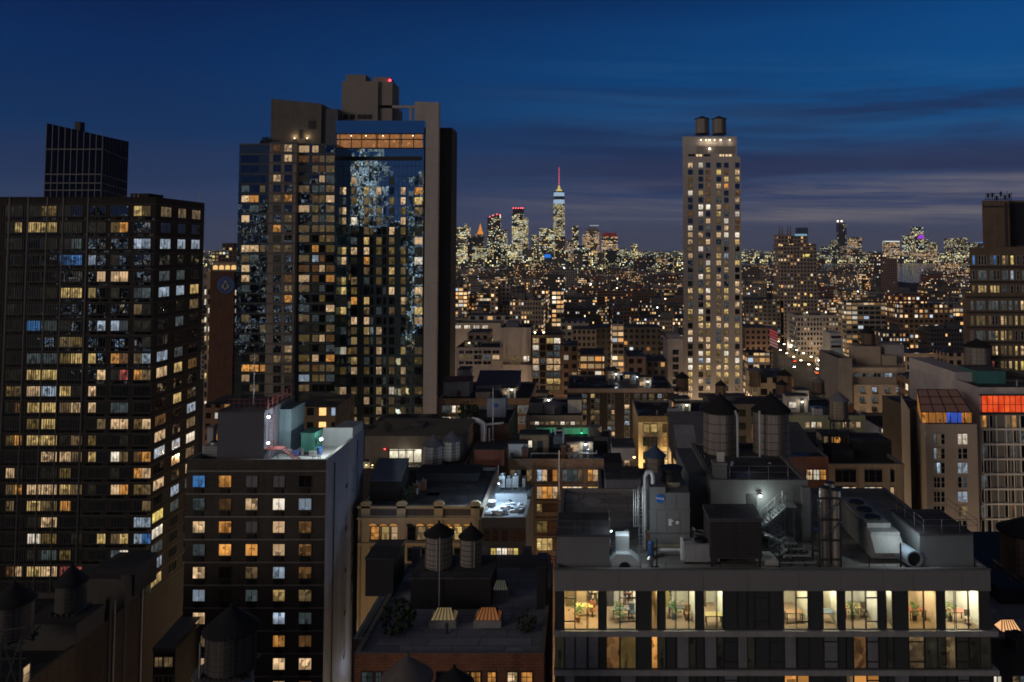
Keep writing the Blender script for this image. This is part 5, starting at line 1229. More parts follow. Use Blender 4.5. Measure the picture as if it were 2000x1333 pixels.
# long air handling unit
y = RD(1095); R = root('air_handling_unit', 'long pale air handling unit with sloped intake hood', 'air handler', (X(1722, y), y, zr))
x0, x1 = X(1694, y), X(1750, y); b = MB(); b.box(x0, x1, y, y + 7.5, zr + .2, Z(1040, y)); b.box(x0 + .1, x1 - .3, y + 1.0, y + 7.4, Z(1040, y), Z(1031, y)); b.build('casing', M('ahu_pale', (.2, .21, .21), .6, .1), R)
b = MB(); za, zb_ = Z(1046, y), Z(1072, y); b.face([(x0, y - .02, za), (x1, y - .02, za), (x1 + .15, y - .9, zb_), (x0, y - .9, zb_)][::-1]); b.face([(x0, y - .9, zb_), (x1 + .15, y - .9, zb_), (x1 + .15, y - .02, zb_), (x0, y - .02, zb_)][::-1]); b.face([(x0, y - .02, zb_), (x0, y - .02, za), (x0, y - .9, zb_)]); b.face([(x1 + .15, y - .02, zb_), (x1 + .15, y - .9, zb_), (x1, y - .02, za)]); b.build('intake_hood', M('ahu_hood', (.2, .21, .205), .6, .08), R)
b = MB(); b.box(x0 + .2, x1 - .2, y + .2, y + 7.2, zr, zr + .2); b.build('base', METALD, R)
for k in range(3): b = MB(); b.cyl((x0 + 1.0, y + 2.2 + k * 1.9), Z(1031, y), Z(1031, y) + .15, .6, None, 18); b.build('fan', BLACK, R)
y = RD(1108); R = root('pipe_barrier', 'low black pipe barrier in front of the air handling unit', 'barrier', (X(1720, y), y, zr)); b = MB(); b.bar((X(1690, y), y, zr), (X(1690, y), y, zr + .7), .04); b.bar((X(1751, y), y, zr), (X(1751, y), y, zr + 1.8), .06); b.bar((X(1690, y), y, zr + .65), (X(1751, y), y, zr + .65), .05); b.build('rail', BLACK, R)
# tube fan
y = RD(1112); R = root('exhaust_fan', 'round blue grey tube fan lying beside the right plant room', 'fan', (X(1779, y), y, zr))
b = MB(); rr_ = .62; n_ = 20; xc, zc_ = X(1778, y), zr + .72
for t in range(n_):
    a0, a1 = 2 * PI * t / n_, 2 * PI * (t + 1) / n_; sh = -.35
    q = lambda a, yy, r_: (xc + r_ * math.cos(a) + sh * (yy - y) / 1.6, yy, zc_ + r_ * math.sin(a))
    b.face([q(a0, y, rr_), q(a1, y, rr_), q(a1, y + 1.6, rr_ * 1.08), q(a0, y + 1.6, rr_ * 1.08)][::-1]); b.face([q(a0, y + 1.6, rr_ * 1.08), q(a1, y + 1.6, rr_ * 1.08), q(a1, y + 1.9, .2), q(a0, y + 1.9, .2)][::-1]); b.face([q(a0, y, rr_), q(a1, y, rr_), q(a1, y, rr_ * .82), q(a0, y, rr_ * .82)])
b.build('casing', M('fan_blue', (.22, .28, .34), .45, .1), R)
b = MB(); b.prism([(xc + rr_ * .82 * math.cos(t * PI / 10), zc_ + rr_ * .82 * math.sin(t * PI / 10)) for t in range(20)], y + .25, y + .3); b.build('mouth', BLACK, R)
b = MB(); b.box(xc - .5, xc + .3, y + .2, y + 1.4, zr, zr + .16); b.build('foot', METALD, R)
# right bottom: low dark building, skylight, tank
Dk = bld('brick_building', 'dark low building with lit skylight at the lower right corner', 'building', 1937, 2120, 1248, 66, 22, BRD, M('roof_membrane', ()), par=.3)
skylight('bright orange tinted skylight at the right edge beside the office building', 1942, 1980, 1212, 1236, 1234, emit('skylight_peach', srgb(255, 190, 130), 1.0), GD(1236, Dk.zr), Dk.zr)
wins(Dk, 'F', [(1941, 1946), (1948, 1955), (1978, 1990), (1992, 2004)], [(1321, 1345)], strs(["NNwc"]), FRL, 0, 0, .06); done(Dk)
b = MB(); yk = GD(1180, Dk.zr); b.box(X(1940, yk), X(2120, yk), yk, Dk.y1 - .5, Dk.zr, Z(1150, yk)); b.build('rear_block', BLACK, Dk.root)
unit('dark air conditioner at the right edge beyond the skylight', 1985, 2012, 1250, 1283, GD(1283, Dk.zr - .2) , 1.6, METALD)
tank(1958, 2060, 1008, 1036, 1112, 72, 'dark brown water tank cut by the right edge of the photo', wood=WOODB, yfoot=1125, group='water tanks on the roofs')
# ================================================================== MIDDLE DISTANCE, left of centre
# ornate tan building with arched windows
d = 108
U = bld('ornate_building', 'ornate tan stone building with arched lit windows and panelled parapet', 'building', 700, 945, 988, d, 19, M('stone_ochre', (.36, .28, .17), streak=.15, var=.2), ROOFB, par=.5)
b = MB()
b.box(U.x0 - .1, U.x1, d - .45, d - .003, Z(1013, d), Z(1010, d)); b.box(U.x0 - .1, U.x1, d - .3, d - .004, Z(992, d), Z(988, d)); b.box(U.x0, U.x1, d - .25, d - .005, Z(1064, d), Z(1060, d))
for px in (719, 788, 860, 931): b.box(X(px, d) - .6, X(px, d) + .6, d - .3, d - .005, Z(1010, d), Z(985, d)); x_ = X(px, d); b.prism([(x_ + .75 * math.cos(t * PI / 8), Z(985, d) + .45 * math.sin(t * PI / 8)) for t in range(9)], d - .28, d + .3)
for px in (719, 788, 860, 931): b.box(X(px, d) - .5, X(px, d) + .5, d - .2, d - .006, 20, Z(1013, d))
b.build('cornice', M('stone_ochre', ()), U.root)
b = MB()
for a, c in ((726, 779), (796, 851), (868, 922)): b.box(X(a, d), X(c, d), d - .04, d - .002, Z(1007, d), Z(995, d))
b.build('parapet_panel', M('panel_brown', (.11, .085, .07)), U.root)
ua = [(725, 740), (746, 760), (765, 780), (797, 811), (816, 831), (837, 851), (869, 883), (888, 902), (908, 921)]
wins(U, 'F', ua, [(1029, 1054), (1072, 1095), (1118, 1142)], strs(["OYWDwOOYw", "DDDDDDDDD", "DoDDDwDDD"]), FRD, 0, 1, .1)
for i, (a, c) in enumerate(ua):
    x0, x1 = X(a, d), X(c, d); xm, rr_ = (x0 + x1) / 2, (x1 - x0) / 2; b = MB()
    b.prism([(xm + rr_ * math.cos(t * PI / 8), Z(1029, d) + .1 + rr_ * .55 * math.sin(t * PI / 8)) for t in range(9)], d - .05, d - .02); b.build('arch_light', PANE['D' if i == 3 else 'O'], U.root)
done(U)
sloped('roof_bulkhead', 'dark bulkhead with blue grey sloped roof on the ornate tan building', 'bulkhead', 722, 782, 940, 985, d + 4, 5, BRD, M('roof_blue', (.13, .15, .2)), 1.8)
shrub('pale wrapped roof plant behind the parapet of the ornate tan building', (X(798, d + 4), d + 4, U.zr), 1.1, 160, 'roof_plant', 12)
skylight('slanted lit skylight on the dark roof of the ornate tan building', 836, 858, 966, 984, 982, emit('skylight_gold', srgb(190, 150, 80), .5), d + 6, U.zr)
rooflet('roof_shed', 'long black shed at the back of the ornate tan building roof', 'shed', 812, 935, 925, 965, d + 13, 5, M('black_wall', ()), ROOFB)
# dark building with bright blue white work lit roof
d = 105
V = bld('work_lit_building', 'dark narrow building with bluish floodlit cluttered roof', 'building', 940, 1027, 1011, d, 15, M('wall_black', (.04, .04, .043)), M('roof_lit', (.30, .34, .38), .8, .3, .5, streak=0), par=.3)
wins(V, 'F', [(946, 957), (962, 974), (980, 992), (998, 1010), (1013, 1024)], [(1036, 1056)], strs(["DDDDD"]), FRD, 0, 1, .1)
wins(V, 'F', [(959, 968), (970, 979), (981, 990), (992, 1001), (1003, 1012)], [(1071, 1085)], strs(["SNNWS"]), FRD, 1, 1, .05); done(V)
b = MB(); b.box(V.x1 + .01, V.x1 + .08, d, d + 15, 0, V.z); b.build('side_wall', M('wall_grey', (.12, .12, .13)), V.root)
b = MB(); b.box(V.x0 + 1, V.x1 - .4, d + 7.5, d + 8, V.zr, V.zr + 1.0); b.build('roof_wall', M('roof_lit', ()), V.root)
rw = random.Random(31); cl = {'crate': 9, 'bucket': 6, 'plank_pile': 5, 'bag': 5}
lw = {'crate': 'pale crate in the clutter on the bluish floodlit roof', 'bucket': 'bucket in the clutter on the bluish floodlit roof', 'plank_pile': 'pile of planks on the bluish floodlit roof', 'bag': 'lumpy white sack on the bluish floodlit roof'}
for kd, nn in cl.items():
    for k in range(nn):
        p = (rw.uniform(V.x0 + .7, V.x1 - .7), rw.uniform(d + .8, d + 6.8), V.zr); R = root(kd, lw[kd], {'plank_pile': 'planks'}.get(kd, kd), p, lw[kd].split(' on ')[0] + 's'); b = MB(); s_ = rw.uniform(.25, .55)
        if kd == 'crate':
            b.box(-s_, s_, -s_, s_, 0, s_ * rw.uniform(.8, 2)); b.build('body', rw.choice([WHITE, METAL, GREYP]), R, True)
        elif kd == 'bucket':
            b.cyl((0, 0), 0, .5, .2, .26, 10); b.build('body', WHITE, R, True); q = MB(); q.cyl((0, 0), .5, .54, .28, .28, 10); q.build('rim', METALD, R, True)
        elif kd == 'plank_pile':
            for j in range(5): a = rw.uniform(-.15, .15); b.box(-.9 + a, .9 + a, -.25 + a / 2, .25 + a / 2, j * .07, j * .07 + .06)
            b.build('planks', WHITE, R, True); R.rotation_euler.z = rw.uniform(0, 3)
        else:
            b.ball((0, 0, .18), .3, 0, 8); b.ball((.2, .1, .22), .24, 0, 8); b.build('cloth', WHITE, R, True)
bulb('bluish work light on the back wall of the cluttered roof', (X(975, d + 7), d + 7.3, V.zr + 2.6), (.75, .9, 1), 5, .14, 1500, lcol=(.62, .82, 1), off=(0, -2.2, .6))
pole('tall thin mast behind the bluish floodlit roof', 973, 908, 960, d + 13, .05, METAL)
for k in range(4): unit(['leftmost', 'second', 'third', 'rightmost'][k] + ' blue grey machine behind the floodlit roof', 975 + k * 13, 986 + k * 13, 930 + (k % 2) * 5, 956, d + 10 + (k % 2), 1.5, METAL, group='machines behind the floodlit roof')
# orange windowed loft
d = 125
Lf = bld('loft_building', 'brown loft building with rows of glowing orange factory windows', 'loft building', 993, 1194, 897, d, 15, BRB, ROOFB, par=.7)
lc = [(1036, 1047), (1049, 1059), (1060, 1069)], [(1074, 1089), (1091, 1101), (1103, 1113)], [(1118, 1128), (1130, 1141), (1143, 1153)], [(1157, 1168), (1170, 1181)], [(1183, 1190)]
lcf = [(997 + 10.6 * k, 1006.4 + 10.6 * k) for k in range(4)] + [(1049 + 10.2 * k, 1058 + 10.2 * k) for k in range(4)] + [(1099 + 9.9 * k, 1107.8 + 9.9 * k) for k in range(4)] + [(1148 + 10.3 * k, 1157.2 + 10.3 * k) for k in range(4)]
LL = ["wcDwCWDOcccwOWWY", "DDDDWOOWWWNWYYYY", "DDDDYDDDyYDYDDwD", "DDDDyyDDwDDDDDDD", "DDDDYYYDDDWDDDDD", "DDDDDDDDDDDDDDDD"]
wins(Lf, 'F', lcf, [(918, 940), (951, 974), (985, 1000), (1018, 1040), (1052, 1075), (1088, 1108)], strs(LL), FRD, 0, 1, .06); done(Lf)
b = MB()
for py in (915, 945, 978, 1012, 1046): b.box(Lf.x0, Lf.x1, d - .15, d - .003, Z(py + 1.5, d), Z(py, d))
for px in (1044, 1094, 1143, 1192): b.box(X(px, d) - .3, X(px, d) + .3, d - .1, d - .004, 0, Z(915, d))
b.build('pilaster', M('loft_brown', (.14, .1, .075)), Lf.root)
zl = Lf.zr
rooflet('roof_shed', 'pale box shed on the brown loft roof', 'shed', 993, 1030, 866, 900, d + 4, 7, M('shed_pale', (.65, .68, .74), streak=.2), ROOFD)
unit('louvred condenser with pipe loop on the brown loft roof', 1072, 1100, 852, 880, d + 9, 2.5, METAL)
R = root('pipe_loop', 'bent pale pipe above the louvred condenser on the loft roof', 'pipe', (X(1092, d + 8), d + 8, zl)); b = MB(); b.path([(X(1085, d + 8), d + 8, Z(852, d + 8)), (X(1085, d + 8), d + 8, Z(841, d + 8)), (X(1101, d + 8), d + 8, Z(841, d + 8)), (X(1101, d + 8), d + 8, zl)], .16); b.build('pipe', STEELW, R)
R = root('pipe_run', 'long low pipe rack across the brown loft roof', 'pipe', (X(1100, d + 3), d + 3, zl)); b = MB(); b.path([(X(1038, d + 3), d + 3, zl), (X(1038, d + 3), d + 3, zl + .8), (X(1165, d + 3), d + 3, zl + .8), (X(1165, d + 3), d + 5, zl + .8)], .12); b.build('pipe', METAL, R); 
for px in (1050, 1090, 1130, 1155): b = MB(); b.box(X(px, d + 3) - .05, X(px, d + 3) + .05, d + 2.9, d + 3.1, zl, zl + .7); b.build('support', METALD, R)
pole('pale flue pole rising in front of the brown loft windows', 1092, 880, 975, d - 1.2, .12, M('pole_pale', (.5, .45, .4)), 'flue_pole', 'flue')
vent('left mushroom vent on the brown loft roof', 1113, 888, 898, d + 2, .35); vent('right mushroom vent on the brown loft roof', 1122, 888, 898, d + 2, .35); vent('bright hooked vent at the right of the brown loft roof', 1150, 872, 892, d + 5, .5, STEELW)
# terrace building with bright penthouse window
d = 131
Te = bld('terrace_building', 'dark building with terrace and brightly lit penthouse window', 'building', 690, 905, 915, d, 30, BRD, M('terrace_deck', (.25, .24, .2)), par=.8)
yp = d + 4.5
b = MB(); b.box(X(715, yp), X(905, yp), yp, yp + 14, Te.zr, Z(852, yp)); b.build('penthouse', M('penthouse_brown', (.13, .11, .09)), Te.root)
b = MB(); b.quad((X(763, yp), yp - .05, Z(903, yp)), (X(826, yp) - X(763, yp), 0, 0), (0, 0, Z(878, yp) - Z(903, yp))); b.build('window', pane_mat('pane_penthouse', srgb(255, 244, 214), 1.0, .35, .15), Te.root)
b = MB()
for px in (763, 781, 794, 797, 810, 826): b.box(X(px, yp) - .07, X(px, yp) + .07, yp - .12, yp - .055, Z(903, yp), Z(878, yp))
b.build('window_frame', FRD, Te.root)
bulb('red lamp left of the lit penthouse window', (X(755, yp), yp - .4, Z(876, yp)), (1, .05, .05), 5, .16, 0, arm=True)
lamp('terrace_light', (X(795, yp), yp - 1.2, Z(888, yp)), 110, (1, .9, .7), .8, parent=Te.root)
tank(826, 866, 851, 868, 905, d + 1.9, 'left grey water tank beside the lit penthouse window', wood=planks('tank_grey', (.42, .39, .39)), cone=CONEP, yfoot=912, group='twin tanks by the lit penthouse')
tank(864, 899, 843, 859, 897, d + 2.9, 'right pale water tank beside the lit penthouse window', wood=WOODP, cone=CONEP, yfoot=910, group='twin tanks by the lit penthouse')
rt = random.Random(3)
for k in range(6):
    px = (738, 776, 790, 806, 816, 748)[k]; p = (X(px, d + 2), d + 1 + (k % 3), Te.zr)
    if k in (0, 1, 5): shrub(['small lit shrub at the left end of the penthouse terrace', 'thin bare terrace tree before the lit penthouse window', '', '', '', 'second small shrub at the left of the penthouse terrace'][k], p, .8, 120, 'shrub', 30 + k)
    else:
        R = root('terrace_table', '%s small table on the penthouse terrace' % {2: 'leftmost', 3: 'middle', 4: 'rightmost'}[k], 'table', p, 'terrace tables'); b = MB(); b.cyl((0, 0), .7, .75, .5, None, 14); b.build('top', METALD, R, True); b = MB(); b.cyl((0, 0), 0, .7, .05); b.cyl((0, 0), 0, .05, .3, .25, 12); b.build('leg', METALD, R, True)
for k, px in enumerate((719, 731)): bulb(['left golden lamp low on the terrace edge by the blue wall', 'right golden lamp low on the terrace edge by the blue wall'][k], (X(px, d + 1), d + .8, Z(908, d + 1)), (1, .7, .3), 4, .14, 20, group='terrace lamps')
rooflet('roof_box', 'dark lift housing on the lit penthouse roof', 'bulkhead', 800, 826, 833, 856, yp + 6, 4, BRD); shrub('dark shrub on the left of the lit penthouse roof', (X(758, yp + 3), yp + 3, Z(852, yp)), .9, 150, 'shrub', 77)
# brown block with white duct, red box
d = 150
Br = bld('brick_building', 'windowless dark brown block with big white bent duct', 'building', 888, 996, 828, d, 18, brick('brick_umber', (.11, .07, .055), (.14, .09, .07)), ROOFB)
R = root('roof_duct', 'big white duct bending down the corner of the brown block', 'duct', (X(945, d), d - 1, 40)); b = MB(); b.path([(X(905, d - 1), d + 2, Z(822, d)), (X(935, d - 1), d - 1, Z(820, d)), (X(944, d - 1), d - 1, Z(826, d)), (X(944, d - 1), d - 1, Z(868, d)), (X(935, d - 1), d - 1, Z(876, d)), (X(926, d - 1), d - 1, Z(880, d)), (X(925, d - 1), d - 1, Z(905, d))], .5, 0, 10); b.build('duct', M('duct_white', (.75, .77, .8), .5, .15), R)
R = root('riser_pipe', 'pair of pale vertical pipes right of the white duct', 'pipe', (X(955, d), d - .6, 40)); b = MB(); b.path([(X(951, d), d - .6, Z(872, d)), (X(951, d), d - .6, Z(828, d)), (X(985, d), d - .6, Z(825, d))], .2); b.bar((X(957, d), d - .6, Z(870, d)), (X(957, d), d - .6, Z(835, d)), .2); b.build('pipe', STEELW, R)
rooflet('roof_shed', 'rust red box shed below the white bent duct', 'shed', 926, 985, 877, 910, d - 14, 5, M('rust_red', (.45, .17, .12), streak=.25), ROOFD)
shrub('black shrubbery on top of the brown block', (X(915, d + 2), d + 2, Br.z - .3), 2.2, 300, 'shrub', 41)
R = root('cooling_tower', 'blue grey cooling tower with round logo in front of the brown loft', 'cooling tower', (X(970, d + 10), d + 10, 48)); y = d + 10
b = MB(); b.box(X(952, y), X(988, y), y, y + 3.4, Z(822, y), Z(779, y)); b.box(X(950, y), X(990, y), y - .1, y + 3.5, Z(800, y), Z(798, y)); b.box(X(955, y), X(985, y), y + .4, y + 3, Br.zr, Z(822, y)); b.build('casing', M('tower_blue', (.2, .24, .32), .6, .12, streak=.15), R)
b = MB(); xe, ze, re = X(969, y), Z(792, y), .42; b.prism([(xe + re * math.cos(t * PI / 12), ze + re * math.sin(t * PI / 12)) for t in range(24)], y - .15, y - .11); b.build('logo', M('logo_blue2', (.03, .12, .4), .5), R)
b = MB(); b.cyl((X(968, y), y + 1.7), Z(779, y), Z(772, y), 1.2, 1.35, 18); b.build('fan_stack', BLACK, R)
pole('tall pale pole in front of the blue grey cooling tower', 962.5, 757, 860, d - 2, .1, STEELW)
# four window brick building
d = 188
Fw = bld('brick_building', 'brown brick building with two rows of pale framed windows behind the cooling tower', 'building', 856, 1037, 779, d, 24, BRB, ROOFB, par=.6)
wins(Fw, 'F', [(864, 871), (873, 880), (883, 890), (893, 900), (908, 915), (922, 929), (990, 997), (1005, 1012), (1014, 1021), (1024, 1031)], [(793, 806), (815, 827)], strs(["ccNYcDYYcc", "NNwDDDDwcc"]), FRL, 0, 1, .16); done(Fw)
rooflet('roof_bulkhead', 'low pale bulkhead with dark red cornice on the brown brick building', 'bulkhead', 866, 916, 744, 778, d + 6, 7, M('bulk_pale', (.27, .26, .25)), M('cornice_red', (.1, .04, .04)), cap=.3)
rooflet('roof_bulkhead', 'small tan box bulkhead below the dark sloped roof', 'bulkhead', 929, 962, 765, 782, d + 3, 4, M('bulk_tan', (.33, .26, .22)), ROOFB)
Rr = sloped('roof_house', 'lit roof house with dark blue sloped roof on the brown brick building', 'roof house', 930, 1013, 752, 768, d + 14, 8, GREYP, M('roof_navy', (.06, .07, .12)), 2.4)
y = d + 13.9; b = MB(); b.quad((X(980, y), y, Z(767, y)), (X(1010, y) - X(980, y), 0, 0), (0, 0, Z(756, y) - Z(767, y))); b.build('window', PANE['S'], Rr)
rooflet('roof_bulkhead', 'grey box bulkhead above the low pale bulkhead', 'bulkhead', 893, 917, 722, 744, d + 20, 6, M('bulk_grey2', (.24, .23, .22)))
# long building right of it with column windows
d = 230
Lg = bld('long_building', 'long dark brick building with tall columns of dim windows and pale cornice', 'building', 1108, 1316, 760, d, 26, BRD, ROOFB, par=.5)
b = MB(); b.box(Lg.x0, Lg.x1, d - .3, d - .003, Z(767, d), Z(759, d)); b.build('cornice', M('cornice_pink', (.3, .24, .22)), Lg.root)
wL = {'D': 5, 'c': 3, 'w': 2.4, 'y': 1, 'W': .8, 'Y': .4, 'C': .5, 'G': 1}
wins(Lg, 'F', [(1116, 1122), (1125, 1131), (1137, 1145), (1154, 1161), (1163, 1170), (1187, 1193), (1195, 1200), (1220, 1229), (1240, 1248), (1256, 1262), (1268, 1277), (1285, 1292), (1296, 1302)], rows(770, 10.6, 14, 7.4), wpick(wL, 313), FRL, 0, 1, .1); done(Lg)
tank(1254, 1262, 0, 0, 0, 1, '') if False else None
tank(1320, 1345, 726, 737, 761, d + 8, 'brown water tank at the right end of the long dark brick building', wood=WOODB, yfoot=768)
# cluster of roofs: pale drum and long tan strip with green lit terrace
d = 165
Gr = bld('terrace_building', 'low tan building with green lit roof terrace and strip of lit windows', 'building', 1027, 1138, 812, d, 20, TANS, ROOFB, par=.3)
wins(Gr, 'F', [(1035 + k * 10, 1042.5 + k * 10) for k in range(10)], [(824, 830), (845, 856)], strs(["wNwwWwNwNw", "DDDDDDDDDD"]), FRL, 0, 0, .12); done(Gr)
tank(1060, 1098, 782, 788, 812, d + 5, 'squat grey roof drum above the strip of lit windows', wood=M('drum_grey', (.2, .2, .21)), cone=CONEP, over=.0)
rooflet('roof_bulkhead', 'pale box with dark sloped top right of the squat drum', 'bulkhead', 1109, 1136, 780, 812, d + 4, 6, GREYP, ROOFB)
rooflet('roof_bulkhead', 'wide grey box left of the squat drum', 'bulkhead', 1034, 1060, 785, 812, d + 4, 6, M('bulk_grey2', ()), ROOFB)
d = 150
Gt = bld('green_lit_terrace', 'low dark roof terrace washed with green light', 'building', 1037, 1196, 868, d, 12, BRD, ROOFB, par=.2)
b = MB(); b.box(Gt.x0 + .4, X(1150, d + 9), d + 9, d + 9.3, Gt.zr, Z(836, d + 9)); b.build('screen_wall', M('screen_grey', (.3, .33, .32)), Gt.root)
bulb('left green flood lamp on the terrace screen', (X(1080, d + 8), d + 8, Z(846, d + 8)), (.1, 1, .5), 3, .15, 130, lcol=(.1, 1, .45), group='green terrace lamps', off=(0, -1.6, -.3))
bulb('right green flood lamp on the terrace screen', (X(1136, d + 8), d + 8, Z(846, d + 8)), (.1, 1, .5), 3, .15, 160, lcol=(.1, 1, .45), group='green terrace lamps', off=(0, -1.6, -.3))
tank(1148, 1175, 830, 832, 862, d + 5, 'grey cylinder tank at the right of the green lit terrace', wood=M('drum_grey', ()), cone=CONEP, over=0)
unit('dark machine on the green lit terrace', 1085, 1100, 842, 862, d + 3, 2, METALD)
# cream floodlit building
d = 150
Cr = bld('cream_building', 'cream building glowing in warm street light with arched top windows', 'building', 1247, 1412, 818, d + 12, 20, CREAM, ROOFB, par=.5)
d = Cr.y0
b = MB(); b.box(Cr.x0 - .3, Cr.x1, d - .5, d - .003, Z(824, d), Z(812, d)); b.build('cornice', M('cornice_brown', (.13, .1, .07)), Cr.root)
wins(Cr, 'F', [(1257, 1268), (1272, 1283), (1295, 1305), (1345, 1356), (1362, 1373), (1390, 1400)], [(829, 844), (855, 871), (883, 897), (905, 919)], strs(["YYo  ", "DDO  ", "DDW  ", "DDN  "], 'D'), FRD, 0, 1, .12); done(Cr)
b = MB(); x0 = X(1310, d); b.box(X(1308, d - 6), X(1312, d - 6), d - 8, d - .1, 20, Z(822, d - 6)); b.build('party_wall', BRD, Cr.root)
for k, (px, py, e) in enumerate(((1277, 905, 6500), (1345, 872, 2600))):
    bulb(['warm street lamp lighting the cream building', 'warm lamp in the yard right of the cream facade'][k], (X(px, d - 5), d - 5, Z(py, d - 5)), (1, .75, .4), 4, .2, e, lcol=(1, .68, .3), group='yard lamps')
tank(1259, 1299, 871, 889, 945, 104, 'grey water tank with blue cone before the cream building', cone=CONEB, yfoot=960)
bld('brick_building', 'dark brick building below the blue coned tank', 'building', 1170, 1395, 955, 96, 9, BRD, M('roof_navy', ()), par=.2)
rooflet('roof_shed', 'black upright shed left of the blue coned tank', 'shed', 1181, 1215, 905, 940, 100, 5, M('black_wall', ()), ROOFB)
rooflet('roof_shed', 'grey shed with small window behind the black upright shed', 'shed', 1196, 1240, 874, 900, 122, 6, M('shed_slate', (.2, .2, .23)), ROOFD)
rooflet('roof_shed', 'blue grey shed before the black upright shed', 'shed', 1183, 1252, 935, 1000, 90, 5, M('shed_navy', (.14, .15, .2)), ROOFD, door=(.62, .8, .6))
bulb('amber lamp between the grey shed and the cream building', (X(1238, 112), 112, Z(893, 112)), (1, .6, .25), 5, .2, 60)
sloped('roof_house', 'dark roof house with slate sloped roof between the two big tanks', 'roof house', 1318, 1395, 872, 900, 108, 8, BRD, M('roof_slate', ()), 3)
sloped('roof_house', 'grey slanted canopy left of the big tanks', 'canopy', 1325, 1362, 882, 905, 96, 4, METALD, M('canopy_slate', (.2, .2, .23)), 2.2)
R = root('fire_escape', 'steel stair rail climbing left of the canopy', 'stair', (X(1325, 92), 92, Z(940, 92))); railing('railing', R, [(X(1345, 90), 90, Z(955, 90)), (X(1312, 94), 94, Z(860, 94))], 1, 1.2); railing('railing', R, [(X(1375, 90), 90, Z(955, 90)), (X(1345, 94), 94, Z(885, 94))], 1, 1.2)
# behind/right of the big tanks
d = 140
Ys = bld('low_building', 'low olive roofed building with three lit windows behind the right big tank', 'building', 1536, 1690, 812, d + 15, 18, M('olive_stucco', (.2, .22, .15)), ROOFB, par=.3)
d = Ys.y0
wins(Ys, 'F', [(1573, 1581), (1585, 1593), (1596, 1604), (1634, 1640), (1646, 1652), (1660, 1668), (1672, 1680)], [(825, 835)], strs(["WNWwWwW"]), FRL, 0, 0, .12); done(Ys)
d = 118
Pt = bld('pitched_building', 'brown brick building with lit sloping skylight behind the right big tank', 'building', 1530, 1618, 893, d, 22, BRR, ROOFB, par=.2)
wins(Pt, 'F', [(1575, 1586), (1589, 1600), (1602, 1613)], [(918, 937), (960, 980)], strs(["WNO", "DDD"]), FRD, 1, 1, .1); done(Pt)
sloped('roof_house', 'dark roof house with slate slope behind the right big tank', 'roof house', 1540, 1600, 888, 893, d + 3, 12, BRD, M('roof_slate', ()), 2.2)
b = MB(); o_ = [(1541, 868), (1553, 868), (1563, 884), (1549, 884)]; b.face([(X(p, d + 6), d + 6 + (884 - q) * .12, Z(q, d + 6)) for p, q in o_][::-1]); b.face([(X(p, d + 6), d + 6.1 + (884 - q) * .12, Z(q, d + 6) - .1) for p, q in o_]); o = b.build('roof_light', emit('roof_light', srgb(255, 205, 140), 1.0)); tag(o, 'slanted glowing roof light right of the right big tank', 'skylight')
d = 126
Em = bld('factory_building', 'tan pier factory building with big lit windows under dark roof', 'building', 1616, 1765, 906, d, 24, M('pier_tan', (.24, .19, .14)), ROOFB, par=.5)
wins(Em, 'F', [(1632, 1644), (1646, 1658), (1660, 1671), (1683, 1696), (1698, 1709), (1711, 1722), (1733, 1746)], [(919, 941), (952, 974), (988, 1006)], strs(["DDDDDDD", "DNWNNWW", "DDDDDDD"]), FRD, 0, 1, .08); done(Em)
b = MB()
for px in (1620, 1677, 1727, 1752): b.box(X(px, d) - .5, X(px, d) + .5, d - .25, d - .003, 10, Z(912, d))
b.box(Em.x0, Em.x1, d - .3, d - .004, Z(912, d), Z(906, d)); b.build('pier', M('pier_tan', ()), Em.root)
rooflet('roof_bulkhead', 'black bulkhead beside the tank stand on the factory roof', 'bulkhead', 1668, 1742, 862, 905, d + 6, 6, M('black_wall', ()), ROOFB); rooflet('roof_bulkhead', 'dark box in front of the tank legs on the factory roof', 'bulkhead', 1625, 1668, 880, 906, d + 3, 5, BRD, ROOFB)
tank(1620, 1656, 766, 781, 817, d + 8, 'olive brown water tank on long legs above the factory roof', wood=planks('tank_olive', (.2, .17, .13)), cone=CONEP, yfoot=893)
# tan apartment building with penthouse
d = 250
Ta = bld('tan_building', 'tan stone building with setback penthouse and balconied windows', 'building', 1667, 1774, 752, d, 22, M('stone_sand', (.36, .3, .25), streak=.12), ROOFB, par=.2)
b = MB(); b.box(X(1665, d + 1), X(1768, d + 1), d + 1.5, d + 18, Ta.zr, Z(719, d + 1)); b.build('penthouse', M('stone_sand', ()), Ta.root)
wins(Ta, 'F', [(1670 + k * 7.3, 1676 + k * 7.3) for k in range(13)], [(731, 738)], strs(["ccDccDDcCCcDc"]), FRL, 0, 0, .1, plane=d + 1.45)
wins(Ta, 'F', [(1679, 1688), (1703, 1712), (1727, 1736), (1750, 1759)], rows(757, 19, 7, 9), strs(["cCcC", "cccD", "wDDw", "DDDD"]), FRL, 1, 0, .14); done(Ta)
b = MB()
for j in range(4):
    for a in (1678, 1702, 1726, 1749): b.box(X(a, d), X(a + 11, d), d - .8, d - .2, Z(769 + 19 * j, d), Z(767 + 19 * j, d))
b.build('balcony', METALD, Ta.root)
b = MB(); b.box(X(1672, d + 7), X(1720, d + 7), d + 7, d + 14, Z(719, d), Z(677, d + 7)); b.build('tower_base', M('stone_sand', ()), Ta.root); b = MB(); b.box(X(1728, d + 9), X(1766, d + 9), d + 9, d + 16, Z(719, d), Z(674, d + 9)); b.build('lift_tower', M('lift_grey', (.3, .29, .31)), Ta.root)
b = MB(); b.box(X(1727, d + 5), X(1751, d + 5), d + 5, d + 9, Z(719, d), Z(695, d + 5)); b.build('roof_box', M('stone_sand', ()), Ta.root)
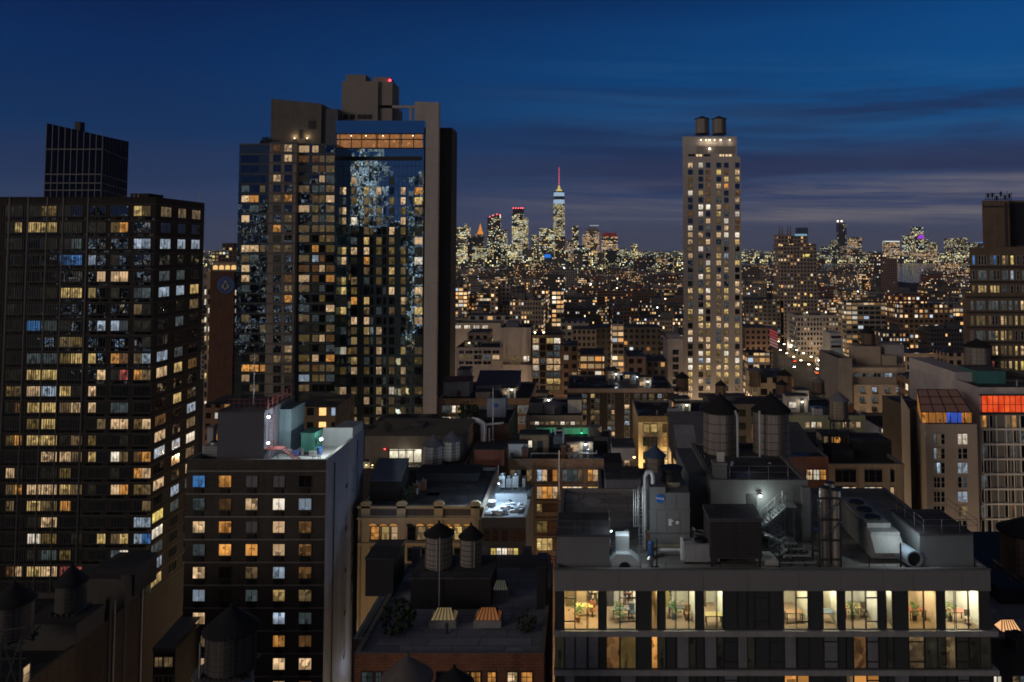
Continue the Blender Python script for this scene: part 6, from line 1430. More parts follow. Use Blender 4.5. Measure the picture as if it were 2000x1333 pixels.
tank(1682, 1708, 637, 650, 672, d + 10, 'brown water tank on the penthouse tower of the tan building', wood=WOODB, yfoot=677)
sd = bld('grey_building', 'dark grey slab joined to the left of the tan building', 'building', 1637, 1664, 700, d - 2, 20, M('slab_grey2', (.17, .165, .165)), ROOFB)
bl = bld('blue_building', 'blue grey low building with white lit windows before the tan building', 'building', 1716, 1790, 835, 200, 18, M('blue_stucco', (.12, .15, .24)), ROOFB)
wins(bl, 'F', [(1722, 1738), (1757, 1766), (1768, 1778)], [(838, 845), (862, 869), (882, 889)], strs(["NCN", "DNC", "cDD"]), FRL, 0, 0, .1); done(bl)
# concrete hotel with lit rooftop lounge, orange lit hotel
d = 150
Ho = bld('concrete_hotel', 'grey beige concrete hotel with glass lounge on its roof', 'hotel', 1808, 1908, 829, d, 17, M('concrete_warm', (.26, .23, .215), streak=.12, var=.15), ROOFD, par=.25, vp=1578)
b = MB(); b.box(X(1748, d + 17), X(1782, d + 8), d + 10, d + 26, 0, Z(797, d + 12)); b.v = [(x + (y - d - 10) * .30, y, z_) for x, y, z_ in b.v]; b.build('rear_wing', M('concrete_warm', ()), Ho.root)
wins(Ho, 'F', [(1824, 1829), (1830, 1836), (1838, 1845), (1871, 1878), (1880, 1889)], rows(848, 28.2, 9, 20), strs(["cwDNN", "CwDDD", "cCDCC", "DDDDc", "DDDCC", "DDDww", "DDDDD"]), FRL, 0, 1, .1); done(Ho)
Lo = root('rooftop_lounge', 'glass rooftop lounge glowing orange and blue on the concrete hotel', 'lounge', (X(1840, d + 2), d + 2, Ho.zr))
x0, x1 = X(1797, d + 1), X(1895, d + 1); zA, zB = Z(826, d + 1), Z(806, d + 1); y0, y1 = d + 1, d + 13; zC = zB + 2.2
pb = pane_mat('pane_lounge', srgb(255, 170, 85), .55, .8, .6)
b = MB(); xs = [x0, x0 + (x1 - x0) * .5, x0 + (x1 - x0) * .8, x1]
b.quad((xs[0], y0, zA), (xs[1] - xs[0], 0, 0), (0, 0, zB - zA), 0); b.quad((xs[1], y0, zA), (xs[2] - xs[1], 0, 0), (0, 0, zB - zA), 1); b.quad((xs[2], y0, zA), (xs[3] - xs[2], 0, 0), (0, 0, zB - zA), 0)
xq0, xq1 = x0 + 4.4, x1 + 3.0; b.face([(xq0, y1, zA), (x0, y0, zA), (x0, y0, zB), (xq0, y1, zC)], 0, [(0, 0), (1, 0), (1, 1), (0, 1)]); b.build('glazing', [pb, pane_mat('pane_lounge_blue', srgb(80, 120, 255), .75, .7, 0)], Lo)
b = MB(); b.face([(x0, y0, zB), (x1, y0, zB), (xq1, y1, zC), (xq0, y1, zC)]); b.build('glass_roof', M('lounge_roof', (.3, .22, .2)) and emit('lounge_roof_glow', srgb(150, 105, 90), .14), Lo)
b = MB()
for k in range(8): u = k / 7; b.bar((x0 + (x1 - x0) * u, y0 - .03, zA), (x0 + (x1 - x0) * u, y0 - .03, zB), .06)
for k in range(5): u = k / 4; b.bar((x0 + (x1 - x0) * u, y0, zB + .05), (xq0 + (xq1 - xq0) * u, y1, zC + .05), .1)
for u in (0, .33, .66, 1): b.bar((x0 + (xq0 - x0) * u, y0 + (y1 - y0) * u, zB + .05 + (zC - zB) * u), (x1 + (xq1 - x1) * u, y0 + (y1 - y0) * u, zB + .05 + (zC - zB) * u), .09)
b.build('frame', BLACK, Lo)
d = 160
Oh = bld('framed_hotel', 'white framed glass hotel with glowing orange screen across its top', 'hotel', 1912, 2110, 757, d, 26, M('panel_lilac', (.33, .31, .33), streak=.1), ROOFD, par=.6)
b = MB(); b.quad((X(1906, d) + .8, d - .12, Z(805, d)), (Oh.x1 - X(1906, d), 0, 0), (0, 0, Z(773, d) - Z(805, d)))
m_, n, bb = newmat('orange_screen'); pos = n.new('ShaderNodeNewGeometry').outputs['Position']; nz = n.noise(n.mapping(pos, (.5, .5, .3)), 1.0, 3).outputs['Fac']; n.link(n.ramp(nz, [(.3, srgb(200, 40, 15)), (.7, srgb(255, 100, 40))]), bb.inputs['Emission Color']); bb.inputs['Emission Strength'].default_value = .95
b.build('screen', m_, Oh.root); b = MB()
for k in range(14): x_ = X(1914 + k * 11, d); b.box(x_ - .05, x_ + .05, d - .2, d - .13, Z(805, d), Z(773, d))
b.box(Oh.x0, Oh.x1, d - .22, d - .13, Z(790, d) - .04, Z(790, d) + .04); b.box(Oh.x0, Oh.x1, d - .35, d - .003, Z(809, d), Z(805.5, d)); b.box(Oh.x0, Oh.x1, d - .3, d - .004, Z(773, d), Z(770, d)); b.build('screen_frame', METALD, Oh.root)
b = MB(); b.quad((X(1914, d), d - .03, 5), (Oh.x1 - X(1914, d), 0, 0), (0, 0, Z(810, d) - 5)); b.build('glazing', glassmat('glass_slate', (.3, .33, .36), (.2, .205, .21), fac=.25), Oh.root)
wins(Oh, 'F', [(1917, 1926), (1929, 1938), (1963, 1972), (1976, 1984), (1993, 2003)], rows(812, 29.2, 10, 23), strs(["ODwOD", "DDcDc", "cDDcD", "DDDDD", "cDDDD", "DDDDD", "cDDoD", "DDDDD", "wDDcD", "DDDDD"], 'D'), FRL, 0, 0, .12, off=.04); done(Oh)
b = MB()
for j in range(11): zc = Z(838.5 + 29.2 * j, d); b.box(X(1914, d), Oh.x1, d - .3, d - .032, zc - .16, zc + .16)
for px in (1915, 1928, 1942, 1961, 1974, 1988, 2005): b.box(X(px, d) - .07, X(px, d) + .07, d - .2, d - .034, 5, Z(812, d))
b.build('white_frame', M('frame_white', (.62, .61, .60), streak=.1), Oh.root)
b = MB(); b.box(X(1852, d + 24), Oh.x0 - .01, d + 10, d + 34, 0, Z(722, d + 14)); b.build('rear_wing', M('panel_lilac', ()), Oh.root)
tank(1885, 1932, 662, 676, 722, d + 26, 'broad dark water tank in front of the brown brick tower', yfoot=735)
rooflet('roof_cabin', 'teal roof cabin behind the orange lit hotel parapet', 'cabin', 1908, 1965, 724, 762, d + 8, 8, M('teal_panel', (.05, .17, .17), .7), ROOFD)
R = root('tarpaulin', 'bright blue tarpaulin tent beside the rooftop lounge', 'tarpaulin', (X(1835, d + 24), d + 24, 40)); y = d + 22; rb = random.Random(2); b = MB(); pk = [(1818, 795), (1826, 776), (1834, 762), (1843, 778), (1856, 782), (1862, 795)]
for k in range(len(pk) - 1):
    p, q = pk[k], pk[k + 1]; b.face([(X(p[0], y), y + rb.uniform(-1, 1), Z(797, y)), (X(q[0], y), y + rb.uniform(-1, 1), Z(797, y)), (X(q[0], y), y + 3 + rb.uniform(-1, 1), Z(q[1], y)), (X(p[0], y), y + 3 + rb.uniform(-1, 1), Z(p[1], y))])
for k in range(len(pk) - 1):
    p, q = pk[k], pk[k + 1]; b.face([(X(q[0], y), y + 8, Z(795, y)), (X(p[0], y), y + 8, Z(795, y)), (X(p[0], y), y + 3, Z(p[1], y)), (X(q[0], y), y + 3, Z(q[1], y))])
b.build('sheet', M('tarp_blue', (.03, .16, .5), .5, .3, 1), R); lamp('tarp_light', (X(1838, y), y - 3, Z(780, y)), 160, (.5, .7, 1), .3, parent=R)
bld('low_building', 'low dark building under the blue tarpaulin', 'building', 1775, 1880, 798, d + 20, 16, BRD, ROOFB, par=.2)
# ================================================================== MID CITY (hand placed)
def fbox(name, label, cat, px0, px1, yt, d, depth, col, lit, cell=(3.2, 3.4), mat=None, group=None, extra=(), zb=0, roofc=None):
    """a distant building: one wall mesh with its window grid, a roof, and set-back blocks (px0,px1,yt,dy)"""
    x0, x1, z = X(px0, d, yt), X(px1, d, yt), Z(yt, d); R = root(name, label, cat, ((x0 + x1) / 2, d, zb), group)
    b = MB(); b.box(x0, x1, d, d + depth, zb, z, 0, top=False, bottom=False, cell=cell); r = MB(); r.quad((x0, d, z), (x1 - x0, 0, 0), (0, depth, 0))
    for (a, c, y, dy) in extra:
        X0, X1, Z1 = X(a, d + dy, y), X(c, d + dy, y), Z(y, d + dy); b.box(X0, X1, d + dy, d + max(depth - 2, dy + 4), z, Z1, 0, top=False, bottom=False, cell=cell); r.quad((X0, d + dy, Z1), (X1 - X0, 0, 0), (0, max(depth - 2, dy + 4) - dy, 0))
    b.build('wall', mat or FAC, R, color=(*col, lit)); r.build('roof', roofc or ROOFD, R); return R
T_ = (.26, .21, .165); BR_ = (.15, .098, .075); GR_ = (.21, .2, .2); DK_ = (.075, .07, .068); PK_ = (.34, .29, .27); RD_ = (.18, .083, .064)
Wt = bld('blank_tower', 'blank pale concrete tower block without windows on its upper part', 'tower', 977, 1037, 640, 330, 20, M('tower_pale', (.37, .33, .32), streak=.2, var=.12), ROOFB)
wins(Wt, 'F', [(997, 1016), (1023, 1033)], [(696, 706), (709, 714), (723, 731)], strs(["wN", "w ", "o "]), FRL, 3, 0, .15)
b = MB()
for px in (983, 991, 1018, 1030): b.box(X(px, 330) - .2, X(px, 330) + .2, 329.7, 329.99, 30, Wt.z - .5)
b.build('rib', M('tower_pale', ()), Wt.root); b = MB(); b.box(X(975, 330), X(1040, 330), 329, 329.6, 0, Z(712, 330)); b.build('podium', M('tower_pale', ()), Wt.root)
b = MB(); b.box(X(988, 335), X(1012, 335), 335, 345, Wt.zr, Z(630, 335)); b.build('plant_box', M('shed_slate', ()), Wt.root)
L2 = bld('loft_building', 'narrow loft with paired lit windows right of the blank pale tower', 'loft building', 1039, 1098, 655, 326, 18, BRB, ROOFB)
wins(L2, 'F', [(1041, 1052), (1055, 1065), (1068, 1080), (1082, 1094)], rows(661, 13.2, 8, 10), strs(["WDYN", "NDDc", "cDcc", "WcWW", "NDWW", "cDcc", "DDYY", "DDww"]), FRD, 1, 0, .12); done(L2)
bulb('leftmost of two bright amber lamps on the narrow loft roof', (X(1045, 326), 325, Z(649, 326)), (1, .75, .4), 9, .4, 0, name='roof_lamp', group='amber roof lamps'); bulb('rightmost of two bright amber lamps on the narrow loft roof', (X(1062, 326), 325, Z(649, 326)), (1, .75, .4), 9, .4, 0, name='roof_lamp', group='amber roof lamps')
Wg = bld('low_building', 'low loft with long window bays left of the blank pale tower', 'building', 890, 978, 679, 320, 22, M('grey_pink', (.26, .23, .24)), ROOFB)
wins(Wg, 'F', [(897, 906), (909, 923), (926, 941), (944, 959), (962, 975)], [(685, 691), (694, 702), (706, 712)], strs(["DDDDD", "wwDcW", "DDDDw"]), FRL, 1, 0, .15); done(Wg)
fbox('brick_block', 'brick block with tan side standing behind the low loft', 'building', 913, 953, 650, 350, 18, (.2, .15, .12), .05, extra=())
Wb = bld('market_building', 'wide pale building with four groups of bright white windows', 'building', 886, 978, 631, 480, 20, M('market_pale', (.34, .29, .24)), ROOFD)
wins(Wb, 'F', [(889, 892), (892.6, 895.6), (896.4, 900), (907, 910), (910.6, 913.6), (914.4, 918), (925, 928), (928.6, 931.6), (932.4, 936), (942.5, 945.5), (946.2, 949), (949.6, 953)], [(636, 642)], strs(["NNNNNNNNNNNN"]), FRL, 0, 0, .1)
fbox('roof_building', 'long low building with lit clerestory behind the white windowed building', 'building', 915, 1010, 617, 540, 25, (.3, .28, .26), .35, (6, 4.5))
M1 = [ # px0 px1 yt d depth col lit cell label
 (886, 912, 556, 640, 20, T_, .75, (4, 3.2), 'tan office block of bright window rows against the black slab', FACO), (913, 928, 573, 660, 20, RD_, .7, (3.2, 3.4), 'small amber lit brick block beside the bright window rows', FAC),
 (958, 972, 561, 620, 20, T_, .15, (3.4, 3.4), 'tan narrow block left of the pink blank wall', FAC), (972, 996, 556, 640, 18, (.42, .34, .33), .0, (3.4, 3.4), 'pinkish blank walled block in the middle distance', FAC), (1008, 1025, 560, 610, 18, DK_, .05, (3.4, 3.4), 'grey block with one pale edge near the pink blank wall', FAC),
 (1042, 1070, 562, 600, 20, BR_, .35, (3, 3.2), 'dark tall block with scattered amber windows above the blank pale tower', FAC), (1078, 1100, 568, 590, 18, DK_, .6, (3.4, 3.4), 'block of stacked warm terraces right of the dark tall block', FACO),
 (1095, 1150, 628, 430, 20, GR_, .05, (3.2, 3.4), 'greenish block with two lit top windows', FAC), (1118, 1165, 644, 400, 20, T_, .05, (2.4, 3.2), 'long ribbed cornice building behind the tree lit yard', FAC), (1162, 1290, 640, 445, 22, DK_, .06, (3.2, 3.4), 'wide dark block with pale ribbed frieze', FAC),
 (1195, 1218, 628, 420, 16, GR_, .7, (3.2, 3.2), 'small tower of bright white windows in the wide dark block', FACO), (1133, 1180, 693, 300, 20, BR_, .75, (2.8, 2.8), 'glowing brick block of amber lit windows right of the narrow loft', FACO), (1180, 1206, 728, 290, 14, BR_, .85, (2.4, 2.8), 'small bright orange windowed annex', FACO),
 (1098, 1128, 676, 310, 18, BR_, .15, (3.2, 3.4), 'brown block with few lit windows right of the narrow loft', FAC), (1225, 1262, 697, 300, 20, (.14, .1, .09), .0, (3.2, 3.4), 'plain brown windowless block before the pale stone tower', FAC), (1262, 1304, 706, 305, 18, DK_, .4, (2.6, 3), 'dark block with pairs of white windows left of the ornate white block', FAC),
 (1455, 1503, 640, 520, 25, BR_, .12, (3.6, 3.6), 'brown brick block right of the pale stone tower', FAC), (1455, 1530, 586, 700, 30, DK_, .3, (4, 3.6), 'dark block with pairs of lit windows left of the spired tower', FAC), (1460, 1503, 690, 400, 14, GR_, .5, (3, 3.4), 'low glass topped pavilion near the avenue', FACO),
 (1480, 1550, 738, 260, 20, (.34, .28, .2), .02, (4, 4), 'small cream building with one lit window among water tanks', FAC), (1700, 1760, 500, 900, 20, (.2, .15, .14), .1, (3, 3.4), '', None),
 (1652, 1756, 592, 590, 22, GR_, .8, (4.4, 3.6), 'wide office block of bright amber window rows behind the tan building', FACO), (1755, 1862, 596, 560, 25, BR_, .42, (3.6, 3.6), 'broad dark brick block with paired lit windows right of the amber rows', FAC), (1840, 1886, 600, 600, 20, GR_, .5, (3.4, 3.4), 'pale block of white lit windows beside the brown brick tower', FACO),
 (1768, 1850, 690, 330, 16, T_, .1, (3.2, 3.4), 'low tan block with three white windows right of the tan building', FAC), (1850, 1885, 690, 320, 16, T_, .12, (3.2, 3.4), 'tan block behind the broad dark water tank', FAC), (1780, 1852, 740, 240, 14, BR_, .2, (3, 3.4), 'low brick block with lit yard beside the lounge', FAC),
 (1470, 1560, 795, 215, 16, DK_, .04, (3.2, 3.4), 'low black building carrying small water tanks', FAC), (1560, 1640, 800, 200, 16, DK_, .04, (3.2, 3.4), 'low black roof behind the factory water tank', FAC), (1390, 1475, 790, 205, 16, DK_, .05, (3.2, 3.4), 'low dark roof at the foot of the pale stone tower', FAC), (1606, 1622, 702, 545, 18, (.4, .4, .42), .1, (4, 4), 'white corner building at the end of the avenue', FAC),
 (570, 655, 795, 190, 16, BRA and (.16, .13, .1), .25, (3, 3.4), 'low tan building with pediment left of the blue glass hotel foot', FAC), (715, 860, 838, 176, 16, DK_, .0, (3, 3.4), 'low dark roof at the foot of the blue glass hotel', FAC), (398, 468, 790, 250, 16, BR_, .3, (3, 3.4), 'low brick building before the red brick emblem tower', FAC),
]
for (a, c, yt, dd, dp, col, lit, cell, lab, mt) in M1:
    if mt: fbox('city_block', lab, 'building', a, c, yt, dd, dp, col, lit, cell, mt)
ow = bld('ornate_white_building', 'ornate white building edge beside the pale stone tower', 'building', 1304, 1334, 664, 318, 18, M('ornate_white', (.42, .39, .38), streak=.15), ROOFD)
wins(ow, 'F', [(1314, 1319), (1320, 1325)], rows(684, 14.3, 7, 9), strs(["DD"] * 7), FRD, 1, 0, .1); done(ow)
b = MB(); b.box(ow.x0 - .3, ow.x1, 317.4, 317.99, Z(668, 318), Z(662, 318)); b.box(X(1307, 318), X(1331, 318), 320, 330, ow.z, Z(656, 318)); b.build('cornice', M('ornate_white', ()), ow.root)
for (a, c, yp, ye, yb, dd, lab, yf) in ((1463, 1489, 716, 724, 753, 262, 'grey water tank on pale legs right of the pale stone tower', 768), (1517, 1546, 722, 732, 765, 255, 'dark water tank right of the cream building with one lit window', 775), (1517 - 2, 1540 - 2, 742, 750, 770, 225, 'small tan water tank before the cream building', 790), (1586, 1610, 736, 745, 766, 215, 'pale pointed water tank in front of the avenue lights', 798), (1397, 1418, 743, 752, 770, 207, 'small brown water tank above the left big tank', 784)):
    tank(a, c, yp, ye, yb, dd, lab, wood=WOODB if 'brown' in lab or 'tan' in lab else WOOD, cone=CONEP if 'pale' in lab or 'grey' in lab else CONE, yfoot=yf, over=.08)
# deco tower with spires
d = 700
Dc = root('deco_tower', 'dark stone skyscraper with four spires and stepped shoulders', 'skyscraper', (X(1562, d), d, 0))
b = MB()
for (a, c, y, dy, dp) in ((1526, 1601, 560, 0, 30), (1528, 1600, 478, 3, 25), (1525, 1547, 458, 5, 14), (1552, 1586, 461, 8, 14), (1586, 1601, 476, 6, 14), (1546, 1553, 470, 8, 10)): b.box(X(a, d), X(c, d), d + dy, d + dy + dp, 0, Z(y, d), 0, top=True, cell=(3.0, 3.4))
b.build('wall', FAC, Dc, color=(.22, .18, .16, .16))
b = MB()
for px, y in ((1525.5, 441), (1531, 442), (1542, 441), (1547, 442)): b.cyl((X(px, d + 6), d + 6), Z(462, d), Z(y, d), .9, .25, 6)
b.build('spire', M('spire_stone', (.17, .14, .13)), Dc)
wins_ = [(1568, 1575, 497), (1575, 1579, 499)]
b = MB(); [b.quad((X(a, d), d - .1, Z(y + 5, d)), (X(c, d) - X(a, d), 0, 0), (0, 0, 2.3)) for a, c, y in ((1576, 1584, 497), (1571, 1574, 498), (1551, 1557, 594), (1571, 1577, 593), (1584, 1588, 575))]; b.build('window', PANE['S'], Dc)
# white gridded building on the avenue with two fronts
d = 600
Av = bld('avenue_building', 'big pale building with dense grid of small windows at the avenue corner', 'building', 1556, 1646, 616, d, 30, M('avenue_pale', (.3, .28, .27), streak=.1), ROOFB, par=1)
wins(Av, 'F', [(1559 + k * 6.15, 1562 + k * 6.15) for k in range(14)], rows(622, 9.4, 14, 5), wpick({'D': 7, 'W': 1, 'N': .8, 'w': .8, 'O': .3}, 808), FRD, 0, 0, .06); 
wins(Av, 'L', [(1554.3 - k * 2.6, 1553 - k * 2.6) for k in range(6)], rows(622, 9.4, 14, 5), wpick({'D': 7, 'W': 1, 'w': 1.5}, 809), FRD, 0, 0, .06); done(Av)
d = 420
Rs_ = root('striped_facade', 'leaning facade lit by red and white stripes on the avenue', 'facade', (X(1511, 560), 560, 0)); y = 545
b = MB(); b.box(X(1503, y), X(1520, y), y, y + 12, 0, Z(640, y)); b.build('wall', M('striped_wall', (.2, .17, .17)), Rs_)
for k in range(6):
    q = MB(); t0 = 643 + k * 5.6; q.face([(X(1503, y), y - .3, Z(t0 + 2.6, y)), (X(1519.5, y), y - .3, Z(t0 + 10, y)), (X(1519.5, y), y - .3, Z(t0 + 7, y)), (X(1504, y), y - .3, Z(t0 - .4, y))]); q.build('light_stripe', emit('stripe_red' if k < 3 else 'stripe_pink', srgb(225, 90, 95) if k < 3 else srgb(220, 160, 155), .38), Rs_)
Wh = root('striped_building', 'narrow white building with dark horizontal window bands beside the tan building', 'building', (X(1632, 520), 520, 0)); y = 520
b = MB(); b.box(X(1622, y), X(1646, y), y, y + 16, 0, Z(651, y)); b.build('wall', M('white_band', (.42, .41, .41)), Wh)
for k in range(9): q = MB(); z0 = Z(661 + k * 9.2, y); q.box(X(1624, y), X(1643 if k < 4 else 1630, y), y - .12, y - .003, z0, z0 + 1.5); q.build('window_band', PANE['D'] if k not in (1, 3) else PANE['c'], Wh)
# ------------------------------------------------------------------ ground, avenue, water
b = MB(); b.quad((-40000, -2000, 0), (80000, 0, 0), (0, 62000, 0)); struct('ground', b, M('city_ground', (.035, .033, .032)))
b = MB(); p0, p1 = (X(1660, 300), 300), (X(1562, 900), 900)
ax0, ax1 = GD(800, 0), GD(640, 0)
c0, c1 = Vector((157, 440, .05)), Vector((157, 1000, .05))
b.face([c0 + Vector((-8, 0, 0)), c0 + Vector((7, 0, 0)), c1 + Vector((7, 0, 0)), c1 + Vector((-8, 0, 0))]); struct('avenue', b, M('road_asphalt', (.05, .05, .052)))
b = MB(); b.quad((300, 2550, .6), (9000, 0, 0), (0, 3000, 0)); b.quad((860, 2050, .6), (8440, 0, 0), (0, 500, 0)); b.quad((550, 5550, .6), (14000, 0, 0), (0, 9000, 0)); wm, n, bb = newmat('river'); bb.inputs['Base Color'].default_value = (.004, .02, .045, 1); bb.inputs['Roughness'].default_value = .16; bn = n.new('ShaderNodeBump'); bn.inputs['Strength'].default_value = .02; n.link(n.noise(n.new('ShaderNodeNewGeometry').outputs['Position'], .05, 4).outputs['Fac'], bn.inputs['Height']); n.link(bn.outputs[0], bb.inputs['Normal']); struct('river_water', b, wm)
# lamps and cars along the avenue
lampcol = emit('street_lamp_glow', (1, .8, .55), 16)
pl = MB(); pl.cyl((0, 0), 0, 9, .12, .07, 8); pl.bar((0, 0, 9), (1.6, 0, 9.3), .06); hd = MB(); hd.box(1.1, 2.4, -.35, .35, 9.1, 9.4)
R0 = root('street_lamp', 'street lamp', 'street lamp', (0, 0, 0), 'street lamps along the avenue'); pl.build('pole', METALD, R0, True); hd.build('lamp_head', lampcol, R0, True)
k_ = 0
for i in range(20):
    for s_ in (-1, 1):
        t = (i + .3) / 30; p = c0.lerp(c1, t); lc_ = Vector((p.x + (7.4 if s_ > 0 else -8.6), p.y, 0))
        o = R0 if k_ == 0 else copy_tree(R0, lc_); o.location = lc_; o.rotation_euler.z = 0 if s_ < 0 else PI
        o['label'] = 'street lamp on the %s kerb of the far lit avenue' % ('left' if s_ < 0 else 'right'); k_ += 1
for i in range(10):
    p = c0.lerp(c1, i / 16 + .02); l = lamp('street_and_fill_light', (p.x + (5 if i % 2 else -6), p.y, 9), 1500, (1, .80, .55), 1.0)
for B_ in (Av,):
    b = MB(); b.quad((B_.x0 - .1, B_.y1, .4), (0, B_.y0 - B_.y1, 0), (0, 0, 4.6), 0, (1.5, 4.6)); b.quad((B_.x0, B_.y0 - .1, .4), (B_.x1 - B_.x0, 0, 0), (0, 0, 4.6), 0, (1.5, 4.6)); b.build('shopfront', PANE['w'], B_.root)
b = MB(); b.quad((X(1622, 520), 519.8, .4), (X(1646, 520) - X(1622, 520), 0, 0), (0, 0, 5)); b.quad((X(1622, 520) - .1, 536, .4), (0, -16, 0), (0, 0, 5)); b.build('shopfront', PANE['c'], Wh)
def car(label, p, col, away):
    R = root('car', label, 'car', tuple(p), 'cars on the avenue'); b = MB()
    b.prism([(-2.2, .3), (2.2, .3), (2.25, .8), (1.3, .95), (.7, 1.45), (-1.1, 1.45), (-1.8, .95), (-2.25, .85)], -.85, .85); b.build('body', M('car_%d' % col, [(.02, .02, .02), (.4, .28, .02), (.3, .3, .32), (.15, .02, .02)][col], .3, .05, spec=.6), R, True)
    for u in (-1.35, 1.35):
        for v in (-.8, .8): w = MB(); q = []; [w.bar((u, v - .1, .33), (u, v + .1, .33), .33, 0, 12)]; w.build('wheel', BLACK, R, True)
    for v in (-.6, .6): h = MB(); h.box(2.2, 2.3, v - .2, v + .2, .55, .8); h.build('headlight', emit('headlight', (1, .95, .85), 45), R, True); h = MB(); h.box(-2.3, -2.2, v - .2, v + .2, .6, .8); h.build('tail_light', emit('tail_light', (1, .05, .02), 25), R, True)
    R.rotation_euler.z = (PI / 2 if away else -PI / 2); return R
cl_ = ['black', 'yellow', 'silver', 'dark red']
for i in range(10): p = c0.lerp(c1, .04 + i * .085); aw = i % 2; p = c0.lerp(c1, .03 + i * .05); car('%s car %s on the far lit avenue' % (cl_[(i * 7) % 4], 'driving away' if aw else 'with headlights facing us'), (p.x + (4 if aw else -4), p.y, .08), (i * 7) % 4, aw)
# ================================================================== CITY FIELD (rows of distant blocks)
pal = [T_, BR_, GR_, DK_, PK_, RD_, (.1, .09, .085), (.17, .13, .1), (.09, .085, .09)]
pn = {T_: 'tan', BR_: 'brown', GR_: 'grey', DK_: 'black', PK_: 'pale', RD_: 'reddish', pal[6]: 'dark', pal[7]: 'umber', pal[8]: 'slate'}
zones = [(884, 1332, 'between black slab and pale tower'), (1452, 1888, 'right of the pale tower'), (396, 470, 'beside the apartment tower')]
rf = random.Random(23); FILL = []; dcur = 520.0; row_ = 0
ordn = ['front', 'second', 'third', 'fourth', 'fifth', 'sixth', 'seventh', 'eighth', 'ninth', 'tenth', 'eleventh', 'twelfth', 'thirteenth', 'rearmost']
FARMB = []
while dcur < 2500:
    for zi, (a, c, zn) in enumerate(zones):
        px = a - rf.uniform(0, 10)
        while px < c:
            w = rf.uniform(14, 36) * (1 + dcur / 2600); pw = w / dcur * F; z = rf.choice([18, 22, 26, 30, 34, 40]) + rf.uniform(-3, 3)
            if rf.random() < .13: z += rf.uniform(8, 20)
            if rf.random() < .04 and dcur > 800: z += 25
            if zi == 1 and dcur > 1250 and px + pw > 1752 and px < 1806: px = 1807; continue
            if zi == 1 and dcur < 950 and px < 1650 and px + pw > 1540 and dcur < 900: px += pw; continue
            col = rf.choice(pal); lit = rf.choice([.08, .14, .22, .34, .5]); mt = FAC if rf.random() < .75 else FACO
            FILL.append((row_, zi, px, px + pw, z, dcur + rf.uniform(-8, 8), min(30, 14 + dcur * .012), col, lit, mt)); px += pw + rf.choice([0, 0, 0, 14 / dcur * F])
    dcur *= 1.105; row_ += 1
fm = {}
def lw_(l): return 'few' if l < .12 else ('some' if l < .3 else 'many')
for (rw_, zi, a, c, z, dd, dp, col, lit, mt) in FILL:
    x0, x1 = (a - CX) / F * dd, (c - CX) / F * dd
    lab = '%s block, %s lit windows, %s row %s' % (pn[col], lw_(lit), ordn[min(13, rw_)], zones[zi][2])
    R = root('city_block', lab, 'building', ((x0 + x1) / 2, dd, 0), 'rows of distant city blocks')
    b = MB(); cell = rf.choice([(1.9, 3.0), (2.2, 3.1), (2.6, 3.2), (3.2, 3.4)]); b.box(x0, x1, dd, dd + dp, 0, z, 0, 1, cell, bottom=False)
    w = x1 - x0; u = rf.uniform(.1, .6); b.box(x0 + w * u, x0 + w * (u + .25), dd + 4, dd + 10, z, z + rf.uniform(2.5, 5), 2, 1, bottom=False)
    if rf.random() < .5: u = rf.uniform(.05, .8); b.box(x0 + w * u, x0 + w * (u + .14), dd + 2, dd + 5, z, z + rf.uniform(1.5, 3.4), 2, 1, bottom=False)
    if rf.random() < .4:
        cx_ = x0 + w * rf.uniform(.2, .8); b.cyl((cx_, dd + 3), z + 2.5, z + 6.5, 1.9, None, 10, 2); b.cyl((cx_, dd + 3), z + 6.5, z + 8.2, 2.1, .1, 10, 2); b.box(cx_ - 1.3, cx_ + 1.3, dd + 1.7, dd + 4.3, z, z + 2.5, 2)
    b.build('wall', [mt, ROOFD, CONCD], R, color=(*col, lit))
# beyond 2.5 km: a carpet of rooftops that reads as one mass
b = MB(); rf = random.Random(5); dcur = 2500.0
while dcur < 26000:
    n_ = int(46 + 10 * rf.random()); span0, span1 = -.52 * dcur, .56 * dcur; x = span0
    while x < span1:
        w = rf.uniform(30, 80) * dcur / 3000; z = rf.uniform(10, 32) + (rf.uniform(0, 25) if rf.random() < .12 else 0)
        px = CX + x / dcur * F
        if not (dcur < 5400 and x > 280 and True) or dcur > 5600 and px < 1440:
            b.box(x, x + w, dcur, dcur + 25, 0, z * (1 if dcur < 6000 else dcur / 9000), 0, 0, (rf.uniform(6, 11) * max(1, dcur / 5000), rf.uniform(5, 8) * max(1, dcur / 6000)), bottom=False)
        x += w * rf.uniform(1, 1.6)
    dcur *= 1.07
x = 300
while x < 5200:
    w = rf.uniform(50, 130); b.box(x, x + w, 5450 + rf.uniform(-60, 60), 5530, 0, rf.uniform(12, 50), 0, 0, (rf.uniform(8, 14), rf.uniform(5, 8)), bottom=False); x += w * 1.25
o = b.build('distant_rooftops', FACF, color=(.06, .06, .065, .42)); o['kind'] = 'stuff'; o['label'] = 'carpet of tiny lit rooftops out to the horizon'
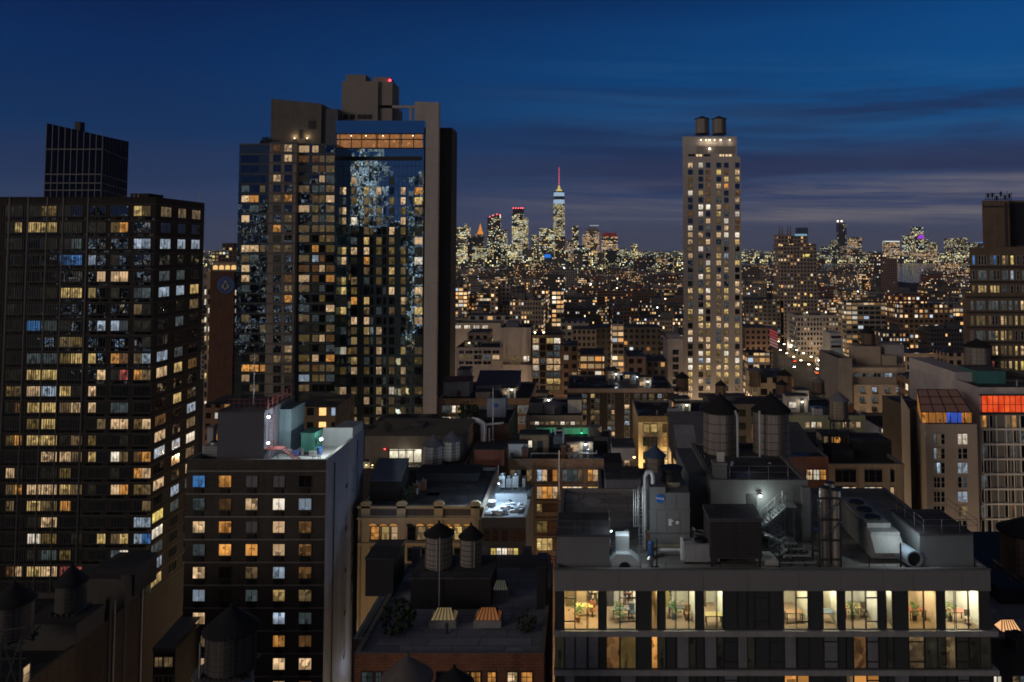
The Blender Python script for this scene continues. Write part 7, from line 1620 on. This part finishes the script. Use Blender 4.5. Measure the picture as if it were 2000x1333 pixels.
# ================================================================== SKYLINE
def sky_b(label, px0, px1, yt, d, col, lit, cell=(7, 5), mat=None, steps=(), top=None, name='skyscraper', group=None, depth=45):
    x0, x1, z = X(px0, d, yt), X(px1, d, yt), Z(yt, d); R = root(name, label, 'skyscraper', ((x0 + x1) / 2, d, 0), group)
    b = MB(); b.box(x0, x1, d, d + depth, 0, z, 0, 1, cell, bottom=False)
    for (a, c, y) in steps: b.box(X(a, d), X(c, d), d + 8, d + depth - 8, z, Z(y, d), 0, 1, cell, bottom=False)
    b.build('wall', [mat or FACF, ROOFD], R, color=(*col, lit))
    if top:
        colr, s_, h = top; q = MB(); q.box(x0 - .5, x1 + .5, d - 1.5, d - .5, z - h, z); q.build('light_band', emit('band_%g_%g_%g' % colr, colr, s_), R)
    return R
D1 = 4200; DKB = (.035, .04, .05); GLS = (.06, .065, .07); TN = (.18, .15, .12)
tw = sky_b
tw('skyscraper with warm windows at the left end of the far skyline', 886, 917, 444, D1, TN, .55, steps=((904, 910, 438),))
tw('dark squat skyscraper in front of the gold topped tower', 914, 944, 462, 3300, DKB, .12)
tw('lower block with bright office rows under the dark squat skyscraper', 922, 955, 482, 3100, DKB, .6, mat=FACB, cell=(6, 5))
R = tw('floodlit gold tower with pointed crown on the far skyline', 929, 942, 458, D1, (.5, .3, .1), .35); b = MB(); x_ = X(935.5, D1); zz_ = Z(458, D1); b.box(x_ - 13, x_ + 13, D1 + 4, D1 + 30, zz_, Z(452, D1)); b.cyl((x_, D1 + 17), Z(452, D1), Z(446, D1), 9, 8, 10); b.cyl((x_, D1 + 17), Z(446, D1), Z(436, D1), 7, .3, 10); b.build('crown', emit('gold_crown', srgb(255, 160, 60), .8), R)
R = tw('tall dark skyscraper with red roof lamps left of the bright slab', 952, 977, 426, D1, DKB, .33, steps=((956, 976, 420),)); b = MB(); [b.ball((X(p, D1), D1 - 2, Z(y, D1)), 3, 0, 6) for p, y in ((955, 424), (962, 421), (969, 419), (975, 420))]; b.build('red_lamp', emit('red_dot', (1, .08, .08), 5), R)
tw('slim pale skyscraper right of the tall dark one', 977, 990, 449, D1, GLS, .6); tw('low warm block left of the bright slab', 985, 1000, 478, 3900, TN, .5)
R = tw('very bright slab skyscraper with red lamps on its dark cap', 1000, 1021, 418, D1, GLS, .92, (6, 5), FACB, top=None); b = MB(); x0, x1 = X(1000, D1), X(1021, D1); b.box(x0, x1, D1 + 4, D1 + 40, Z(418, D1), Z(408, D1)); b.build('cap', BLACK, R); b = MB(); b.box(X(1021, D1) + .5, X(1030, D1), D1 + 3, D1 + 44, 0, Z(426, D1), cell=(6, 5)); b.build('wing', FACB, R, color=(*GLS, .85)); b = MB(); [b.ball((X(p, D1), D1 - 2, Z(407, D1)), 3, 0, 6) for p in (1001, 1006, 1011, 1016, 1020)]; b.build('red_lamp', emit('red_dot', (), 5), R)
tw('slender dim tower left of the yellow slab', 1038, 1051, 459, D1, TN, .3); tw('yellow lit slab skyscraper left of the tallest tower', 1053, 1082, 446, 4150, TN, .85, (6, 5), FACB); tw('lower bright block beneath the yellow slab', 1050, 1072, 488, 3800, GLS, .7, mat=FACB)
# tallest tower
dW = 4300; R = root('skyscraper', 'tallest far skyscraper with tapering glass body and red lit spire', 'skyscraper', (X(1091, dW), dW, 0)); zt, zb_ = Z(374, dW), Z(470, dW)
xc = X(1091, dW); hb, ht = 32, 22; b = MB(); n4 = 4
def octo(zb0, zt0, r0, r1, m, cell=(6, 5)):
    A = [(math.cos(PI / 8 + k * PI / 4), math.sin(PI / 8 + k * PI / 4)) for k in range(8)]
    for k in range(8):
        p, q = A[k], A[(k + 1) % 8]; u = r0 * .77 / cell[0]; v0, v1 = zb0 / cell[1], zt0 / cell[1]
        b.face([(xc + r0 * p[0], dW + 30 + r0 * p[1], zb0), (xc + r0 * q[0], dW + 30 + r0 * q[1], zb0), (xc + r1 * q[0], dW + 30 + r1 * q[1], zt0), (xc + r1 * p[0], dW + 30 + r1 * p[1], zt0)], m, [(k * 20, v0), (k * 20 + u, v0), (k * 20 + u, v1), (k * 20, v1)])
octo(0, Z(398, dW), 38, 33, 0); octo(Z(398, dW), Z(390, dW), 33, 32.5, 1); octo(Z(390, dW), Z(383.5, dW), 32.5, 32, 2); octo(Z(383.5, dW), Z(376, dW), 32, 31.5, 1); octo(Z(376, dW), Z(373.5, dW), 31.5, 31, 2)
b.build('wall', [FACB, emit('crown_white', srgb(190, 225, 255), .62), M('crown_dark', (.05, .06, .07))], R, color=(*GLS, .85))
b = MB(); b.cyl((xc, dW + 30), Z(373.5, dW), Z(370, dW), 18, 16, 12); b.cyl((xc, dW + 30), Z(370, dW), Z(362, dW), 9, 4, 8); b.build('spire_base', emit('spire_yellow', srgb(255, 225, 120), .7), R)
b = MB(); b.cyl((xc, dW + 30), Z(362, dW), Z(327, dW), 3.2, 1.4, 8); b.build('spire', emit('spire_red', srgb(230, 110, 120), .6), R); b = MB(); [b.ball((xc, dW + 27, Z(y, dW)), 2.3, 0, 6) for y in (328, 333, 339, 345, 351, 357)]; b.build('spire_lamp', emit('spire_lamp', srgb(255, 60, 80), 2.2), R)
for (lab, a, c, y, dd, col, lit, mt) in (('brown dim tower in front of the tallest skyscraper', 1084, 1104, 462, 3500, (.12, .07, .05), .2, None), ('small bright block right of the tallest skyscraper', 1107, 1121, 470, 4100, GLS, .7, FACO), ('slim pale tower with dark top right of the tallest skyscraper', 1117, 1130, 442, D1, GLS, .55, None), ('dim round topped block before the bright domed slab', 1121, 1140, 480, 3500, DKB, .15, None), ('yellow lit side wing left of the bright domed slab', 1137, 1146, 458, 4250, TN, .7, FACO), ('brilliant domed slab skyscraper right of the tallest one', 1145, 1170, 450, D1, TN, .95, FACO), ('bright slab with dark red cap right of the domed slab', 1175, 1207, 462, 4100, TN, .85, FACO), ('dark block at the foot of the red capped slab', 1183, 1205, 490, 3400, DKB, .1, None), ('slender lit tower alone right of the downtown cluster', 1233, 1247, 476, 4000, TN, .45, None), ('long low block of lit rows by the pale stone tower', 1284, 1334, 506, 3300, GLS, .75, FACO), ('low dim block left of the long lit rows', 1262, 1284, 498, 3600, DKB, .35, None), ('flat block of bright rows under the red capped slab', 1130, 1180, 522, 2900, TN, .8, FACO), ('flat bright block under the dark squat skyscraper', 982, 1014, 518, 2900, TN, .8, FACO)):
    R = tw(lab, a, c, y, dd, col, lit, (6, 5), mt)
    if 'domed' in lab and 'brilliant' in lab: b = MB(); x_ = X(1157, D1); b.prism([(x_ + 33 * math.cos(t * PI / 10), Z(450, D1) + 18 * math.sin(t * PI / 10)) for t in range(11)], D1 + 2, D1 + 40); b.build('dome', M('dome_grey', (.2, .2, .2)), R); b = MB(); b.box(X(1152, D1), X(1170, D1), D1 + 20, D1 + 24, Z(441.5, D1), Z(440, D1)); b.build('light_bar', emit('bar_pale', srgb(200, 220, 210), .6), R)
    if 'red cap' in lab and 'slab with' in lab: b = MB(); x0, x1 = X(1178, 4100), X(1204, 4100); b.prism([(x0 - 6, Z(462, 4100)), (x1 + 6, Z(462, 4100)), (x1, Z(455, 4100)), (x0, Z(455, 4100))], 4102, 4140); b.build('cap', emit('cap_red', srgb(120, 20, 30), .5), R)
b = MB(); y = 2700; b.box(X(1062, y), X(1076, y), y, y + 10, 0, Z(496, y)); o_ = root('blue_lit_block', 'small block with vivid blue lit face below the yellow slab', 'building', (X(1069, y), y, 0)); b.build('wall', M('blue_block', (.05, .06, .1)), o_); b = MB(); b.quad((X(1063, y), y - 1, Z(504, y)), (X(1075, y) - X(1063, y), 0, 0), (0, 0, Z(497, y) - Z(504, y))); b.build('lit_face', emit('blue_face', srgb(30, 130, 255), .8), o_)
rs = random.Random(77); nm2 = 0
for k in range(64):
    px = rs.uniform(884, 1330); dd = rs.uniform(2650, 4000); w = rs.uniform(9, 26); y = rs.uniform(484, 520) if px < 1215 else rs.uniform(496, 522)
    nb = 'under the tall dark skyscraper' if px < 985 else ('under the bright slab' if px < 1040 else ('under the tallest far tower' if px < 1110 else ('under the domed slab' if px < 1215 else 'left of pale stone tower')))
    cl2 = rs.choice([('dark', DKB), ('tan', TN), ('grey', GLS)]); lt = rs.choice([.25, .4, .6]); tw('%s mid-height block, %s lit windows %s' % (cl2[0], lw_(lt - .2), nb), px, px + w, y, dd, cl2[1], lt, (rs.uniform(5, 9), 5), rs.choice([FACF, FACF, FACB]), name='tower_block', group='blocks under the far skyline', depth=30)
D2 = 5600
R = tw('dark tower with two bright lamps on its flat top across the river', 1637, 1653, 436, D2, DKB, .06); b = MB(); [b.ball((X(p, D2), D2 - 4, Z(432.5, D2)), 6.5, 0, 8) for p in (1640.5, 1648)]; b.build('roof_lamp', emit('roof_lamp_warm', (1, .8, .6), 4), R)
R = tw('dark blue tower with a white light band behind the spired tower', 1557, 1578, 445, 5200, (.03, .06, .1), .03); b = MB(); b.box(X(1556, 5200), X(1579, 5200), 5190, 5199, Z(461, 5200), Z(457.5, 5200)); b.build('light_band', emit('band_bluewhite', srgb(150, 200, 230), .7), R)
for (lab, a, c, y, col, lit, mt) in (('grey lit tower left of the two lamp tower', 1624, 1638, 469, GLS, .4, None), ('greenish office tower right of the two lamp tower', 1659, 1683, 464, (.05, .08, .07), .5, FACO), ('wide greenish lit block before the two lamp tower', 1640, 1668, 481, (.08, .1, .07), .9, FACO), ('dim slope sided block left across the river', 1605, 1625, 482, DKB, .4, None), ('dark slab with a white glowing roof line across the river', 1728, 1757, 471, DKB, .5, FACO), ('broad stepped tower left of the purple crown', 1766, 1786, 460, DKB, .4, None), ('tallest stepped tower beside the purple crown', 1784, 1803, 444, DKB, .5, None), ('tower carrying a purple glowing crown', 1796, 1813, 468, DKB, .55, None), ('lower tower with yellow top right of the purple crown', 1815, 1831, 474, TN, .6, None), ('pale twin tower left of the brown brick tower', 1849, 1864, 466, TN, .5, None), ('pale second twin tower left of the brown brick tower', 1870, 1889, 465, TN, .5, None), ('low dark tower between the twins and brick tower', 1888, 1905, 475, DKB, .45, None), ('blue topped low tower at the brick tower edge', 1910, 1928, 473, DKB, .3, None), ('bluish block right of the twin towers', 1866, 1880, 482, (.05, .07, .1), .4, None), ('low lit block under the stepped towers', 1760, 1830, 492, TN, .6, FACO), ('low lit block under the twin towers', 1840, 1900, 494, GLS, .5, None), ('low lit block right of the greenish tower', 1683, 1726, 494, GLS, .5, FACO)):
    R = tw(lab, a, c, y, D2 if 'low lit' not in lab else 5580, col, lit, (8, 6), mt, top=((.95, 1, .95), .9, 8) if 'white glowing' in lab else (((.1, .4, 1), .5, 8) if 'blue topped' in lab else None))
    if 'purple glowing' in lab: b = MB(); x_ = X(1804, D2); b.prism([(x_ - 26, Z(467, D2)), (x_ + 26, Z(467, D2)), (x_ + 22, Z(462, D2)), (x_, Z(457, D2)), (x_ - 22, Z(462, D2))], D2 - 3, D2 + 30); b.build('crown', emit('purple', srgb(180, 70, 230), .8), R)
for (a, c, y, dd, col, lit, lab) in ((1708, 1736, 499, 1250, (.1, .09, .095), .25, 'dark apartment slab with bright lower windows near the river gap'), (1735, 1752, 505, 1200, (.17, .12, .11), .03, 'brown slab tower at the left of the river gap')): fbox('apartment_slab', lab, 'tower', a, c, y, dd, 30, col, lit, (3.2, 3.4), FAC)
fbox('hill_building', 'brick building with rows of string lights left of the residential tower', 'building', 414, 470, 490, 900, 30, (.1, .065, .055), .55, (4, 4), FACF, extra=((434, 456, 475, 6),))
# lit towers of midtown behind the viewer (seen mirrored in the glass fronts)
rb = random.Random(8)
for k, (x, y, w, z, lt) in enumerate(((-262, -330, 46, 190, .75), (-300, -340, 36, 158, .5), (-205, -320, 24, 118, .5), (-182, -330, 16, 160, .6), (-166, -325, 30, 122, .5), (-128, -330, 32, 112, .4), (-92, -340, 34, 120, .5), (-340, -320, 36, 128, .4), (-390, -300, 40, 112, .5), (-50, -320, 34, 130, .5), (0, -330, 40, 110, .5), (-214, -300, 30, 84, .35), (-180, -280, 44, 72, .4), (-132, -270, 50, 66, .35), (-270, -250, 52, 74, .4), (-330, -240, 50, 64, .35), (-78, -250, 60, 60, .35), (60, -300, 50, 120, .5), (140, -300, 50, 100, .5))):
    R = root('mirrored_tower', 'lit midtown tower behind the viewer mirrored in the glass hotel', 'tower', (x, y, 0), 'midtown towers seen as reflections')
    b = MB(); b.box(x, x + w, y - 30, y, 0, z, 0, 1, (1.9, 3.0)); b.build('wall', [FACM, ROOFD], R, color=(.10, .10, .11, lt))
# mostly hidden fill lamps added to brighten mid-distance facades, copies of the street lamp
ff = [o for o in S.objects if o.parent is None and o.name.split('.')[0] in ('city_block', 'blank_tower', 'loft_building', 'low_building', 'market_building', 'long_building', 'cream_building', 'brick_building', 'ornate_building', 'tan_building', 'concrete_hotel', 'factory_building', 'avenue_building', 'ornate_white_building', 'grey_building', 'apartment_slab', 'stone_tower', 'roof_building', 'brick_block', 'pitched_building', 'work_lit_building') and 100 < o.location.y < 720 and not (o.get('group') or '').startswith('rows')]
rl = random.Random(4)
for o in ff:
    x, y = o.location.x + rl.uniform(-4, 4), o.location.y - rl.uniform(9, 14)
    q = copy_tree(R0, Vector((x, y, 0)), 'added street fill lamp below the ' + ' '.join(o['label'].split()[:4]), 'added street fill lamps below the facades')
    lamp('street_and_fill_light', (x, y, 10), rl.uniform(5200, 9000) * (1.7 if y < 200 else 1.1), (1, .70, .42), .4)
# small clutter on the nearer roofs
def scatter(B, what, n_, seed, y0=1.0, dy=6.0):
    r = random.Random(seed)
    for k in range(n_):
        x = B.x0 + (B.x1 - B.x0) * r.uniform(.06, .94); y = B.y0 + y0 + r.uniform(0, dy); t = r.choice(['vent', 'vent', 'chimney', 'hatch', 'box', 'pipe'])
        if t == 'vent':
            R = root('roof_vent', 'small mushroom vent on the ' + what, 'vent', (x, y, B.zr), 'roof vents'); h = r.uniform(.6, 1.3); b = MB(); b.cyl((0, 0), 0, h, .16, None, 10); b.build('stack', METAL, R, True); b = MB(); b.cyl((0, 0), h, h + .22, .32, .1, 10); b.build('cap', METAL, R, True)
        elif t == 'chimney':
            R = root('chimney', 'short square chimney on the ' + what, 'chimney', (x, y, B.zr)); h = r.uniform(1, 2); b = MB(); b.box(-.4, .4, -.4, .4, 0, h); b.build('stack', BRR, R, True); b = MB(); b.box(-.48, .48, -.48, .48, h, h + .12); b.build('cap', COPE, R, True); b = MB(); b.cyl((0, 0), h + .12, h + .5, .16, None, 8); b.build('pot', CONCD, R, True)
        elif t == 'hatch':
            R = root('roof_hatch', 'low roof hatch on the ' + what, 'hatch', (x, y, B.zr)); b = MB(); b.box(-.7, .7, -.5, .5, 0, .5); b.build('curb', CONC, R, True); b = MB(); b.box(-.76, .76, -.56, .56, .5, .62); b.build('lid', METAL, R, True)
        elif t == 'box':
            R = root('air_conditioner', 'small boxy air conditioner on the ' + what, 'air conditioner', (x, y, B.zr), 'rooftop air conditioners'); w = r.uniform(.7, 1.4); b = MB(); b.box(-w, w, -.7, .7, .2, 1.5); b.build('casing', GREYP, R, True); b = MB(); b.cyl((0, 0), 1.5, 1.68, .5, None, 14); b.build('fan', BLACK, R, True)
            for sx_ in (-w + .1, w - .1): b = MB(); b.box(sx_ - .08, sx_ + .08, -.6, .6, 0, .2); b.build('foot', METALD, R, True)
        else:
            R = root('pipe_run', 'low bent pipe on the ' + what, 'pipe', (x, y, B.zr)); L_ = r.uniform(2, 4); b = MB(); b.path([(0, 0, 0), (0, 0, .6), (L_ * .5, 0, .6), (L_ * .5, L_ * .4, .6), (L_ * .5, L_ * .4, 0)], .1); b.build('pipe', STEELW, R, True)
for B_, w_, n_, dy_ in ((O, 'crowded office plant roof', 9, 7), (U, 'ornate tan building roof', 6, 12), (Lf, 'brown loft roof', 6, 10), (Te, 'lit penthouse terrace edge', 3, 3), (Fw, 'brown brick building roof', 5, 14), (Lg, 'long dark brick building roof', 7, 16), (Gr, 'low tan strip building roof', 4, 12), (Gt, 'green lit terrace', 4, 7), (Cr, 'cream building roof', 6, 13), (Ys, 'olive roofed building', 4, 10), (Em, 'factory roof', 7, 16), (Ho, 'concrete hotel roof edge', 2, .5), (Wg, 'low bay window loft roof', 4, 14), (Av, 'dense grid avenue building roof', 5, 20), (Oh, 'orange lit hotel roof', 5, 18), (Br, 'dark brown block roof', 4, 12)):
    scatter(B_, w_, n_, n_ * 31 + int(B_.y0), 1, dy_)

# sheds with lit windows and service lamps on the mid-distance roofs
rq = random.Random(21)
for B_, w_, n_, dy_ in ((Lg, 'long dark brick building', 4, 14), (Fw, 'brown brick building', 2, 8), (Gr, 'low tan strip building', 2, 8), (Cr, 'cream building', 3, 10), (Em, 'factory building', 2, 10), (Ys, 'olive roofed building', 2, 8), (Te, 'terrace building', 1, 3), (Lf, 'brown loft', 2, 6), (Wg, 'bay window loft', 2, 10), (Av, 'dense grid avenue building', 2, 14)):
    for k in range(n_):
        w = rq.uniform(2.5, 5); x = rq.uniform(B_.x0 + 1, B_.x1 - w - 1); y = B_.y0 + 3 + rq.uniform(0, dy_); h = rq.uniform(2.2, 3.4)
        R = root('roof_shed', 'small shed with a window on the %s roof' % w_, 'shed', (x + w / 2, y, B_.zr)); b = MB(); b.box(x, x + w, y, y + 3, B_.zr, B_.zr + h); b.build('wall', rq.choice([GREYP, CONC, BRB, BRT]), R); b = MB(); b.box(x - .15, x + w + .15, y - .2, y + 3.15, B_.zr + h, B_.zr + h + .18); b.build('roof', ROOFD, R)
        raw = winraw(min(1.5, w * .35), 1.1, 1, 0, .08); o = bpy.data.objects.new('window', raw.mesh('window', [FRL, PANE[rq.choice('WYNwwOc')]])); COL.objects.link(o); o.parent = R; o.location = Vector((x + w * .12, y - .003, B_.zr + .9)) - R.location
        b = MB(); b.box(x + w * .62, x + w * .62 + .9, y - .06, y - .003, B_.zr, B_.zr + 2); b.build('door', METALD, R)
        if rq.random() < .62: bulb('service lamp by a shed on the %s roof' % w_, (x + w * .62 + .45, y - .35, B_.zr + 2.15), (1, .85, .6) if rq.random() < .6 else (.85, .95, 1), 9, .13 + B_.y0 / 2600, rq.uniform(50, 120), group='service lamps on the roofs', arm=False)
# bright lamps on distant roofs and terraces
rl = random.Random(12); fl = [o for o in S.objects if o.parent is None and o.get('group') == 'rows of distant city blocks' and o.location.y < 1300]
for k in range(34):
    o = rl.choice(fl); w = o.children[0]; zt_ = max(v.co.z for v in w.data.vertices); y = o.location.y
    warm = rl.random() < .65
    bulb('tiny %s roof lamp among the distant city blocks' % ('amber' if warm else 'white'), (o.location.x + rl.uniform(-6, 6), y - .8, rl.uniform(zt_ - 9, zt_ - 3)), (1, .72, .4) if warm else (.9, .97, 1), 10, .28 + y / 2600, 0, name='roof_lamp', group='roof lamps in the city')
# thin dusk haze round the whole city
b = MB(); b.box(-9000, 15500, -700, 27500, -1.5, 640, 0)
b.f = [tuple(f) for f in b.f]
hm = bpy.data.materials.new('haze_air'); hm.use_nodes = True; nt = hm.node_tree
for nd in list(nt.nodes):
    if nd.type == 'BSDF_PRINCIPLED': nt.nodes.remove(nd)
pv = nt.nodes.new('ShaderNodeVolumePrincipled'); pv.inputs['Density'].default_value = 3.6e-5; pv.inputs['Color'].default_value = (.72, .8, 1, 1)
nt.links.new(pv.outputs[0], nt.nodes['Material Output'].inputs['Volume'])
o = b.build('haze', hm); o['kind'] = 'stuff'; o['label'] = 'thin blue dusk haze over the city'
S.cycles.volume_bounces = 0
# ------------------------------------------------------------------ labels: tell look-alikes apart by their order from the left
bpy.context.view_layer.update()
tops = [o for o in S.objects if o.parent is None and o.get('label')]
by = {}
for o in tops: by.setdefault(o['label'], []).append(o)
ON = ['first', 'second', 'third', 'fourth', 'fifth', 'sixth', 'seventh', 'eighth', 'ninth', 'tenth', 'eleventh', 'twelfth', 'thirteenth', 'fourteenth', 'fifteenth', 'sixteenth', 'seventeenth', 'eighteenth', 'nineteenth', 'twentieth', 'twenty-first', 'twenty-second', 'twenty-third', 'twenty-fourth', 'twenty-fifth']
for lab, os_ in by.items():
    if len(os_) < 2 or lab.startswith('lit midtown'): continue
    os_.sort(key=lambda o: proj(o.location)[0] if o.name.split('.')[0] not in ('street_lamp', 'car') else o.location.y)
    far = os_[0].name.split('.')[0] in ('street_lamp', 'car')
    for i, o in enumerate(os_):
        t = ('left one' if i == 0 else 'right one') if len(os_) == 2 and not far else '%s from %s' % (ON[min(i, 24)], 'the near end' if far else 'left')
        o['label'] = lab + ', ' + t
    
for o in tops:
    if o.get('group') is None: continue
print('TOPS', len(tops), 'OBJS', len(S.objects))
